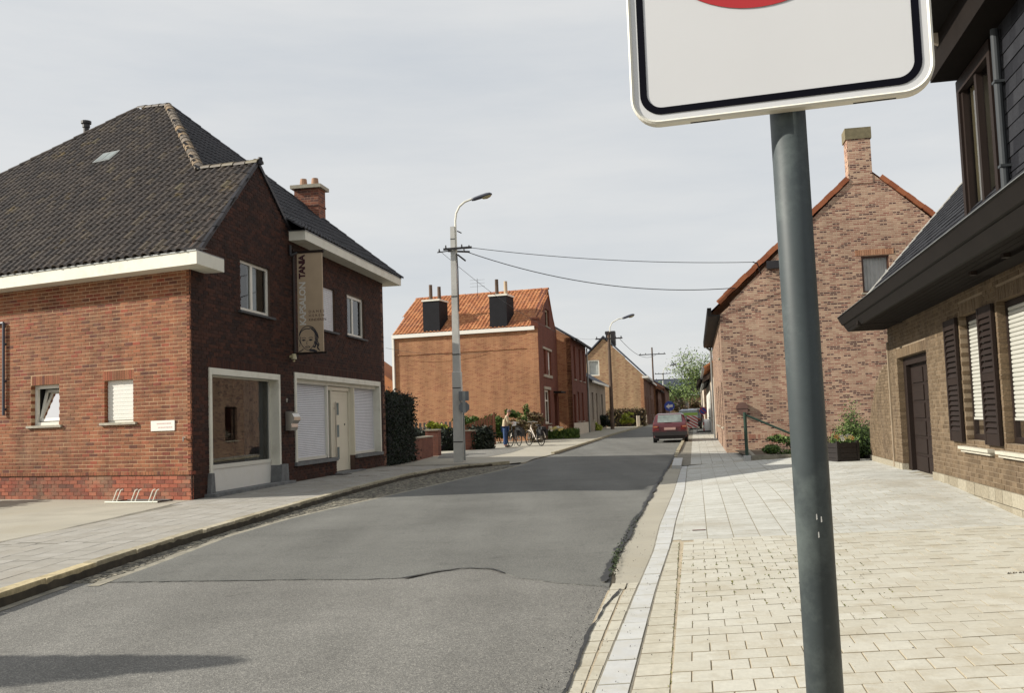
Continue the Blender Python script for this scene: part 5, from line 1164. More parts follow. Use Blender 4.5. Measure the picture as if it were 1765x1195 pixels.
# dormer front rising over the gutter
DO = -.10; dz0, dz1 = 3.3, 5.98
class DFr(Fr):
    def P(f, s, o, z): return Fr.P(f, -2.39 + .864 * s, o, 3.5 + (z - 3.9) * .9)
    def box(f, mb, s0, s1, o0, o1, z0, z1, tone=.5, mi=0, skip=()):
        g = Fr(f.O, f.u, f.n); g.box(mb, -2.39 + .864 * s0, -2.39 + .864 * s1, o0, o1, 3.5 + (z0 - 3.9) * .9, 3.5 + (z1 - 3.9) * .9, tone, mi, skip)
DO = .40
D = DFr(F2.P(0, DO, 0), F2.u, F2.n)
mb = wall_sheet(D, -9.5, -2.90, dz0, 6.02, [(-4.52, -3.02, 3.9, 5.88)], -.02, .25); mb.build('dormer_wall', M['soffit'], h2)
mb = MB(); D.box(mb, -3.02, -2.90, -.03, .05, dz0, 5.98); D.box(mb, -4.60, -4.48, -.03, .05, dz0, 5.98); D.box(mb, -4.48, -3.02, -.03, .05, 5.80, 5.98); D.box(mb, -3.86, -3.76, -.05, .03, 3.9, 5.8); D.box(mb, -3.10, -3.02, -.05, .02, 3.9, 5.8); dw = mb.build('dormer_window', M['brown_paint'], h2); dw['label'] = 'tall dormer window with pale curtains above the gutter'
mb = MB(); mb.face([D.P(-4.48, -.035, 3.9), D.P(-3.02, -.035, 3.9), D.P(-3.02, -.035, 5.8), D.P(-4.48, -.035, 5.8)]); mb.build('pane', M['glass_dim'], dw)
mb = MB()
for a0, a1 in ((-3.72, -3.15), (-4.40, -4.05)):
    nn_ = 14
    for i in range(nn_): a, b = lerp(a0, a1, i / nn_), lerp(a0, a1, (i + 1) / nn_); mb.face([D.P(a, -.06 + .01 * math.sin(i * 2), 3.9), D.P(b, -.16 + .01 * math.sin(i * 2 + 2), 3.9), D.P(b, -.16 + .01 * math.sin(i * 2 + 2), 5.8), D.P(a, -.06 + .01 * math.sin(i * 2), 5.8)])
mb.build('curtain', M['curtain_yellow'], dw)
mb = MB(); D.box(mb, -4.5, -3.0, -.9, -.88, 3.9, 5.9); mb.build('dark_room', M['interior'], dw)
pc = []; r = random.Random(83)
for k in range(14):
    z = 3.55 + k * .175; s = -6.6 + (.13 if k % 2 else 0)
    while s < -4.62:
        e = min(s + .26, -4.61); c = D.P((s + e) / 2, .004 + r.uniform(0, .002), z + .0875); ax, ay = D.u * (e - s - .006), D.n * .012 
        az = Vector((0, 0, .185)) - D.n * .012
        if ax.cross(ay).z < 0: ax, ay = ay, ax
        pc.append((c, ax, ay, az, r.random())); s += .26
place_pieces(pc, 'brick', 'wall_slate', 'wall_slates', M['slate'], bpy.data.objects['dormer_wall'], 110)
mb = MB(); mb.tube([D.P(-4.98, .07, 5.95), D.P(-4.98, .07, 3.75), D.P(-4.85, .35, 3.48)], .045, 12); 
for z in (5.3, 4.3): D.box(mb, -5.04, -4.92, 0, .12, z, z + .03)
mb.build('downpipe', M['pipe_dark'], h2)
mb = MB(); D.box(mb, -9.5, -2.86, -.05, .33, 6.02, 6.06); D.box(mb, -9.5, -2.86, .28, .33, 6.06, 7.3); D.box(mb, -2.90, -2.86, -.3, .28, 6.06, 7.3); do = mb.build('dormer_fascia', M['soffit'], h2)
mb = MB(); D.box(mb, -9.5, -3.45, .33, .62, 6.50, 6.56); D.box(mb, -9.5, -3.45, .58, .64, 6.56, 6.70); mb.build('dormer_gutter', M['gutter_brown'], h2)
mb = MB(); mb.face([D.P(-9.5, .66, 6.71), D.P(-3.4, .66, 6.71), D.P(-3.4, -1.5, 9.1), D.P(-9.5, -1.5, 9.1)]); mb.prism([D.P(-3.4, .66, 6.66), D.P(-3.4, .66, 6.72), D.P(-3.4, -1.5, 9.12), D.P(-3.4, -1.5, 9.0)], F2.u * .02, mi=1); mb.build('dormer_roof', [M['slate_far'], M['white_paint']], h2)
mb = MB(); mb.prism([D.P(-3.50, .30, 6.32), D.P(-3.50, .60, 6.50), D.P(-3.50, .30, 6.50)], F2.u * .06); mb.build('bracket', M['render_pale'], h2)

# ---------------------------------------------------------------- mixed brick gable house (right, beyond the forecourt)
def V2n(u): return Vector((u.y, -u.x, 0))
G3 = Fr(C3, GD, -SD); T3f = Fr(C3, SD, -GD)
h3 = thing('gable_house', 'pink and purple mixed brick gable house with orange verge tiles and tall chimney', 'house', (C3.x, C3.y, 0))
wn_ = (4.68, 5.56, 5.22, 6.44)
mb = wall_sheet(G3, 0, 9.9, -.1, 4.74, [], 0, .3)
wall_sheet(G3, 0.35, 9.6, 4.74, 5.14, [], 0, .3, mb); wall_sheet(G3, 1.9, 8.0, 5.14, 6.50, [wn_], 0, .3, mb)
for out_ in ([(0, 4.74), (.35, 4.74), (.35, 5.05)], [(9.6, 4.74), (9.9, 4.74), (9.6, 5.0)], [(.35, 5.14), (1.9, 5.14), (1.9, 6.60), (.37, 5.14)], [(8.0, 5.14), (9.55, 5.14), (8.0, 6.62)], [(1.78, 6.50), (8.1, 6.50), (4.95, 9.45)]):
    mb.prism([G3.P(s, -.3, z) for s, z in out_], G3.n * .30)
gw = mb.build('gable_wall', M['brick_mix'], h3, uv=tuple(GD))
pc = soldier_pieces(G3, 4.50, 5.74, 6.46, 6.66, w=.072, proud=.012, seed=4); M['soldier'] = tone_mat('soldier', [(0, (.30, .13, .07)), (1, (.44, .25, .15))]); place_pieces(pc, 'brick', 'brick', 'b', M['soldier'], gw, 40)
pc = soldier_pieces(G3, .0, 9.0, .50, .66, w=.075, proud=.006, seed=5); M['soldier2'] = tone_mat('soldier2', [(0, (.12, .055, .05)), (.4, (.34, .16, .11)), (1, (.50, .34, .24))]); place_pieces(pc, 'brick', 'brick', 'brickwork', M['soldier2'], gw, 0)
w = window(h3, G3, *wn_, rec=.06, fmat='brown_wood', fw_=.06, glass='glass_dim', curtain='curtain_white', sill='sill_stone', sill_out=.05); w['label'] = 'small gable window with striped curtains in a brown frame'
# street side with openings
ops = [(1.6, 2.9, .9, 2.5), (4.3, 5.3, .1, 2.4), (6.6, 8.0, .9, 2.5), (9.6, 11.0, .9, 2.5), (2.2, 3.0, 3.4, 4.4)]
mb = wall_sheet(T3f, .02, 16, -.1, 4.72, ops, 0, .3); mb.build('street_wall', M['brick_mix2'], h3, uv=tuple(SD))
for o_ in ops:
    if o_[2] > .5: window(h3, T3f, *o_, rec=.12, fmat='brown_paint', fw_=.06, sill='sill_stone', curtain='curtain_white')
mb = MB(); T3f.box(mb, 4.3, 5.3, -.2, -.14, .1, 2.4); mb.build('door', M['brown_wood'], h3)
mb = MB(); T3f.box(mb, -.1, 16, .0, .40, 4.68, 4.74); T3f.box(mb, -.1, 16, .28, .42, 4.74, 4.98); mb.build('gutter', M['gutter_brown'], h3)
mb = MB()
LE, RE, PK = G3.P(-.32, 0, 4.86), G3.P(10.2, 0, 4.86), G3.P(4.95, 0, 9.50)
mb.face([LE, PK, PK + SD * 16, LE + SD * 16]); mb.face([PK, RE, RE + SD * 16, PK + SD * 16]); mb.face([LE - V3(0, 0, .1), PK - V3(0, 0, .1), PK + SD * 16 - V3(0, 0, .1), LE + SD * 16 - V3(0, 0, .1)]); rf = mb.build('roof', M['tile_orange'], h3)
# orange verge tiles, stepping
for a, b, sd_ in ((LE + V3(.3, 0, .22) * 0 + GD * .30 + V3(0, 0, .28), PK - GD * .52 - V3(0, 0, .42), 1), (PK + GD * .50 - V3(0, 0, .42), RE - GD * .2 + V3(0, 0, .2), 2)):
    d = b - a; n = int(d.length / .33); up_ = Vector((0, 0, 1)); nn = d.normalized().cross(-SD); nn = nn if nn.z > 0 else -nn; r = random.Random(sd_)
    for i in range(n):
        m_ = MB(); p = a + d * (i / n) - SD * .05 + nn * (-.06 + r.uniform(-.004, .004)); q = d / n * 1.0; tl = nn * (.15 + (.02 if d.z > 0 else .0))
        if q.cross(SD).dot(tl) > 0: m_.box(p + nn * (.012 * (1 if i % 2 else 0)), q, SD * .25, tl, r.random())
        else: m_.box(p + nn * (.012 * (1 if i % 2 else 0)), SD * .25, q, tl, r.random())
        m_.build('verge_tile', M['verge_orange'], rf)
mb = MB(); G3.box(mb, 4.44, 5.20, -.62, .02, 8.9, 10.42); ch = mb.build('chimney', M['brick_mix'], h3, uv=tuple(GD))
mb = MB(); G3.box(mb, 4.40, 5.24, -.68, .05, 10.42, 10.80); mb.build('chimney_cap', mat('mossy_stone', (.17, .145, .085), .9, var=.25, vscale=6), ch)
mb = MB(); G3.box(mb, 1.62, 2.05, -.05, .16, 6.20, 6.46); mb.build('cable_box', M['black_metal'], h3)
mb = MB(); q = G3.P(.57, 0, 1.5); 
prof = [(-.20, 1.52), (-.19, 1.62), (-.12, 1.71), (0, 1.745), (.12, 1.71), (.19, 1.62), (.20, 1.52), (.15, 1.36), (.05, 1.30), (-.08, 1.32), (-.15, 1.40)]
mb.prism([G3.P(.57 + a, .01, z) for a, z in prof], G3.n * .10); G3.box(mb, .36, .78, .01, .125, 1.53, 1.56); tag(mb.build('mailbox', M['copper_box']), 'rounded brown metal mailbox on the mixed brick gable beside the green rail', 'mailbox')
mb = MB(); mb.tube([T3f.P(15.6, .08, 4.7), T3f.P(15.6, .08, .1)], .05, 8); mb.tube([T3f.P(15.6, .35, 4.75), T3f.P(15.6, .08, 4.5)], .05, 8); mb.build('downpipe', M['zinc'], h3)

# green rail with white base post, edging, planting
rail = thing('garden_rail', 'dark green garden rail sloping down from a post with white foot', 'rail', (6.23, 26.6, 0))
mb = MB(); mb.cyl((6.23, 26.6, .22), (6.23, 26.6, 1.40), .045); mb.build('post', M['green_metal'], rail)
mb = MB(); mb.cyl((7.95, 26.2, .1), (7.95, 26.2, 1.42), .045); mb.build('post', M['green_metal'], rail)
mb = MB(); mb.cyl((6.23, 26.6, 1.34), (7.55, 26.3, .70), .03); mb.build('sloping_bar', M['green_metal'], rail)
mb = MB(); mb.box((6.15, 26.5, -.02), (.16, 0, 0), (0, .16, 0), (0, 0, .26)); mb.build('foot', M['concrete_white'], rail)
e_ = Fr((6.36, 26.5), (.80, -.16), (-.16, -.80)); L_ = 2.0
mb = MB(); e_.box(mb, 0, L_, -.10, 0, -.05, .24); e_.box(mb, 0, .1, -6.3, -.10, -.05, .22); e_.box(mb, L_ - .1, L_, -4, -.1, -.05, .22); tag(mb.build('bed_edging', M['concrete_line']), 'low pale concrete edging of the planting bed under the gable', 'edging')
mb = MB(); mb.face([(6.4, 26.6, .15), (8.3, 26.2, .15), (9.3, 32.6, .15), (7.3, 33.0, .15)]); struct(mb.build('planting_bed', M['soil']))
def bush(name, label, cat, c, size, n, leaf, mt, group=None, stems=5, clump=9, shell=.2):
    t = thing(name, label, cat, (c[0], c[1], c[2] - size[2]), group); r = random.Random(int(c[0] * 100 + c[1] * 10)); mb = MB(); leaves(mb, c, size, n, leaf, r, shell, clump=clump); mb.build('foliage', M[mt], t)
    mb = MB(); b = Vector((c[0], c[1], c[2] - size[2] - .03))
    for _ in range(stems): q = Vector((c[0] + r.uniform(-.6, .6) * size[0], c[1] + r.uniform(-.6, .6) * size[1], c[2] + r.uniform(-.2, .6) * size[2])); mb.cyl(b, q, .012 + .01 * size[2], .005, 5)
    mb.build('stem', M['bark'], t); return t
bush('shrub', 'low green shrub in the edged bed left of the near post', 'shrub', (7.45, 27.3, .42), (.62, .5, .30), 1500, .045, 'leaf_green')
PBc = Vector((7.70, 23.25, .09))
pb = thing('planter_box', 'dark wooden planter box with white and yellow pansies beside the garden wall', 'planter', tuple(PBc))
fp = Fr(PBc, (.985, .17), (.17, -.985))
mb = MB(); fp.box(mb, -.34, -.28, -.34, .34, .0, .60); fp.box(mb, .28, .34, -.34, .34, .0, .60); mb.build('corner_post', M['planter_wood'], pb) if False else None
for a, b, c, d in ((-.28, -.22, .22, .28), (.22, .28, .22, .28), (-.28, -.22, -.28, -.22), (.22, .28, -.28, -.22)):
    mb = MB(); fp.box(mb, a, b, c, d, .0 + PBc.z, .56 + PBc.z); mb.build('corner_post', M['planter_wood'], pb)
for k in range(4):
    for a, b, c, d in ((-.22, .22, .24, .27), (-.22, .22, -.27, -.24), (-.27, -.24, -.22, .22), (.24, .27, -.22, .22)):
        mb = MB(); z = PBc.z + .05 + k * .12; fp.box(mb, a, b, c, d, z, z + .112); mb.build('board', M['planter_wood'], pb)
mb = MB(); fp.box(mb, -.24, .24, -.24, .24, PBc.z + .05, PBc.z + .49); mb.build('soil', M['soil'], pb)
pan = thing('pansies', 'white and yellow pansies growing in the dark planter box', 'flowers', tuple(PBc + V3(0, 0, .6)))
mb = MB(); r = random.Random(91)
leaves(mb, PBc + V3(0, 0, .56), (.26, .26, .08), 240, .04, r); mb.build('foliage', M['leaf_green'], pan)
for m_, n in (('petal_white', 7), ('petal_yellow', 6), ('petal_orange', 3)):
    for _ in range(n):
        mb = MB(); c = fp.P(r.uniform(-.26, .16), r.uniform(-.1, .28), PBc.z + .63 + r.uniform(-.03, .05))
        for k in range(5): a = k * 1.257; q = c + V3(math.cos(a) * .028, -.01, math.sin(a) * .028); mb.face([q + V3(.03 * math.cos(a + t_), 0, .03 * math.sin(a + t_)) for t_ in (0, 1.57, 3.14, 4.71)])
        mb.build('flower', M[m_], pan)
# conifer behind, spreading juniper with upswept sprays
jt = thing('conifer_shrub', 'bright green upright conifer shrub behind the dark planter box', 'shrub', (8.3, 24.15, .1)); mb = MB(); r = random.Random(92)
for _ in range(300):
    a = r.uniform(0, 6.28); rr = r.random() ** .6 * .62; h = 1.45 * (1 - rr / .75) * r.uniform(.6, 1.1) + .25; b = Vector((8.3 + rr * .3 * math.cos(a), 24.15 + rr * .3 * math.sin(a), .25 + r.uniform(0, .3))); q = Vector((8.3 + rr * 1.15 * math.cos(a), 24.15 + rr * 1.15 * math.sin(a), .1 + h))
    t_ = r.random()
    for i in range(26):
        f = i / 26; p = b.lerp(q, f) + Vector((r.gauss(0, .03), r.gauss(0, .03), -.10 * math.sin(f * 3.1) + r.gauss(0, .02))); leafq(mb, p, .046 * (1.15 - f * .5), r, min(1, t_ * .6 + f * .4))
mb.build('foliage', M['leaf_conifer'], jt); mb = MB(); mb.cyl((8.3, 24.15, .05), (8.3, 24.15, .9), .05, .02, 8); mb.build('trunk', M['bark'], jt)
bush('shrub', 'dark broad shrub in a low pot against the sloped garden wall', 'shrub', (8.75, 24.6, .55), (.42, .35, .45), 1700, .04, 'leaf_hedge', clump=5)
mb = MB(); mb.cyl((8.62, 24.3, .1), (8.62, 24.3, .42), .20, .27, 20); tag(mb.build('plant_pot', M['planter_wood']), 'dark round plant pot half hidden behind the wooden planter', 'plant pot')

# ---------------------------------------------------------------- orange brick house on the left, beyond the lamp post
C4 = Vector((1.47, 55.0, 0)); s4 = Vector((-9, 3, 0)).normalized()
S4 = Fr(C4, s4, (-s4.y * -1 * -1, s4.x, 0) if False else (-.316, -.949)); F4 = Fr(C4, SD, GD)
h4 = thing('orange_brick_house', 'orange brick house with orange pantiles and two black slate clad chimneys', 'house', (C4.x, C4.y, .19))
fo4 = dict(a=(1.95, 2.75, 4.02, 5.48), b=(3.65, 4.95, 4.02, 5.48), g=(1.75, 3.95, 1.15, 3.12), d=(5.70, 6.95, .35, 2.95), at=(3.05, 4.75, 6.95, 8.0))
def gz4(s): return min(6.95, 99)
mb = wall_sheet(S4, .3, 8.85, -.1, 6.42, [], 0, .3); side4 = mb.build('side_wall', M['brick_orange'], h4, uv=tuple(s4))
mb = MB(); S4.box(mb, .0, 8.85, .0, .035, 5.42, 5.50); S4.box(mb, -.01, .62, .0, .05, -.1, 6.62); S4.box(mb, .62, .70, .0, .03, 5.50, 6.4); mb.build('brick_band', M['brick_orange'], side4, uv=tuple(s4))
mb = wall_sheet(F4, 0, 7.7, -.1, 6.6, list(fo4.values()), 0, .3)
for out_ in ([(0.0, 6.6), (3.05, 6.6), (3.05, 8.66), (.0, 6.74)], [(4.75, 6.6), (7.7, 6.6), (7.7, 7.0), (4.75, 8.88)], [(3.05, 6.6), (4.75, 6.6), (4.75, 6.95), (3.05, 6.95)], [(3.05, 8.0), (4.75, 8.0), (4.75, 8.88), (4.1, 9.32), (3.05, 8.66)]):
    mb.prism([F4.P(s, -.3, z) for s, z in out_], F4.n * .3)
fw4 = mb.build('front_wall', M['brick_red_front'], h4, uv=tuple(SD))
mb = MB(); S4.box(mb, .15, 8.95, .0, .16, 6.45, 6.66); S4.box(mb, 8.87, 8.99, -.1, .12, .2, 6.66); mb.build('white_gutter', M['white_paint'], h4)
e0 = S4.P(.25, .10, 6.66); e1 = S4.P(8.95, .10, 6.66); r0 = F4.P(4.1, 0, 9.25) + s4 * -.1; r1 = r0 + s4 * 8.7; e0 = S4.P(-.05, .08, 6.66)
mb = MB(); mb.face([e0, e1, r1, r0]); bk_ = F4.P(8.0, 0, 6.4); mb.face([r0, r1, bk_ + s4 * 8.8, bk_]); mb.prism([e1 - V3(0, 0, .2), r1, bk_ + s4 * 8.8], s4 * -.2); rf4 = mb.build('roof', M['tile_orange'], h4)
e4 = (e1 - e0).normalized(); n4 = e4.cross(r0 - e0).normalized(); n4 = n4 if n4.z > 0 else -n4; t4 = n4.cross(e4); t4 = t4 if t4.z > 0 else -t4
tile_roof(rf4, e0, e4, t4, [e0, e1, r1, r0], .235, .33, M['tile_orange'], 0, seed=9)
ridge_line(rf4, r0, r1, .12, .4, M['tile_orange'], 'ridge_tile', 9, (0, .6), objs=False)
mb = MB(); F4.box(mb, -.1, .55, -.35, .03, 6.55, 7.05); F4.box(mb, -.14, .60, -.39, .06, 7.05, 7.15); mb.build('kneeler', M['brick_red_front'], h4, uv=tuple(SD))
for s, sh4 in ((6.45, 'left'), (2.30, 'right')):
    mb = MB(); c = S4.P(s, -.35, 0); cf = Fr(c, s4, S4.n)
    cf.box(mb, -.52, .52, -.9, .40, 6.72, 8.52); ch = mb.build('chimney', mat('chimney_slate', (.010, .010, .013), .7, spec=.2, var=.2), h4)
    mb = MB(); cf.box(mb, -.57, .57, -.95, .45, 8.52, 8.62); mb.build('chimney_cap', M['pvc'], ch)
    for k, o in ((-.30, 0), (.24, -.1)):
        mb = MB(); p = cf.P(k, -.2, 8.62); mb.cyl(p, p + V3(0, 0, .95 if k > 0 else .8), .11, .10, 10); mb.build('chimney_pot', M['pole_wood' if sh4 == 'left' or k > 0 else 'banner_tan'], ch)
mb = MB(); p = S4.P(4.6, -2.9, 8.9); mb.cyl(p, p + V3(0, 0, 1.2), .012); 
for z in (.7, .9, 1.1): mb.cyl(p + V3(-.45, .1, z), p + V3(.45, -.1, z), .006)
mb.build('aerial', M['black_metal'], h4)
for k, o_ in fo4.items():
    if k == 'd': continue
    w = window(h4, F4, *o_, rec=.12, fmat='pvc' if k != 'at' else 'sill_stone', fw_=.10, mull=((o_[0] + o_[1]) / 2,) if k in 'g' else (), trans=(2.5,) if k == 'g' else (), curtain='curtain_white', sill='sill_stone')
    if k in 'ab': mb = MB(); F4.box(mb, o_[0] + .1, o_[1] - .1, -.145, -.125, o_[2] + .35, o_[3] - .08); mb.build('blind', M['curtain_white'], w)
mb = MB(); F4.box(mb, 5.7, 6.95, -.3, -.22, .35, 2.95); mb.build('door', M['brown_paint'], h4)
mb = MB(); F4.box(mb, 1.6, 5.1, .0, .05, 5.50, 5.62); F4.box(mb, 1.6, 5.1, 0, .05, 3.86, 4.0); F4.box(mb, 1.6, 4.1, 0, .06, 3.14, 3.3); mb.build('lintel', M['sill_stone'], fw4)
mb = MB(); F4.box(mb, 5.4, 7.4, 0, .5, 3.0, 3.10); mb.build('door_canopy', M['gutter_brown'], h4)
# a low outbuilding roof seen between the salon and the orange house
ob = thing('outbuilding', 'small white gabled outbuilding with orange roof glimpsed behind the tall clipped hedge', 'house', (-9.0, 62, .2))
of = Fr((-8.0, 62), (-.97, .24), (-.24, -.97))
mb = MB(); of.box(mb, -1.5, 6, -4, 0, -.1, 3.0); mb.build('wall', M['white_paint'], ob)
mb = MB(); mb.prism([of.P(-2.0, .1, 3.0), of.P(6, .1, 3.0), of.P(2.0, .1, 5.9)], of.n * -4.2); mb.build('roof', M['tile_orange'], ob)
mb = MB(); of.box(mb, -1.8, 6, .1, .2, 2.9, 3.3); of.box(mb, -1.2, 4, .0, .06, 1.9, 2.5); mb.build('fascia', M['cream_paint'], ob)

# ---------------------------------------------------------------- other houses down the street
def row_house(name, label, O, L_, depth, eave, ridge, wallm, sidem, roofm, openings, gutter=True, wincol='pvc', gz=None, sill=True, zbase=None, u=SD, n=GD, chimneys=(), door='brown_wood', overhang=.3):
    """house with its eaves on the street: front wall with real openings, gable walls, pitched roof"""
    O = Vector((O[0], O[1], 0)); f = Fr(O, u, n); zb = tz(O.y) if zbase is None else zbase
    t = thing(name, label, 'house', (O.x, O.y, zb)); ops = [(a, b, zb + c, zb + d) for a, b, c, d, *_ in openings]
    mb = wall_sheet(f, 0, L_, zb - .3, zb + eave, ops, 0, .3); mb.build('front_wall', M[wallm], t, uv=tuple(u))
    for s in (0, L_):
        mb = MB(); P = f.P; out_ = [P(s, -.01, zb - .3), P(s, -depth, zb - .3), P(s, -depth, zb + eave), P(s, -depth / 2, zb + ridge - .08), P(s, -.01, zb + eave)]
        mb.prism(out_, f.u * (.25 if s == 0 else -.25)); mb.build('gable_wall', M[sidem], t, uv=tuple(n))
    mb = MB(); oh = overhang; sl = (ridge - eave) / (depth / 2); P = f.P
    for sgn in (0, 1):
        a = [P(-.12, oh, zb + eave - oh * sl + .05), P(L_ + .12, oh, zb + eave - oh * sl + .05), P(L_ + .12, -depth / 2, zb + ridge + .05), P(-.12, -depth / 2, zb + ridge + .05)]
        if sgn: a = [P(-.12, -depth - oh, zb + eave - oh * sl + .05), P(L_ + .12, -depth - oh, zb + eave - oh * sl + .05), P(L_ + .12, -depth / 2, zb + ridge + .05), P(-.12, -depth / 2, zb + ridge + .05)]
        mb.prism(a, (0, 0, .10))
    rf = mb.build('roof', M[roofm], t)
    if gutter: mb = MB(); f.box(mb, -.15, L_ + .15, oh - .02, oh + .10, zb + eave - oh * sl - .06, zb + eave - oh * sl + .10); mb.build('gutter', M['gutter_brown' if gutter is True else gutter], t)
    for c in chimneys:
        mb = MB(); s, w_, h_ = c; f.box(mb, s, s + w_, -depth / 2 - .4, -depth / 2 + .35, zb + ridge - .6, zb + ridge + h_); mb.build('chimney', M[sidem], t, uv=tuple(u))
    for a, b, c, d, *k in openings:
        kk = k[0] if k else 'w'
        if kk == 'w': window(t, f, a, b, zb + c, zb + d, rec=.12, fmat=wincol, fw_=.07, curtain='curtain_white' if wincol == 'pvc' else None, sill='sill_stone' if sill else None)
        else:
            mb = MB(); f.box(mb, a, b, -.22, -.15, zb + c, zb + d); mb.build('door', M[door], t)
    return t, f, zb
h5, f5, zb5 = row_house('slate_roof_house', 'two storey red brick house with dark slate roof next to the orange brick house', (3.75, 62.6), 8.8, 7.5, 6.35, 8.7, 'brick_red_front', 'brick_orange', 'slate_far',
    [(1.3, 2.3, 3.7, 5.9), (4.2, 5.2, 3.7, 5.9), (6.6, 7.6, 3.7, 5.9), (2.6, 3.7, .95, 2.9), (5.2, 6.2, .95, 2.9), (.5, 1.6, .1, 2.7, 'd')], chimneys=((.4, 1.0, .6),), overhang=.35)
mb = MB(); f5.box(mb, .1, 8.7, .002, .03, zb5, zb5 + .85); mb.build('render_plinth', M['render_pale'], h5)
mb = MB(); mb.tube([f5.P(8.7, .1, zb5 + 6.2), f5.P(8.7, .1, zb5)], .05); mb.build('downpipe', M['zinc'], h5)
row_house('low_cottage', 'low grey brown cottage with slate roof between slate house and yellow gable', (5.55, 72.2), 13.3, 7.5, 3.9, 6.2, 'brick_grey', 'brick_grey', 'slate_far',
    [(1.8, 3.0, .9, 3.0), (5.0, 6.1, .2, 3.0, 'd'), (9.4, 10.8, .9, 3.0)], wincol='brown_paint', gutter='white_paint')
# yellow brick gable house: its gable looks down the street towards us
c7 = Vector((12.55, 94.5, 0)); z7 = tz(94.5)
h7 = thing('yellow_gable_house', 'yellow brick gable house with one white attic window far down the street', 'house', (c7.x, c7.y, z7))
G7 = Fr(c7, -GD, -SD); sp = 7.4
mb = wall_sheet(G7, 0, sp, z7 - .3, z7 + 4.85, [], 0, .3)
wall_sheet(G7, 1.7, 5.6, z7 + 4.85, z7 + 6.6, [(4.2, 5.3, z7 + 4.95, z7 + 6.5)], 0, .3, mb)
for out_ in ([(0, 4.85), (1.7, 4.85), (1.7, 6.55)], [(5.6, 4.85), (sp, 4.85), (5.6, 6.6)], [(1.65, 6.6), (5.7, 6.6), (3.7, 8.55)]): mb.prism([G7.P(s, -.3, z7 + z) for s, z in out_], G7.n * .3)
mb.build('gable_wall', M['brick_yellow'], h7, uv=tuple(GD))
window(h7, G7, 4.2, 5.3, z7 + 4.95, z7 + 6.5, rec=.04, fw_=.12, curtain='curtain_white')
mb = MB(); G7.box(mb, .0, .30, .0, .04, z7 - .2, z7 + 4.6); G7.box(mb, 0, sp, 0, .05, z7 - .2, z7 + .75); mb.build('brick_quoin', M['brick_orange'], h7, uv=tuple(GD))
mb = MB()
for s0, z0, s1, z1 in ((-.35, 4.6, 3.7, 8.7), (3.7, 8.7, sp + .3, 4.75)): mb.prism([G7.P(s0, .12, z7 + z0), G7.P(s1, .12, z7 + z1), G7.P(s1, .12, z7 + z1 + .16), G7.P(s0, .12, z7 + z0 + .16)], G7.n * -12)
mb.build('roof', M['slate_far'], h7)
mb = MB(); G7.box(mb, 2.6, 3.5, -1.6, -.5, z7 + 7.9, z7 + 9.3); mb.build('chimney', M['black_metal'], h7)
mb = MB(); G7.box(mb, -.45, .1, -12, .2, z7 + 4.55, z7 + 4.75); mb.build('gutter', M['white_paint'], h7)
mb = MB(); f7 = Fr(c7, SD, GD); wl_ = wall_sheet(f7, .02, 12, z7 - .3, z7 + 4.7, [(1.5, 2.6, z7 + .9, z7 + 2.8), (4, 5, z7 + .1, z7 + 2.6), (7, 8.2, z7 + .9, z7 + 2.8)], 0, .3); wl_.build('front_wall', M['brick_brown'], h7, uv=tuple(SD))
for a, b, c, d in ((1.5, 2.6, .9, 2.8), (7, 8.2, .9, 2.8)): window(h7, f7, a, b, z7 + c, z7 + d, rec=.12, fmat='brown_paint')
mb = MB(); f7.box(mb, 4, 5, -.25, -.18, z7 + .1, z7 + 2.6); mb.build('door', M['brown_wood'], h7)
q = c7 + SD * 12.1
row_house('terrace_house', 'brown terraced house just past the yellow gable, white gutter', (q.x, q.y), 11, 8, 4.6, 7.3, 'brick_brown', 'brick_orange', 'slate_far', [(1.5, 2.7, .9, 2.7), (4.2, 5.2, .1, 2.6, 'd'), (7, 8.4, .9, 2.7), (1.6, 2.8, 3.0, 4.2)], gutter='white_paint', wincol='pvc')
q = q + SD * 11.1
row_house('terrace_house', 'orange roofed terraced house farther down on the left', (q.x + .5, q.y), 12, 8, 3.9, 6.7, 'brick_brown', 'brick_orange', 'tile_orange', [(1.5, 2.7, .9, 2.7), (4.2, 5.2, .1, 2.6, 'd'), (7, 8.4, .9, 2.7)], wincol='pvc')
q = q + SD * 12.2
row_house('terrace_house', 'last dark brick terraced house at the left end of the street', (q.x + 1.0, q.y), 22, 9, 4.4, 7.0, 'brick_brown', 'brick_brown', 'slate_far', [(2, 3.4, .9, 2.7), (6, 7, .1, 2.6, 'd'), (10, 11.4, .9, 2.7), (15, 16.4, .9, 2.7)], wincol='pvc')
# right side, behind the mixed brick gable
q = C3 + SD * 16.1
row_house('cream_cottage', 'cream fronted cottage with orange roof behind the mixed brick gable house', (q.x, q.y), 12, 8, 3.75, 6.2, 'render_pale', 'brick_mix2', 'tile_orange', [(2, 3.2, .9, 2.6), (5, 6, .1, 2.5, 'd'), (8, 9.4, .9, 2.6)], n=-GD, overhang=.45, gutter='zinc')
q = q + SD * 12.2
row_house('pale_house', 'pale fronted low house with white pipes further along the right pavement', (q.x, q.y), 20, 8, 3.2, 5.6, 'white_paint', 'render_pale', 'gutter_brown', [(2, 3.2, .9, 2.4), (5, 6, .1, 2.4, 'd'), (8, 9.4, .9, 2.4), (12, 13.2, .9, 2.4)], n=-GD, overhang=.4, gutter='zinc')
q = q + SD * 20.4
row_house('brown_house', 'orange brown brick house in the distance on the right side', (q.x - .2, q.y), 34, 9, 4.0, 6.6, 'render_pale', 'brick_mix2', 'gutter_brown', [(2, 3.2, .9, 2.4), (5, 6, .1, 2.4, 'd'), (9, 10.4, .9, 2.4)], n=-GD, overhang=.4)
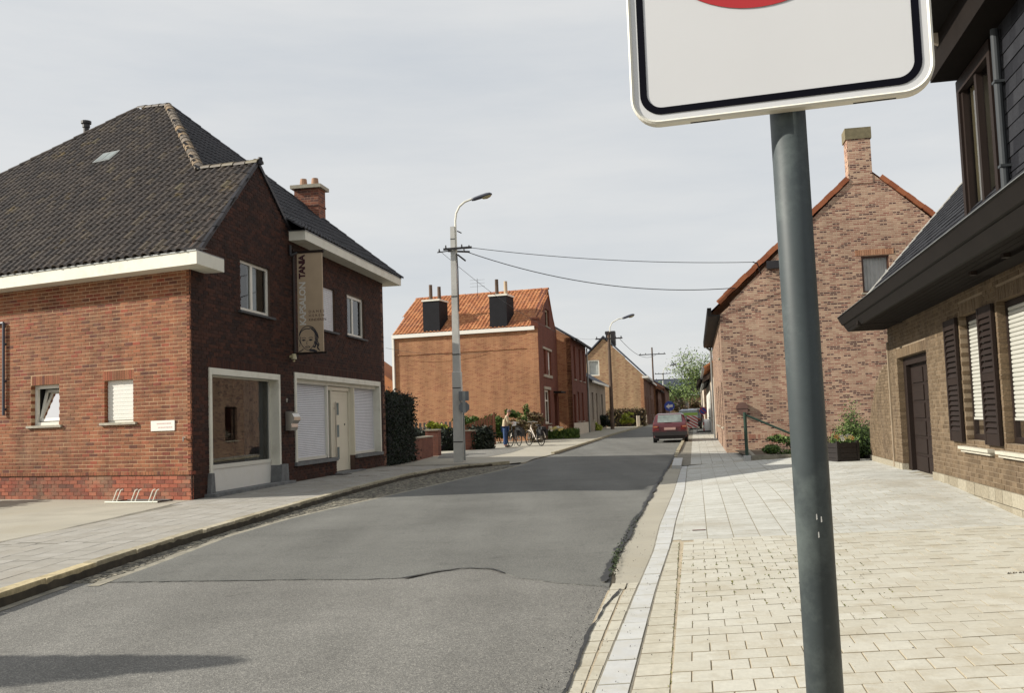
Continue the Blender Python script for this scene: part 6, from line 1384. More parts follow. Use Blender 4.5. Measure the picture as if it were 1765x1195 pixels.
# school-like block across the end of the street
eb = thing('long_building', 'long brick building with blue grey slate roof closing the street', 'building', (40, 235, .7))
ef = Fr((24, 232), (.99, .10), (.10, -.99))
mb = wall_sheet(ef, 0, 44, .2, 6.0, [(3 + k * 4.2, 5 + k * 4.2, 2.2, 4.4) for k in range(9)], 0, .3); mb.build('wall', M['brick_yellow'], eb, uv=(.99, .1, 0))
for k in range(9): window(eb, ef, 3 + k * 4.2, 5 + k * 4.2, 2.2, 4.4, rec=.1, fw_=.12)
mb = MB(); mb.prism([ef.P(-.5, .6, 6.1), ef.P(44.5, .6, 6.1), ef.P(44.5, -6, 9.9), ef.P(-.5, -6, 9.9)], (0, 0, .2)); mb.build('roof', M['slate_far'], eb)
mb = MB(); ef.box(mb, -.5, 44.5, .6, .85, 5.85, 6.25); mb.build('gutter', M['white_paint'], eb)
mb = MB(); ef.box(mb, 0, 44, -12, -.3, .2, 5.9); mb.build('rear_block', M['brick_yellow'], eb, uv=(.99, .1, 0))

# ---------------------------------------------------------------- street lamps, wires, signs
def lamp_head(parent, p, d, s=1.0):
    """street light head at the end of the arm: housing tapering to the arm, bowl below"""
    d = Vector(d).normalized(); side = d.cross(Vector((0, 0, 1))).normalized(); u_ = side.cross(d)
    prof = [(0, .05, .05, -.04), (.12, .075, .07, -.06), (.38, .11, .10, -.05), (.66, .14, .12, -.02), (.82, .12, .10, 0), (.90, .05, .04, .0)]
    mb = MB(); rings = []
    for x, w, h, lo in prof: rings.append([p + d * x * s + side * (w * s * math.cos(a)) + u_ * ((h if math.sin(a) > 0 else -lo + .03) * s * math.sin(a)) for a in [2 * math.pi * i / 12 for i in range(12)]])
    vs = [q for g in rings for q in g]; fs = [(k * 12 + i, k * 12 + (i + 1) % 12, (k + 1) * 12 + (i + 1) % 12, (k + 1) * 12 + i) for k in range(len(rings) - 1) for i in range(12)]
    mb.raw(vs, fs + [tuple(range(12))[::-1], tuple(range(60, 72))]); hd = mb.build('lamp_head', M['lamp_grey'], parent, smooth=True)
    mb = MB(); rings = []
    for x, w, h in ((.42, .05, .04), (.50, .10, .10), (.66, .115, .12), (.80, .09, .08), (.86, .04, .03)): rings.append([p + d * x * s + side * (w * s * math.cos(a)) - u_ * (.02 * s + h * s * max(0, math.sin(a))) for a in [math.pi * i / 8 for i in range(9)]])
    vs = [q for g in rings for q in g]; mb.raw(vs, [(k * 9 + i, k * 9 + i + 1, (k + 1) * 9 + i + 1, (k + 1) * 9 + i) for k in range(4) for i in range(8)]); mb.build('bowl', M['lamp_glass'], hd, smooth=True)
def insulator(mb, p): mb.cyl(p, p + V3(0, 0, .10), .03, .02, 8)
p1 = Vector((-1.91, 33.5, 0)); z1 = .10
l1 = thing('street_lamp', 'tall tapered grey concrete street lamp with black crossarm on the left pavement', 'street lamp', (p1.x, p1.y, z1))
mb = MB(); ca, sa_ = math.cos(R(-10.4)), math.sin(R(-10.4))
def sq(c, w, d, z): return [Vector((c.x + (x * ca - y * sa_), c.y + (x * sa_ + y * ca), z)) for x, y in ((-w, -d), (w, -d), (w, d), (-w, d))]
lv = [(0, .175, .14), (3.0, .145, .115), (3.02, .125, .10), (8.05, .075, .06)]
vs = [q for z, w, d in lv for q in sq(p1, w, d, z + z1 - (.05 if z == 0 else 0))]
mb.raw(vs, [(k * 4 + i, k * 4 + (i + 1) % 4, (k + 1) * 4 + (i + 1) % 4, (k + 1) * 4 + i) for k in range(3) for i in range(4)] + [(12, 13, 14, 15)]); mb.build('pole', M['pole_concrete'], l1)
mb = MB()
for z in (.62, 2.45, 3.6, 5.6, 7.6): 
    w_ = .13; mb.raw([q for zz in (z, z + .03) for q in sq(p1, .176 - z * .0125, .15 - z * .011, zz + z1)], [(i, (i + 1) % 4, 4 + (i + 1) % 4, 4 + i) for i in range(4)])
mb.build('strap', M['black_metal'], l1)
mb = MB(); a0 = p1 + V3(.10, -.02, 0); pts = [a0 + V3(0, 0, 6.9), a0 + V3(0, 0, 8.35), a0 + V3(.04, 0, 8.62), a0 + V3(.16, 0, 8.85), a0 + V3(.34, 0, 9.0), a0 + V3(.60, 0, 9.10)]
mb.tube(pts, .035, 8); mb.build('arm', M['cream_paint'], l1); lamp_head(l1, a0 + V3(.58, 0, 9.08), (1, -.05, .22), .82)
mb = MB(); mb.box(p1 + V3(-.34, -.12, 7.32), (.98, -.12, .02), (0.01, .07, 0), (0, 0, .07)); mb.box(p1 + V3(-.55, -.10, 7.24), (.5, -.02, .05), (0, .04, 0), (0, 0, .03)); mb.box(p1 + V3(-.2, .1, 7.30), (.75, .3, 0), (0, .06, 0), (0, 0, .06)); mb.build('crossarm', M['black_metal'], l1)
for q in ((-.48, -.1, 7.27), (-.25, -.12, 7.39), (.30, -.14, 7.40), (.55, -.16, 7.36), (.36, .2, 7.3)):
    mb = MB(); insulator(mb, p1 + V3(*q)); mb.build('insulator', M['black_metal'], l1)
mb = MB(); mb.tube([p1 + V3(.12, -.1, 7.2), p1 + V3(.14, -.10, 6.6), p1 + V3(.13, -.11, 5.2)], .022, 6); mb.cyl(p1 + V3(.15, -.12, 7.15), p1 + V3(.42, -.14, 6.92), .03, .03, 6); mb.cyl(p1 + V3(.15, 0, 8.0), p1 + V3(.30, 0, 7.92), .02); mb.build('cable', M['black_metal'], l1)
# wires
def wire(label, a, b, sag, rad=.011, n=20):
    mb = MB(); a, b = Vector(a), Vector(b); P = [a.lerp(b, i / n) - V3(0, 0, 4 * sag * (i / n) * (1 - i / n)) for i in range(n + 1)]; mb.tube(P, rad, 5)
    return tag(mb.build('overhead_wire', M['black_metal']), label, 'wire', 'overhead wires')
wire('thin overhead wire from the concrete lamp to the bracket on the brick gable', p1 + V3(.55, -.16, 7.38), G3.P(1.15, .35, 6.42), .18)
wire('sagging thicker overhead wire from the concrete lamp to the gable eave', p1 + V3(.45, -.14, 7.24), G3.P(.55, .05, 5.62), .50, .014)
mb = MB(); mb.tube([G3.P(1.15, .38, 6.42), G3.P(1.30, .3, 6.38), G3.P(1.42, .05, 6.05)], .02, 6); tag(mb.build('wire_bracket', M['black_metal']), 'small curved black wire bracket at the orange verge of the gable', 'bracket')
def wood_pole(x, y, h, label, crosses=((7.45, .95),), arm=None, mt='pole_wood', r_=.13):
    z = tz(y); p = Vector((x, y, z)); t = thing('utility_pole', label, 'utility pole', tuple(p), 'utility poles down the street'); mb = MB(); mb.cyl(p - V3(0, 0, .1), p + V3(0, 0, h), r_, r_ * .7, 10); mb.build('pole', M[mt], t)
    for cz, hw in crosses:
        mb = MB(); mb.box(p + GD * -hw + V3(0, -.12, cz), GD * 2 * hw, V3(0, .1, 0), (0, 0, .10)); c = mb.build('crossarm', M['black_metal'], t)
        for k in (-.9, -.5, .5, .9): mb = MB(); q = p + GD * (hw * k) + V3(0, -.08, cz + .1); mb.cyl(q, q + V3(0, 0, .14), .05, .03, 6); mb.build('insulator', M['black_metal'], c)
    if arm: 
        a0 = p + V3(.12, 0, 0); P = [a0 + V3(0, 0, h - 1), a0 + V3(.0, 0, h + .35), a0 + V3(.2, 0, h + .75), a0 + V3(.7, 0, h + 1.02), a0 + V3(1.1, 0, h + 1.1)]; mb = MB(); mb.tube(P, .045, 6); mb.build('arm', M['cream_paint'], t); lamp_head(t, a0 + V3(1.05, 0, h + 1.08), (1, -.05, .25), 1.15)
    return t
wood_pole(7.9, 79.6, 7.95, 'brown wooden pole with a lamp arm in front of the yellow gable house', ((7.35, 1.1), (7.75, .3)), arm=True, r_=.17)
wood_pole(17.0, 119, 9.0, 'plain wooden cross pole without lamp behind the yellow gable house', ((8.1, 1.6),))
wood_pole(22.9, 150, 7.2, 'distant pale pole with a lamp and crossarm near the end of the street', ((6.1, 2.0), (7.0, 1.2)), arm=True, mt='pole_concrete')
a, b = p1 + V3(-.5, 0, 7.35), Vector((7.0, 79.6, 7.8))
wire('faint overhead wire from the concrete lamp to the wooden pole down the street', a, b, 1.0, .008)
wire('faint overhead wire between the wooden pole and the farther cross pole', Vector((8.7, 79.6, 7.85)), Vector((17.5, 119, 8.8)), .9, .02)
wire('thin wire along the top of the orange house side wall', S4.P(9.2, .5, 5.9), S4.P(3.0, .06, 5.35), .25, .009)
# small sign post seen from behind, beside the concrete lamp
sp_ = Vector((-1.72, 33.3, .1)); sg = thing('traffic_sign', 'slim post with two small road signs seen from behind beside the concrete lamp', 'road sign', tuple(sp_))
mb = MB(); mb.cyl(sp_, sp_ + V3(0, 0, 2.32), .03); mb.build('post', M['zinc'], sg)
mb = MB(); mb.box(sp_ + V3(-.14, -.05, 2.02), (.34, 0, 0), (0, .015, 0), (0, 0, .32)); mb.build('rectangular_plate', M['sign_back'], sg)
mb = MB(); mb.prism([sp_ + V3(.03 + .19 * math.cos(R(22.5 + 45 * k)), -.05, 1.80 + .19 * math.sin(R(22.5 + 45 * k))) for k in range(8)], (0, .015, 0)); mb.build('octagonal_plate', M['sign_back'], sg)
mb = MB(); mb.box(sp_ + V3(-.02, -.06, 1.6), (.10, 0, 0), (0, .01, 0), (0, 0, .75)); mb.build('bracket', M['zinc'], sg)

# ---------------------------------------------------------------- front gardens on the left
def hedge(name, label, o, a, b, h, n, leaf, mt, group=None):
    t = thing(name, label, 'hedge', tuple(Vector(o) + (Vector(a) + Vector(b)) / 2), group); r = random.Random(int(abs(o[0] * 31 + o[1] * 7)) + 1); ins = .05
    o, a, b = Vector(o), Vector(a), Vector(b); ua, ub = a.normalized() * ins, b.normalized() * ins; mb = MB(); mb.box(o + ua + ub, a - ua * 2, b - ub * 2, (0, 0, h - ins)); mb.build('twigs', M['interior'], t)
    mb = MB(); leaf_box(mb, o, a, b, V3(0, 0, h), n, leaf, r, depth=.22); mb.build('foliage', M[mt], t); return t
hd = hedge('hedge', 'tall dark clipped conifer hedge against the end of the hair salon', FA.P(13.25, -1.9, .1), FA.u * 3.2, FA.n * 1.95, 2.22, 15000, .05, 'leaf_dark')
mb = MB(); r = random.Random(95)
for _ in range(700): c = FA.P(13.3 + r.uniform(0, 3.1), -1.9 + r.uniform(.0, 1.6), 2.3); leafq(mb, c + V3(r.gauss(0, .05), r.gauss(0, .05), abs(r.gauss(0, .14))), .06, r, r.random())
mb.build('foliage', M['leaf_hedge'], hd)
def brick_block(name, label, cat, f, s0, s1, o0, o1, z0, z1, m_, cap=.05, capm='sill_stone'):
    t = thing(name, label, cat, tuple(f.P((s0 + s1) / 2, (o0 + o1) / 2, z0))); mb = MB(); f.box(mb, s0, s1, o0, o1, z0 - .1, z1); mb.build('brickwork', m_, t, uv=tuple(f.u))
    mb = MB(); f.box(mb, s0 - .03, s1 + .03, o0 - .03, o1 + .03, z1, z1 + cap); mb.build('cap', M[capm], t); return t
bw_ = brick_tex('garden_brick', (.16, .06, .045), (.22, .085, .055), (.15, .09, .07), bw=.21, rh=.07)
g1 = Fr((-3.60, 35.1), (.10, .995), (.995, -.10))
brick_block('garden_wall', 'low dark brick garden wall with grey coping next to the tall hedge', 'garden wall', g1, 0, 3.6, -.22, 0, .04, .86, bw_)
brick_block('gate_pillar', 'brick gate pillar with letter slot at the end of the low garden wall', 'gate pillar', g1, 3.9, 4.6, -.35, .15, .07, 1.10, bw_)
brick_block('gate_pillar', 'second brick gate pillar standing behind the slim sign post', 'gate pillar', Fr((-2.35, 44.2), (.95, .1), (.1, -.95)), 0, .60, -.4, 0, .1, .98, bw_)
hedge('hedge', 'low dark clipped hedge right of the second gate pillar', (-1.72, 44.2, .1), (.72, .75, 0), (-.5, .6, 0), .88, 3800, .07, 'leaf_dark')
hedge('hedge', 'low dark hedge running behind the concrete lamp', (-5.4, 44.0, .1), (2.9, .2, 0), (-.1, .9, 0), .86, 3800, .07, 'leaf_dark')
hedge('hedge', 'dark hedge behind the low brick garden wall', (-6.6, 39.9, .07), (2.75, -.1, 0), (.05, .9, 0), .98, 3800, .06, 'leaf_dark')
bush('shrub', 'bright green bush in front of the orange wall by the tall hedge', 'shrub', (-6.5, 49.5, .85), (1.15, .7, .75), 2600, .085, 'leaf_green')
bush('shrub', 'vivid yellow green bush beside the concrete lamp', 'shrub', (-3.75, 50, .92), (.95, .6, .55), 1700, .09, 'leaf_lime')
bush('shrub', 'green leafy bush behind the brown wooden fence', 'shrub', (-2.4, 52.6, .95), (1.2, .6, .85), 2400, .09, 'leaf_green')
bush('shrub', 'green bush above the person by the orange house wall', 'shrub', (-.75, 52.9, .95), (1.5, .7, .95), 4200, .08, 'leaf_green')
bush('shrub', 'brownish bare bush behind the white bicycle', 'shrub', (.75, 52.0, .88), (1.3, .8, .85), 4200, .07, 'leaf_brown')
bush('shrub', 'sprig of green shrub against the corner of the orange house', 'shrub', (.55, 53.8, 1.35), (.55, .3, .95), 1300, .07, 'leaf_green')
def fence(name, label, a, b, h0, h1, m_, w=.12, gap=.02, posts=(), dip=0):
    a, b = Vector(a), Vector(b); t = thing(name, label, 'fence', tuple(a)); d = (b - a); n = int(d.length / (w + gap)); u_ = d.normalized(); nn = Vector((u_.y, -u_.x, 0)); r = random.Random(n)
    for i in range(n):
        q = a + d * (i / n); h = lerp(h0, h1, i / n) - dip * math.sin(math.pi * i / n); mb = MB(); mb.box(q, u_ * w, nn * -.02, (0, 0, h + r.uniform(-.01, .01))); mb.build('plank', M[m_], t)
    for z in (.3, .8): mb = MB(); mb.box(a + nn * -.02 + V3(0, 0, z), d, nn * -.04, (0, 0, .07)); mb.build('rail', M[m_], t)
    for f_ in posts: mb = MB(); mb.box(a + d * f_ - u_ * .05, u_ * .1, nn * .1, (0, 0, max(h0, h1) + .08)); mb.build('post', M[m_], t)
fence('wooden_fence', 'reddish brown plank fence with sloping top behind the sign post', (-2.75, 50.6, .15), (-1.05, 50.8, .15), 1.05, 1.62, 'fence_wood', posts=(0, 1))
fence('wooden_fence', 'weathered grey plank fence behind the low hedge', (-5.9, 51.5, .15), (-3.0, 51.6, .15), 1.28, 1.30, 'fence_grey', posts=(0, .5, 1), gap=.10)
# flower bed with daffodils
bed = thing('flower_bed', 'flower bed of pale yellow daffodils at the corner of the orange house', 'flower bed', (2.6, 57.5, tz(57)))
mb = MB(); r = random.Random(96); z = tz(57)
for _ in range(3200): 
    c = Vector((2.75 + r.uniform(-1.35, 1.0), 57.8 + r.uniform(-.9, .9), z + r.uniform(0, .50))); a = V3(r.gauss(0, .04), r.gauss(0, .04), r.uniform(.12, .22)); b = V3(r.gauss(0, .02), r.gauss(0, .02), 0); mb.face([c - b, c + b, c + a], r.random())
mb.build('foliage', M['leaf_green'], bed)
for i in range(34):
    mb = MB(); c = Vector((2.35 + r.gauss(0, .42), 57.4 + r.uniform(-.6, .6), z + r.uniform(.55, .74)))
    for k in range(5): a = k * 1.257; q = c + V3(math.cos(a) * .04, -.01, math.sin(a) * .04); mb.face([q + V3(.045 * math.cos(a + t_), r.uniform(-.01, .01), .045 * math.sin(a + t_)) for t_ in (0, 1.57, 3.14, 4.71)])
    mb.build('flower', M['petal_yellow' if i % 3 else 'petal_white'], bed)
bush('shrub', 'yellow flowering low shrub in front of the low cottage', 'shrub', (6.1, 76, tz(76) + .45), (.9, .8, .42), 800, .10, 'leaf_lime')
bush('shrub', 'dark low shrubs between the low cottage and the brown pole', 'shrub', (7.0, 80.5, tz(80) + .7), (1.5, .9, .6), 1500, .12, 'leaf_dark')
bush('shrub', 'yellow green bush to the right of the brown wooden pole', 'shrub', (9.6, 84, tz(84) + .75), (.8, .7, .55), 900, .12, 'leaf_lime')
hedge('hedge', 'brown hedge below the yellow gable wall', (8.6, 89.5, tz(89)), (3.2, -.2, 0), (.1, .8, 0), 1.5, 2600, .11, 'leaf_brown')
brick_block('garden_wall', 'low dark garden wall with pale coping below the yellow gable', 'garden wall', Fr((5.9, 90.5), (.98, -.1), (-.1, -.98)), 0, 3.0, -.2, 0, .45, 1.75, bw_)
for k, (x, y) in enumerate(((11.0, 88.5), (11.7, 91), (12.3, 93.4))): mb = MB(); z = tz(y); mb.box((x, y, z), (.28, 0, 0), (0, .28, 0), (0, 0, 1.0)); tag(mb.build('garden_post', M['render_pale']), ('squat pale garden post nearest the brown pole', 'middle one of three squat pale garden posts', 'squat pale garden post at the corner of the yellow gable')[k], 'garden post', 'garden posts by the yellow gable')

# ---------------------------------------------------------------- far trees
def tree(name, label, base, h, crown, n, leaf, mt, spread=1.0, seed=1, open_=.5, trunk=.28):
    t = thing(name, label, 'tree', tuple(base)); r = random.Random(seed); b = Vector(base); mb = MB(); mb.cyl(b - V3(0, 0, .2), b + V3(0, 0, h * .38), trunk, trunk * .7, 8); tips = []
    for _ in range(int(16 * spread)):
        a = r.uniform(0, 6.28); s = b + V3(0, 0, h * r.uniform(.25, .5)); m_ = s + V3(math.cos(a) * crown * .45, math.sin(a) * crown * .45, h * r.uniform(.12, .25)); e = m_ + V3(math.cos(a) * crown * r.uniform(.2, .6), math.sin(a) * crown * r.uniform(.2, .6), h * r.uniform(.05, .30))
        mb.cyl(s, m_, trunk * .35, trunk * .2, 5); mb.cyl(m_, e, trunk * .2, trunk * .06, 5); tips += [m_, e, m_.lerp(e, .5)]
        for _ in range(3): q = m_.lerp(e, r.random()); w = q + V3(r.gauss(0, .8), r.gauss(0, .8), r.uniform(.1, 1.0)) * (crown / 3.5); mb.cyl(q, w, trunk * .08, trunk * .03, 4); tips.append(w)
    mb.build('trunk', M['bark'], t); mb = MB()
    for _ in range(n): c = r.choice(tips); leafq(mb, c + V3(r.gauss(0, open_), r.gauss(0, open_), r.gauss(0, open_ * .8)) * (crown / 3.5), leaf * r.uniform(.6, 1.3), r, r.random())
    mb.build('crown', M[mt], t)
tree('tree', 'airy pale green spring tree rising over the roofs at the street end', (31.6, 165, tz(165)), 11.2, 4.3, 4200, .19, 'leaf_fresh', 1.5, 3, .75)
tree('tree', 'small light green tree in front of the long slate roof', (34.5, 205, tz(205)), 7.0, 4.0, 1600, .28, 'leaf_fresh', 1.0, 5, .6)
tree('tree', 'dark green tree trunked with ivy beside the right pavement far away', (33.5, 160, tz(160)), 8.5, 2.2, 3000, .26, 'leaf_green', 1.0, 8, .6)
for i, (x, y, s_) in enumerate(((36.5, 215, 2.4), (40, 216, 2.6), (43, 217, 2.2))):
    bush('shrub', ('rust red bush in front of the long building, nearest the street', 'rust red bush in front of the long building, middle one', 'rust red bush in front of the long building, by the dark tree')[i], 'shrub', (x, y, tz(y) + s_ * .9), (s_, 1.5, s_ * .9), 900, .35, 'leaf_brown')

# ---------------------------------------------------------------- cars
def car(name, label, pos, heading, paint, L_=3.75, W_=1.58, H_=1.36, group=None, front=False):
    """hatchback seen from behind: lofted body, real window openings as proud glass, lights, bumper, plate, wheels"""
    x, y = pos; z = tz(y); d = Vector((math.sin(heading), math.cos(heading), 0)); rgt = Vector((d.y, -d.x, 0)); O = Vector((x, y, z))
    P = lambda s, l, h: O + rgt * s + d * l + V3(0, 0, h); t = thing(name, label, 'car', tuple(O), group); w = W_ / 2
    secs = [(0.0, .40, .74, .74, .60), (.04, .30, .86, .88, .70), (.16, .24, .90, .98, .74), (.46, .22, .90, H_ - .03, .80), (.80, .22, .89, H_, .80), (1.6, .22, .87, H_, .80), (2.1, .22, .86, H_ - .05, .80), (2.75, .22, .84, .90, .72), (L_ - .3, .24, .78, .80, .70), (L_ - .05, .30, .66, .68, .66), (L_, .38, .60, .60, .60)]
    mb = MB(); rings = []
    for l, lo, belt, top, tf in secs:
        k = 1.0 if .15 < l < L_ - .3 else .95; ww = w * k
        half = [(ww * .90, lo), (ww, lo + .16), (ww, (lo + belt) / 2 + .05), (ww * .965, belt), (ww * tf if top > belt + .1 else ww * .93, top - .06 if top > belt + .1 else top), (ww * (tf - .16) if top > belt + .1 else ww * .7, top)]
        rings.append([P(a, l, h) for a, h in half] + [P(-a, l, h) for a, h in half[::-1]])
    n = 12; vs = [q for g in rings for q in g]; fs = [(k * n + i, k * n + (i + 1) % n, (k + 1) * n + (i + 1) % n, (k + 1) * n + i) for k in range(len(rings) - 1) for i in range(n)]
    mb.raw(vs, fs + [tuple(range(n))[::-1], tuple(range(len(vs) - n, len(vs)))]); body = mb.build('body', M[paint], t, smooth=False)
    bm_ = body.modifiers.new('round', 'BEVEL'); bm_.width = .03; bm_.segments = 2; bm_.limit_method = 'ANGLE'; bm_.angle_limit = R(18)
    mb = MB(); mb.prism([P(-w * .70, .125, .93), P(w * .70, .125, .93), P(w * .66, .415, H_ - .085), P(-w * .66, .415, H_ - .085)], d * -.02 + V3(0, 0, .02)); rg = mb.build('rear_window', M['car_glass'], t)
    mb = MB(); mb.prism([P(-.26, .10, .915), P(.10, .10, .915), P(.08, .085, .93), P(-.2, .085, .945)], d * -.012); mb.build('wiper', M['plastic_dark'], rg)
    for sgn in (-1, 1):
        mb = MB(); mb.prism([P(sgn * w * .965, .50, .92), P(sgn * w * .965, 2.45, .90), P(sgn * w * .83, 2.0, H_ - .10), P(sgn * w * .82, .62, H_ - .09)], rgt * sgn * .012 + V3(0, 0, .004)); mb.build('side_window', M['car_glass'], t)
        mb = MB(); mb.prism([P(sgn * w * .62, .0, .60), P(sgn * w * .96, .03, .60), P(sgn * w * .96, .05, .80), P(sgn * w * .62, .02, .80)], d * -.03); tl = mb.build('tail_light', M['tail_red'], t)
        mb = MB(); mb.prism([P(sgn * w * .70, -.032, .72), P(sgn * w * .94, -.028, .72), P(sgn * w * .94, -.02, .785), P(sgn * w * .70, -.022, .785)], d * -.006); mb.build('indicator', M['tail_amber'], tl)
        for l in (.62, L_ - .68):
            mb = MB(); c = P(sgn * (w - .09), l, .275); mb.cyl(c - rgt * .085, c + rgt * .085, .275, .275, 20); wh = mb.build('wheel', M['rubber'], t)
            mb = MB(); mb.cyl(c + rgt * sgn * .06, c + rgt * sgn * .09, .17, .15, 16); mb.build('rim', M['steel'], wh)
        mb = MB(); c = P(sgn * (w + .02), 2.15, .92); mb.box(c - rgt * .06 - d * .05, rgt * .14, d * .10, (0, 0, .12)); mb.build('mirror', M['plastic_dark'], t)
    mb = MB(); mb.prism([P(-w * .97, .0, .34), P(w * .97, .0, .34), P(w * .99, .0, .52), P(-w * .99, .0, .52)], d * -.09); mb.build('bumper', M['plastic_dark'], t)
    mb = MB(); mb.prism([P(-w * .86, .05, .20), P(w * .86, .05, .20), P(w * .88, .05, .36), P(-w * .88, .05, .36)], d * -.03); mb.build('rear_valance', M['plastic_dark'], t)
    mb = MB(); mb.box(P(-.26, -.035, .60), rgt * .52, d * .02, (0, 0, .115)); mb.build('number_plate', M['plate'], t)
    mb = MB(); mb.box(P(-w * .93, .02, .575), rgt * w * 1.86, d * .03, (0, 0, .012)); mb.build('trim_line', M['plastic_dark'], t)
    mb = MB(); mb.cyl(P(-w * .7, 2.6, .15), P(-w * .7, 2.6, .2), .02); mb.box(P(-w * .8, .3, .18), rgt * w * 1.6, d * (L_ - .6), (0, 0, .06)); mb.build('underbody', M['plastic_dark'], t)
    return t
HD = R(10.4)
car('hatchback_car', 'dark red small hatchback parked with its wheels beside the right kerb', (7.13, 45.3), HD, 'car_red', W_=1.60)
car('parked_car', 'silver grey car parked beyond the red hatchback behind the striped board', (12.35, 69.5), HD, 'car_dark', 4.2, 1.72, 1.42)
car('parked_car', 'dark blue car parked farther down the right kerb', (15.2, 86), HD, 'car_blue', 4.2, 1.7, 1.42)
car('parked_car', 'distant white car near the end of the street', (20.5, 112), HD, 'car_white', 4.2, 1.7, 1.42)
# roadworks signs behind the red car
def disc(mb, c, r_, nrm, th, n=28, mi=0):
    nrm = Vector(nrm).normalized(); a = nrm.cross(V3(0, 0, 1)).normalized(); b = a.cross(nrm); mb.prism([c + a * math.cos(2 * math.pi * i / n) * r_ + b * math.sin(2 * math.pi * i / n) * r_ for i in range(n)], nrm * th, mi=mi); return a, b
bs = thing('direction_sign', 'round blue sign with a white arrow standing just behind the red hatchback', 'road sign', (9.9, 62, tz(62)))
c = Vector((9.72, 61.5, 1.95)); mb = MB(); a_, b_ = disc(mb, c, .315, -SD, .02); mb.build('disc', M['sign_blue'], bs)
mb = MB(); q = c - SD * .023; arr = [(-.22, -.02), (-.02, .15), (-.02, .07), (.20, .10), (.20, -.06), (-.02, -.08), (-.02, -.18)]; mb.prism([q + GD * x + V3(0, 0, z) for x, z in arr], SD * -.004); mb.build('arrow', M['hazard_white'], bs)
mb = MB(); mb.cyl(c - V3(0, 0, 1.72) + SD * .05, c + SD * .05, .03); mb.build('post', M['zinc'], bs)
hb = thing('hazard_board', 'red and white striped roadworks board with lime top strip behind the red car', 'barrier', (10.9, 60, tz(60)))
O = Vector((10.50, 60, .55)); mb = MB(); mb.box(O, GD * .66, SD * .03, (0, 0, .78)); mb.build('board', M['hazard_white'], hb)
for k in range(-1, 5):
    z0 = .15 + k * .19; pts = [(0, z0 + .0), (.66, z0 - .40), (.66, z0 - .31), (0, z0 + .09)]
    def cl(p): return (p[0], max(0.0, min(.78, p[1])))
    # clip the stripe to the board
    P2 = []
    for (x0, y0), (x1, y1) in zip(pts, pts[1:] + pts[:1]):
        for f_ in [i / 8 for i in range(8)]: P2.append((lerp(x0, x1, f_), lerp(y0, y1, f_)))
    P2 = [p for p in P2 if -.001 <= p[1] <= .781]
    if len(P2) >= 3:
        cx_, cy_ = sum(p[0] for p in P2) / len(P2), sum(p[1] for p in P2) / len(P2); P2 = sorted(set(P2), key=lambda p: math.atan2(p[1] - cy_, p[0] - cx_)); mb = MB(); mb.prism([O - SD * .003 + GD * x + V3(0, 0, y) for x, y in P2], SD * -.003); mb.build('red_stripe', M['sign_red'], hb)
mb = MB(); mb.box(O + V3(0, 0, .78) - GD * .25, GD * .92, SD * .03, (0, 0, .16)); mb.build('lime_strip', M['hazard_lime'], hb)
for s_ in (.08, .56): mb = MB(); mb.box(O + GD * s_ + V3(0, 0, -.33), GD * .04, SD * .04, (0, 0, .34)); mb.build('leg', M['zinc'], hb)
mb = MB(); mb.box(O + V3(0, 0, -.33) - SD * .3, GD * .66, SD * .6, (0, 0, .05)); mb.build('foot', M['rubber'], hb)
ns = thing('no_parking_sign', 'temporary blue and red no parking sign on a striped stand on the right pavement', 'road sign', (11.7, 60, tz(60)))
c = Vector((11.62, 60.5, 1.58)); mb = MB(); disc(mb, c, .235, -SD, .02); mb.build('ring', M['sign_red'], ns); mb = MB(); disc(mb, c - SD * .021, .19, -SD, .003); mb.build('disc', M['sign_blue'], ns); mb = MB(); mb.prism([c - SD * .026 + GD * x + V3(0, 0, z) for x, z in ((-.15, .11), (-.11, .15), (.15, -.11), (.11, -.15))], SD * -.003); mb.build('red_bar', M['sign_red'], ns)
for k in range(5): mb = MB(); zz = .30 + k * .2; mb.cyl((c.x, c.y + .03, zz), (c.x, c.y + .03, zz + .2), .035); mb.build('post_segment', M['sign_red' if k % 2 == 0 else 'hazard_white'], ns)
mb = MB(); mb.box(c + V3(-.38, -.2, -1.33), (.76, 0, 0), (0, .45, 0), (0, 0, .10)); mb.build('foot', M['rubber'], ns)
wb = thing('wheeled_bin', 'dark wheeled bin standing by the pale fronts on the right pavement', 'bin', (13.55, 66, tz(66)))
mb = MB(); o = Vector((13.3, 65.8, tz(66))); mb.prism([o + V3(0, 0, .12), o + V3(.50, 0, .12), o + V3(.56, 0, 1.0), o + V3(-.06, 0, 1.0)], (0, .6, 0)); mb.build('body', M['bin_dark'], wb)
mb = MB(); mb.prism([o + V3(-.09, -.04, 1.0), o + V3(.59, -.04, 1.0), o + V3(.50, -.0, 1.10), o + V3(0, -.0, 1.10)], (0, .7, 0)); mb.build('lid', M['bin_dark'], wb)
for s_ in (0, .46): mb = MB(); mb.cyl(o + V3(s_, .55, .1), o + V3(s_ + .05, .55, .1), .1, .1, 14); mb.build('wheel', M['rubber'], wb)
ws = thing('sack', 'pale building sack on the right pavement behind the no parking sign', 'sack', (12.5, 64, tz(64)))
mb = MB(); r = random.Random(5); o = Vector((12.5, 64, tz(64)))
for k in range(6):
    pass
rings = [[o + V3(math.cos(a) * rr * r.uniform(.92, 1.08), math.sin(a) * rr * r.uniform(.9, 1.1), zz + r.uniform(-.03, .03)) for a in [2 * math.pi * i / 10 for i in range(10)]] for rr, zz in ((.20, 0), (.28, .12), (.29, .38), (.26, .6), (.20, .72), (.08, .78))]
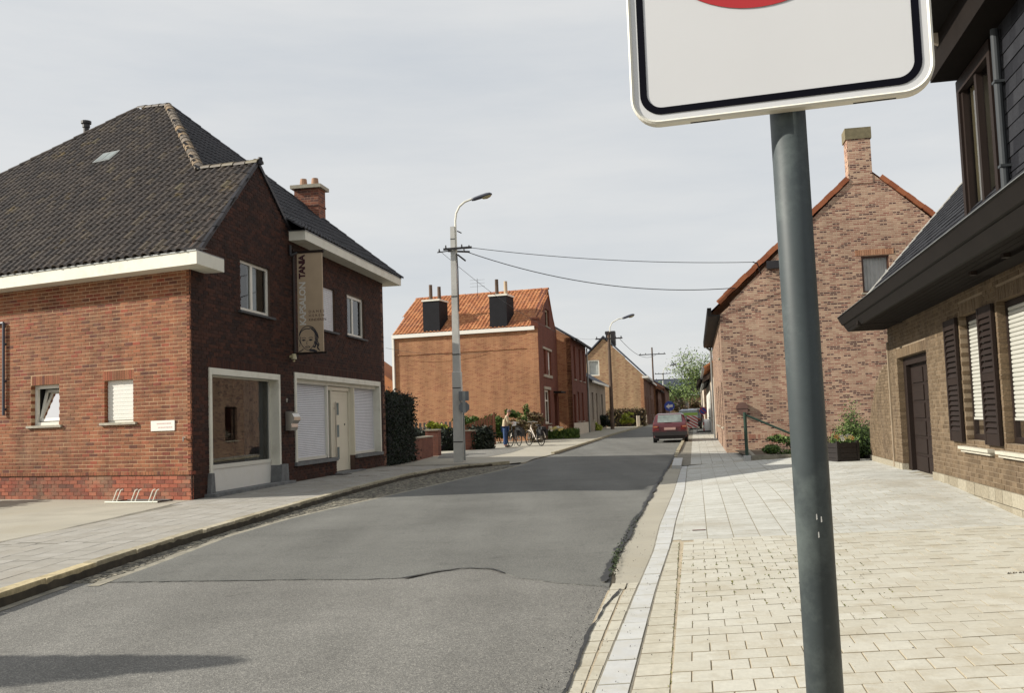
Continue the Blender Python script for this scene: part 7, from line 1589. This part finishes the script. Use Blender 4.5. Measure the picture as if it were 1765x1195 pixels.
vs = [q for g in rings for q in g]; mb.raw(vs, [(k * 10 + i, k * 10 + (i + 1) % 10, (k + 1) * 10 + (i + 1) % 10, (k + 1) * 10 + i) for k in range(5) for i in range(10)] + [tuple(range(50, 60))]); mb.build('bag', M['bag_white'], ws, smooth=True)

# ---------------------------------------------------------------- bicycles and the person
def torus(mb, c, ax, R_, r_, n=36, m=6):
    ax = Vector(ax).normalized(); a = V3(0, 0, 1); b = ax.cross(a).normalized(); vs = []
    for i in range(n):
        t = 2 * math.pi * i / n; d = a * math.cos(t) + b * math.sin(t)
        for j in range(m): s = 2 * math.pi * j / m; vs.append(c + d * (R_ + r_ * math.cos(s)) + ax * r_ * math.sin(s))
    mb.raw(vs, [(i * m + j, i * m + (j + 1) % m, ((i + 1) % n) * m + (j + 1) % m, ((i + 1) % n) * m + j) for i in range(n) for j in range(m)])
def bicycle(name, label, rear, front, mt, bags=True, lean=.04):
    rear, front = Vector(rear), Vector(front); d = (front - rear); L_ = d.length; d.normalize(); s = Vector((d.y, -d.x, 0)); t = thing(name, label, 'bicycle', tuple(rear - V3(0, 0, .34)))
    X = lambda l, h, o=0: rear + d * l + V3(0, 0, h) + s * o
    for c in (rear, front):
        mb = MB(); torus(mb, c, s, .335, .022); w = mb.build('wheel', M['rubber'], t); mb = MB(); mb.cyl(c - s * .05, c + s * .05, .03, .03, 8); mb.build('hub', M['steel'], w)
        mb = MB()
        for i in range(14): a = math.pi * 2 * i / 14; e = c + (V3(0, 0, 1) * math.cos(a) + d * math.sin(a)) * .32; mb.cyl(c, e, .004, .004, 3)
        stuff(mb.build('spokes', M['steel'], w))
        mb = MB(); pts = [c + (V3(0, 0, 1) * math.cos(R(a)) - d * math.sin(R(a))) * .375 for a in range(-40, 100, 14)]; mb.tube(pts, .02, 5); mb.build('mudguard', M[mt], t)
    mb = MB(); bb = X(.48, -.06); st = X(.30, .42); hd_ = X(L_ - .20, .52)
    mb.tube([X(0, 0, .04), st, bb, X(0, 0, .04)], .014, 6); mb.tube([X(0, 0, -.04), st], .012, 6); mb.tube([bb, hd_], .028, 8); mb.tube([X(.42, .12), X(L_ - .22, .42)], .018, 6) if not bags else None; mb.cyl(X(L_ - .16, .40), X(L_ - .24, .62), .026); mb.build('frame', M[mt], t)
    mb = MB(); mb.tube([X(L_ - .20, .5), X(L_ - .12, .3, .05), X(L_, 0, .05)], .013, 6); mb.tube([X(L_ - .12, .3, -.05), X(L_, 0, -.05)], .013, 6); mb.build('fork', M[mt], t)
    mb = MB(); mb.tube([X(L_ - .25, .66), X(L_ - .27, .78), X(L_ - .2, .80, .12), X(L_ - .40, .76, .28)], .014, 6); mb.tube([X(L_ - .27, .78), X(L_ - .2, .80, -.12), X(L_ - .40, .76, -.28)], .014, 6); mb.build('handlebar', M['steel'], t)
    mb = MB(); mb.cyl(st, X(.27, .56), .014); mb.prism([X(.12, .57, .10), X(.12, .57, -.10), X(.40, .60, -.03), X(.40, .60, .03)], (0, 0, .06)); mb.build('saddle', M['bag_black'], t)
    mb = MB(); mb.tube([X(-.30, .40), X(.25, .40)], .012, 5); mb.tube([X(-.30, .40), X(0, 0, .05)], .01, 5); mb.build('rack', M['black_metal'], t)
    if bags:
        for o_ in (.08, -.20): mb = MB(); mb.prism([X(-.30, .42, o_), X(.10, .42, o_), X(.06, .10, o_), X(-.28, .12, o_)], s * .12); mb.build('pannier', M['bag_black'], t)
        mb = MB(); mb.prism([X(-.28, .40, -.12), X(.08, .40, -.12), X(.05, .55, -.1), X(-.26, .53, -.1)], s * .24); mb.build('top_bag', M['bag_black'], t)
    mb = MB(); torus(mb, X(.48, -.06, .05), s, .09, .01, 16, 4); mb.cyl(X(.48, -.06, .06), X(.56, -.2, .08), .01); mb.cyl(X(.48, -.06, -.06), X(.42, .1, -.08), .01); mb.build('crank', M['black_metal'], t)
    mb = MB(); mb.cyl(X(.25, -.02, .04), X(.2, -.33, .16), .01); mb.build('kickstand', M['black_metal'], t)
    return t
zb = tz(46.5) + .035 + .357
bicycle('bicycle', 'white framed step through bicycle with black panniers on the pale pavement', (1.22, 46.2, zb), (.66, 47.2, zb), 'bike_white')
bicycle('bicycle', 'dark bicycle with black bags that the person leans over', (.18, 47.1, zb), (-.22, 46.15, zb), 'bag_black')
mb = MB(); mb.prism([(-.12, 46.0, 1.13), (.06, 46.0, 1.16), (.08, 46.0, 1.30), (-.08, 46.0, 1.31)], (0, .16, .02)); tag(mb.build('white_bag', M['bag_white']), 'small white bag in the hands of the person by the bicycles', 'bag')
def skin_part(name, pts, edges, rad, m_, parent, root=0, sub=1):
    me = bpy.data.meshes.new(name); me.from_pydata([tuple(p) for p in pts], edges, []); o = link(name, me, parent); s = o.modifiers.new('skin', 'SKIN'); s.use_smooth_shade = True
    for i, q in enumerate(rad): me.skin_vertices[0].data[i].radius = q if isinstance(q, tuple) else (q, q)
    me.skin_vertices[0].data[root].use_root = True; ss = o.modifiers.new('sub', 'SUBSURF'); ss.levels = sub; ss.render_levels = sub; me.materials.append(m_); return o
pb_ = Vector((-.46, 46.0, tz(46) + .035)); pe = thing('person', 'person in beige jacket and blue jeans bending over the dark bicycle', 'person', tuple(pb_))
def Q(x, y, z): return pb_ + Vector((x, y, z))
# body: feet, legs, pelvis, spine bent forward (to the right), arms reaching to the bag, neck and head looking down
pts = [Q(0, 0, .93), Q(-.01, -.09, .88), Q(-.02, -.11, .50), Q(-.04, -.12, .09), Q(.10, -.14, .04), Q(.02, .10, .88), Q(.06, .12, .50), Q(.03, .13, .09), Q(.17, .12, .04), Q(.02, 0, 1.12), Q(.07, 0, 1.34), Q(.13, 0, 1.46), Q(.17, 0, 1.54), Q(.20, -.005, 1.60), Q(.24, -.005, 1.66), Q(.09, -.19, 1.40), Q(.16, -.22, 1.16), Q(.33, -.12, 1.10), Q(.38, -.08, 1.13), Q(.09, .19, 1.40), Q(.17, .22, 1.16), Q(.33, .12, 1.10), Q(.38, .08, 1.13)]
ed = [(0, 1), (1, 2), (2, 3), (3, 4), (0, 5), (5, 6), (6, 7), (7, 8), (0, 9), (9, 10), (10, 11), (11, 12), (12, 13), (13, 14), (10, 15), (15, 16), (16, 17), (17, 18), (10, 19), (19, 20), (20, 21), (21, 22)]
ra = [(.15, .13), .095, .065, .045, .035, .095, .065, .045, .035, (.15, .13), (.17, .13), .07, .05, .085, .09, .06, .045, .032, .03, .06, .045, .032, .03]
skin_part('body', pts, ed, ra, M['skin'], pe)
grow = lambda idx, k: [ (tuple(q * k + .006 for q in ra[i]) if isinstance(ra[i], tuple) else ra[i] * k + .006) for i in idx]
ji = [0, 1, 2, 3, 5, 6, 7]; skin_part('jeans', [pts[i] for i in ji], [(0, 1), (1, 2), (2, 3), (0, 4), (4, 5), (5, 6)], grow(ji, 1.12), M['jeans'], pe)
ki = [9, 0, 10, 11, 15, 16, 17, 19, 20, 21]; kp = [pts[i] for i in ki]; kp[1] = kp[1] + V3(0, 0, -.04)
skin_part('jacket', kp, [(0, 1), (0, 2), (2, 3), (2, 4), (4, 5), (5, 6), (2, 7), (7, 8), (8, 9)], grow(ki, 1.14), M['jacket'], pe)
for i, j in ((3, 4), (7, 8)): skin_part('shoe', [pts[i] + V3(0, 0, -.03), pts[j], pts[j] + V3(.06, 0, 0)], [(0, 1), (1, 2)], [.052, .045, .035], M['bag_black'], pe)
mb = MB(); hc = Q(.215, -.005, 1.655)
vs = []; 
for i in range(7):
    th = math.pi * .55 * i / 6
    for j in range(12): a = 2 * math.pi * j / 12; vs.append(hc + V3(-.35, 0, .94) * (.105 * math.cos(th)) + V3(.94, 0, .35) * (.105 * math.sin(th) * math.cos(a)) + V3(0, 1, 0) * (.092 * math.sin(th) * math.sin(a)))
mb.raw(vs, [(i * 12 + j, i * 12 + (j + 1) % 12, (i + 1) * 12 + (j + 1) % 12, (i + 1) * 12 + j) for i in range(6) for j in range(12)]); mb.build('hair', M['hair'], pe, smooth=True)
mb = MB(); mb.cyl(Q(.315, -.005, 1.62), Q(.335, -.005, 1.60), .018, .010, 6); mb.build('nose', M['skin'], pe)
for s_ in (-1, 1): mb = MB(); mb.cyl(Q(.295, s_ * .032 - .005, 1.655), Q(.305, s_ * .032 - .005, 1.652), .008, .008, 6); mb.build('eye', M['black_metal'], pe)
for s_ in (-1, 1):
    for k in range(5):
        a = pts[18 if s_ < 0 else 22]; off = (k - 2) * .017; e = a + V3(.05 if k else .03, off * .6 + (0 if k else .02 * s_), -.02 - .005 * abs(k - 2)); mb = MB(); mb.tube([a + V3(.02, off * .5, 0), a.lerp(e, .6) + V3(.012, off * .3, .012), e + V3(.01, 0, -.02)], .009, 5); mb.build('finger', M['skin'], pe)

# ---------------------------------------------------------------- added out of view on the left: hedge and conifer shaped to throw shadows in
hedge('hedge', 'added unseen hedge block that casts the shadow on the salon side wall', (-14.5, 16.0, .1), (2.9, 0, 0), (0, 4.3, 0), 1.15, 1500, .12, 'leaf_hedge')
t = thing('shadow_conifer', 'added unseen conifer that casts the shadow on the near road', 'tree', (-9.6, 5.55, .1)); mb = MB(); r = random.Random(97)
for _ in range(7000): z = r.uniform(.2, 4.5); rr = .62 * min(1, (4.6 - z) / 1.3) ** .7 * r.uniform(.6, 1.05); a = r.uniform(0, 6.28); leafq(mb, Vector((-9.6 + rr * math.cos(a), 5.62 + rr * math.sin(a) * .8, z)), .07, r, r.random())
mb.build('foliage', M['leaf_dark'], t); mb = MB(); mb.cyl((-9.6, 5.62, 0), (-9.6, 5.62, 4.5), .12, .03, 8); mb.build('trunk', M['bark'], t)
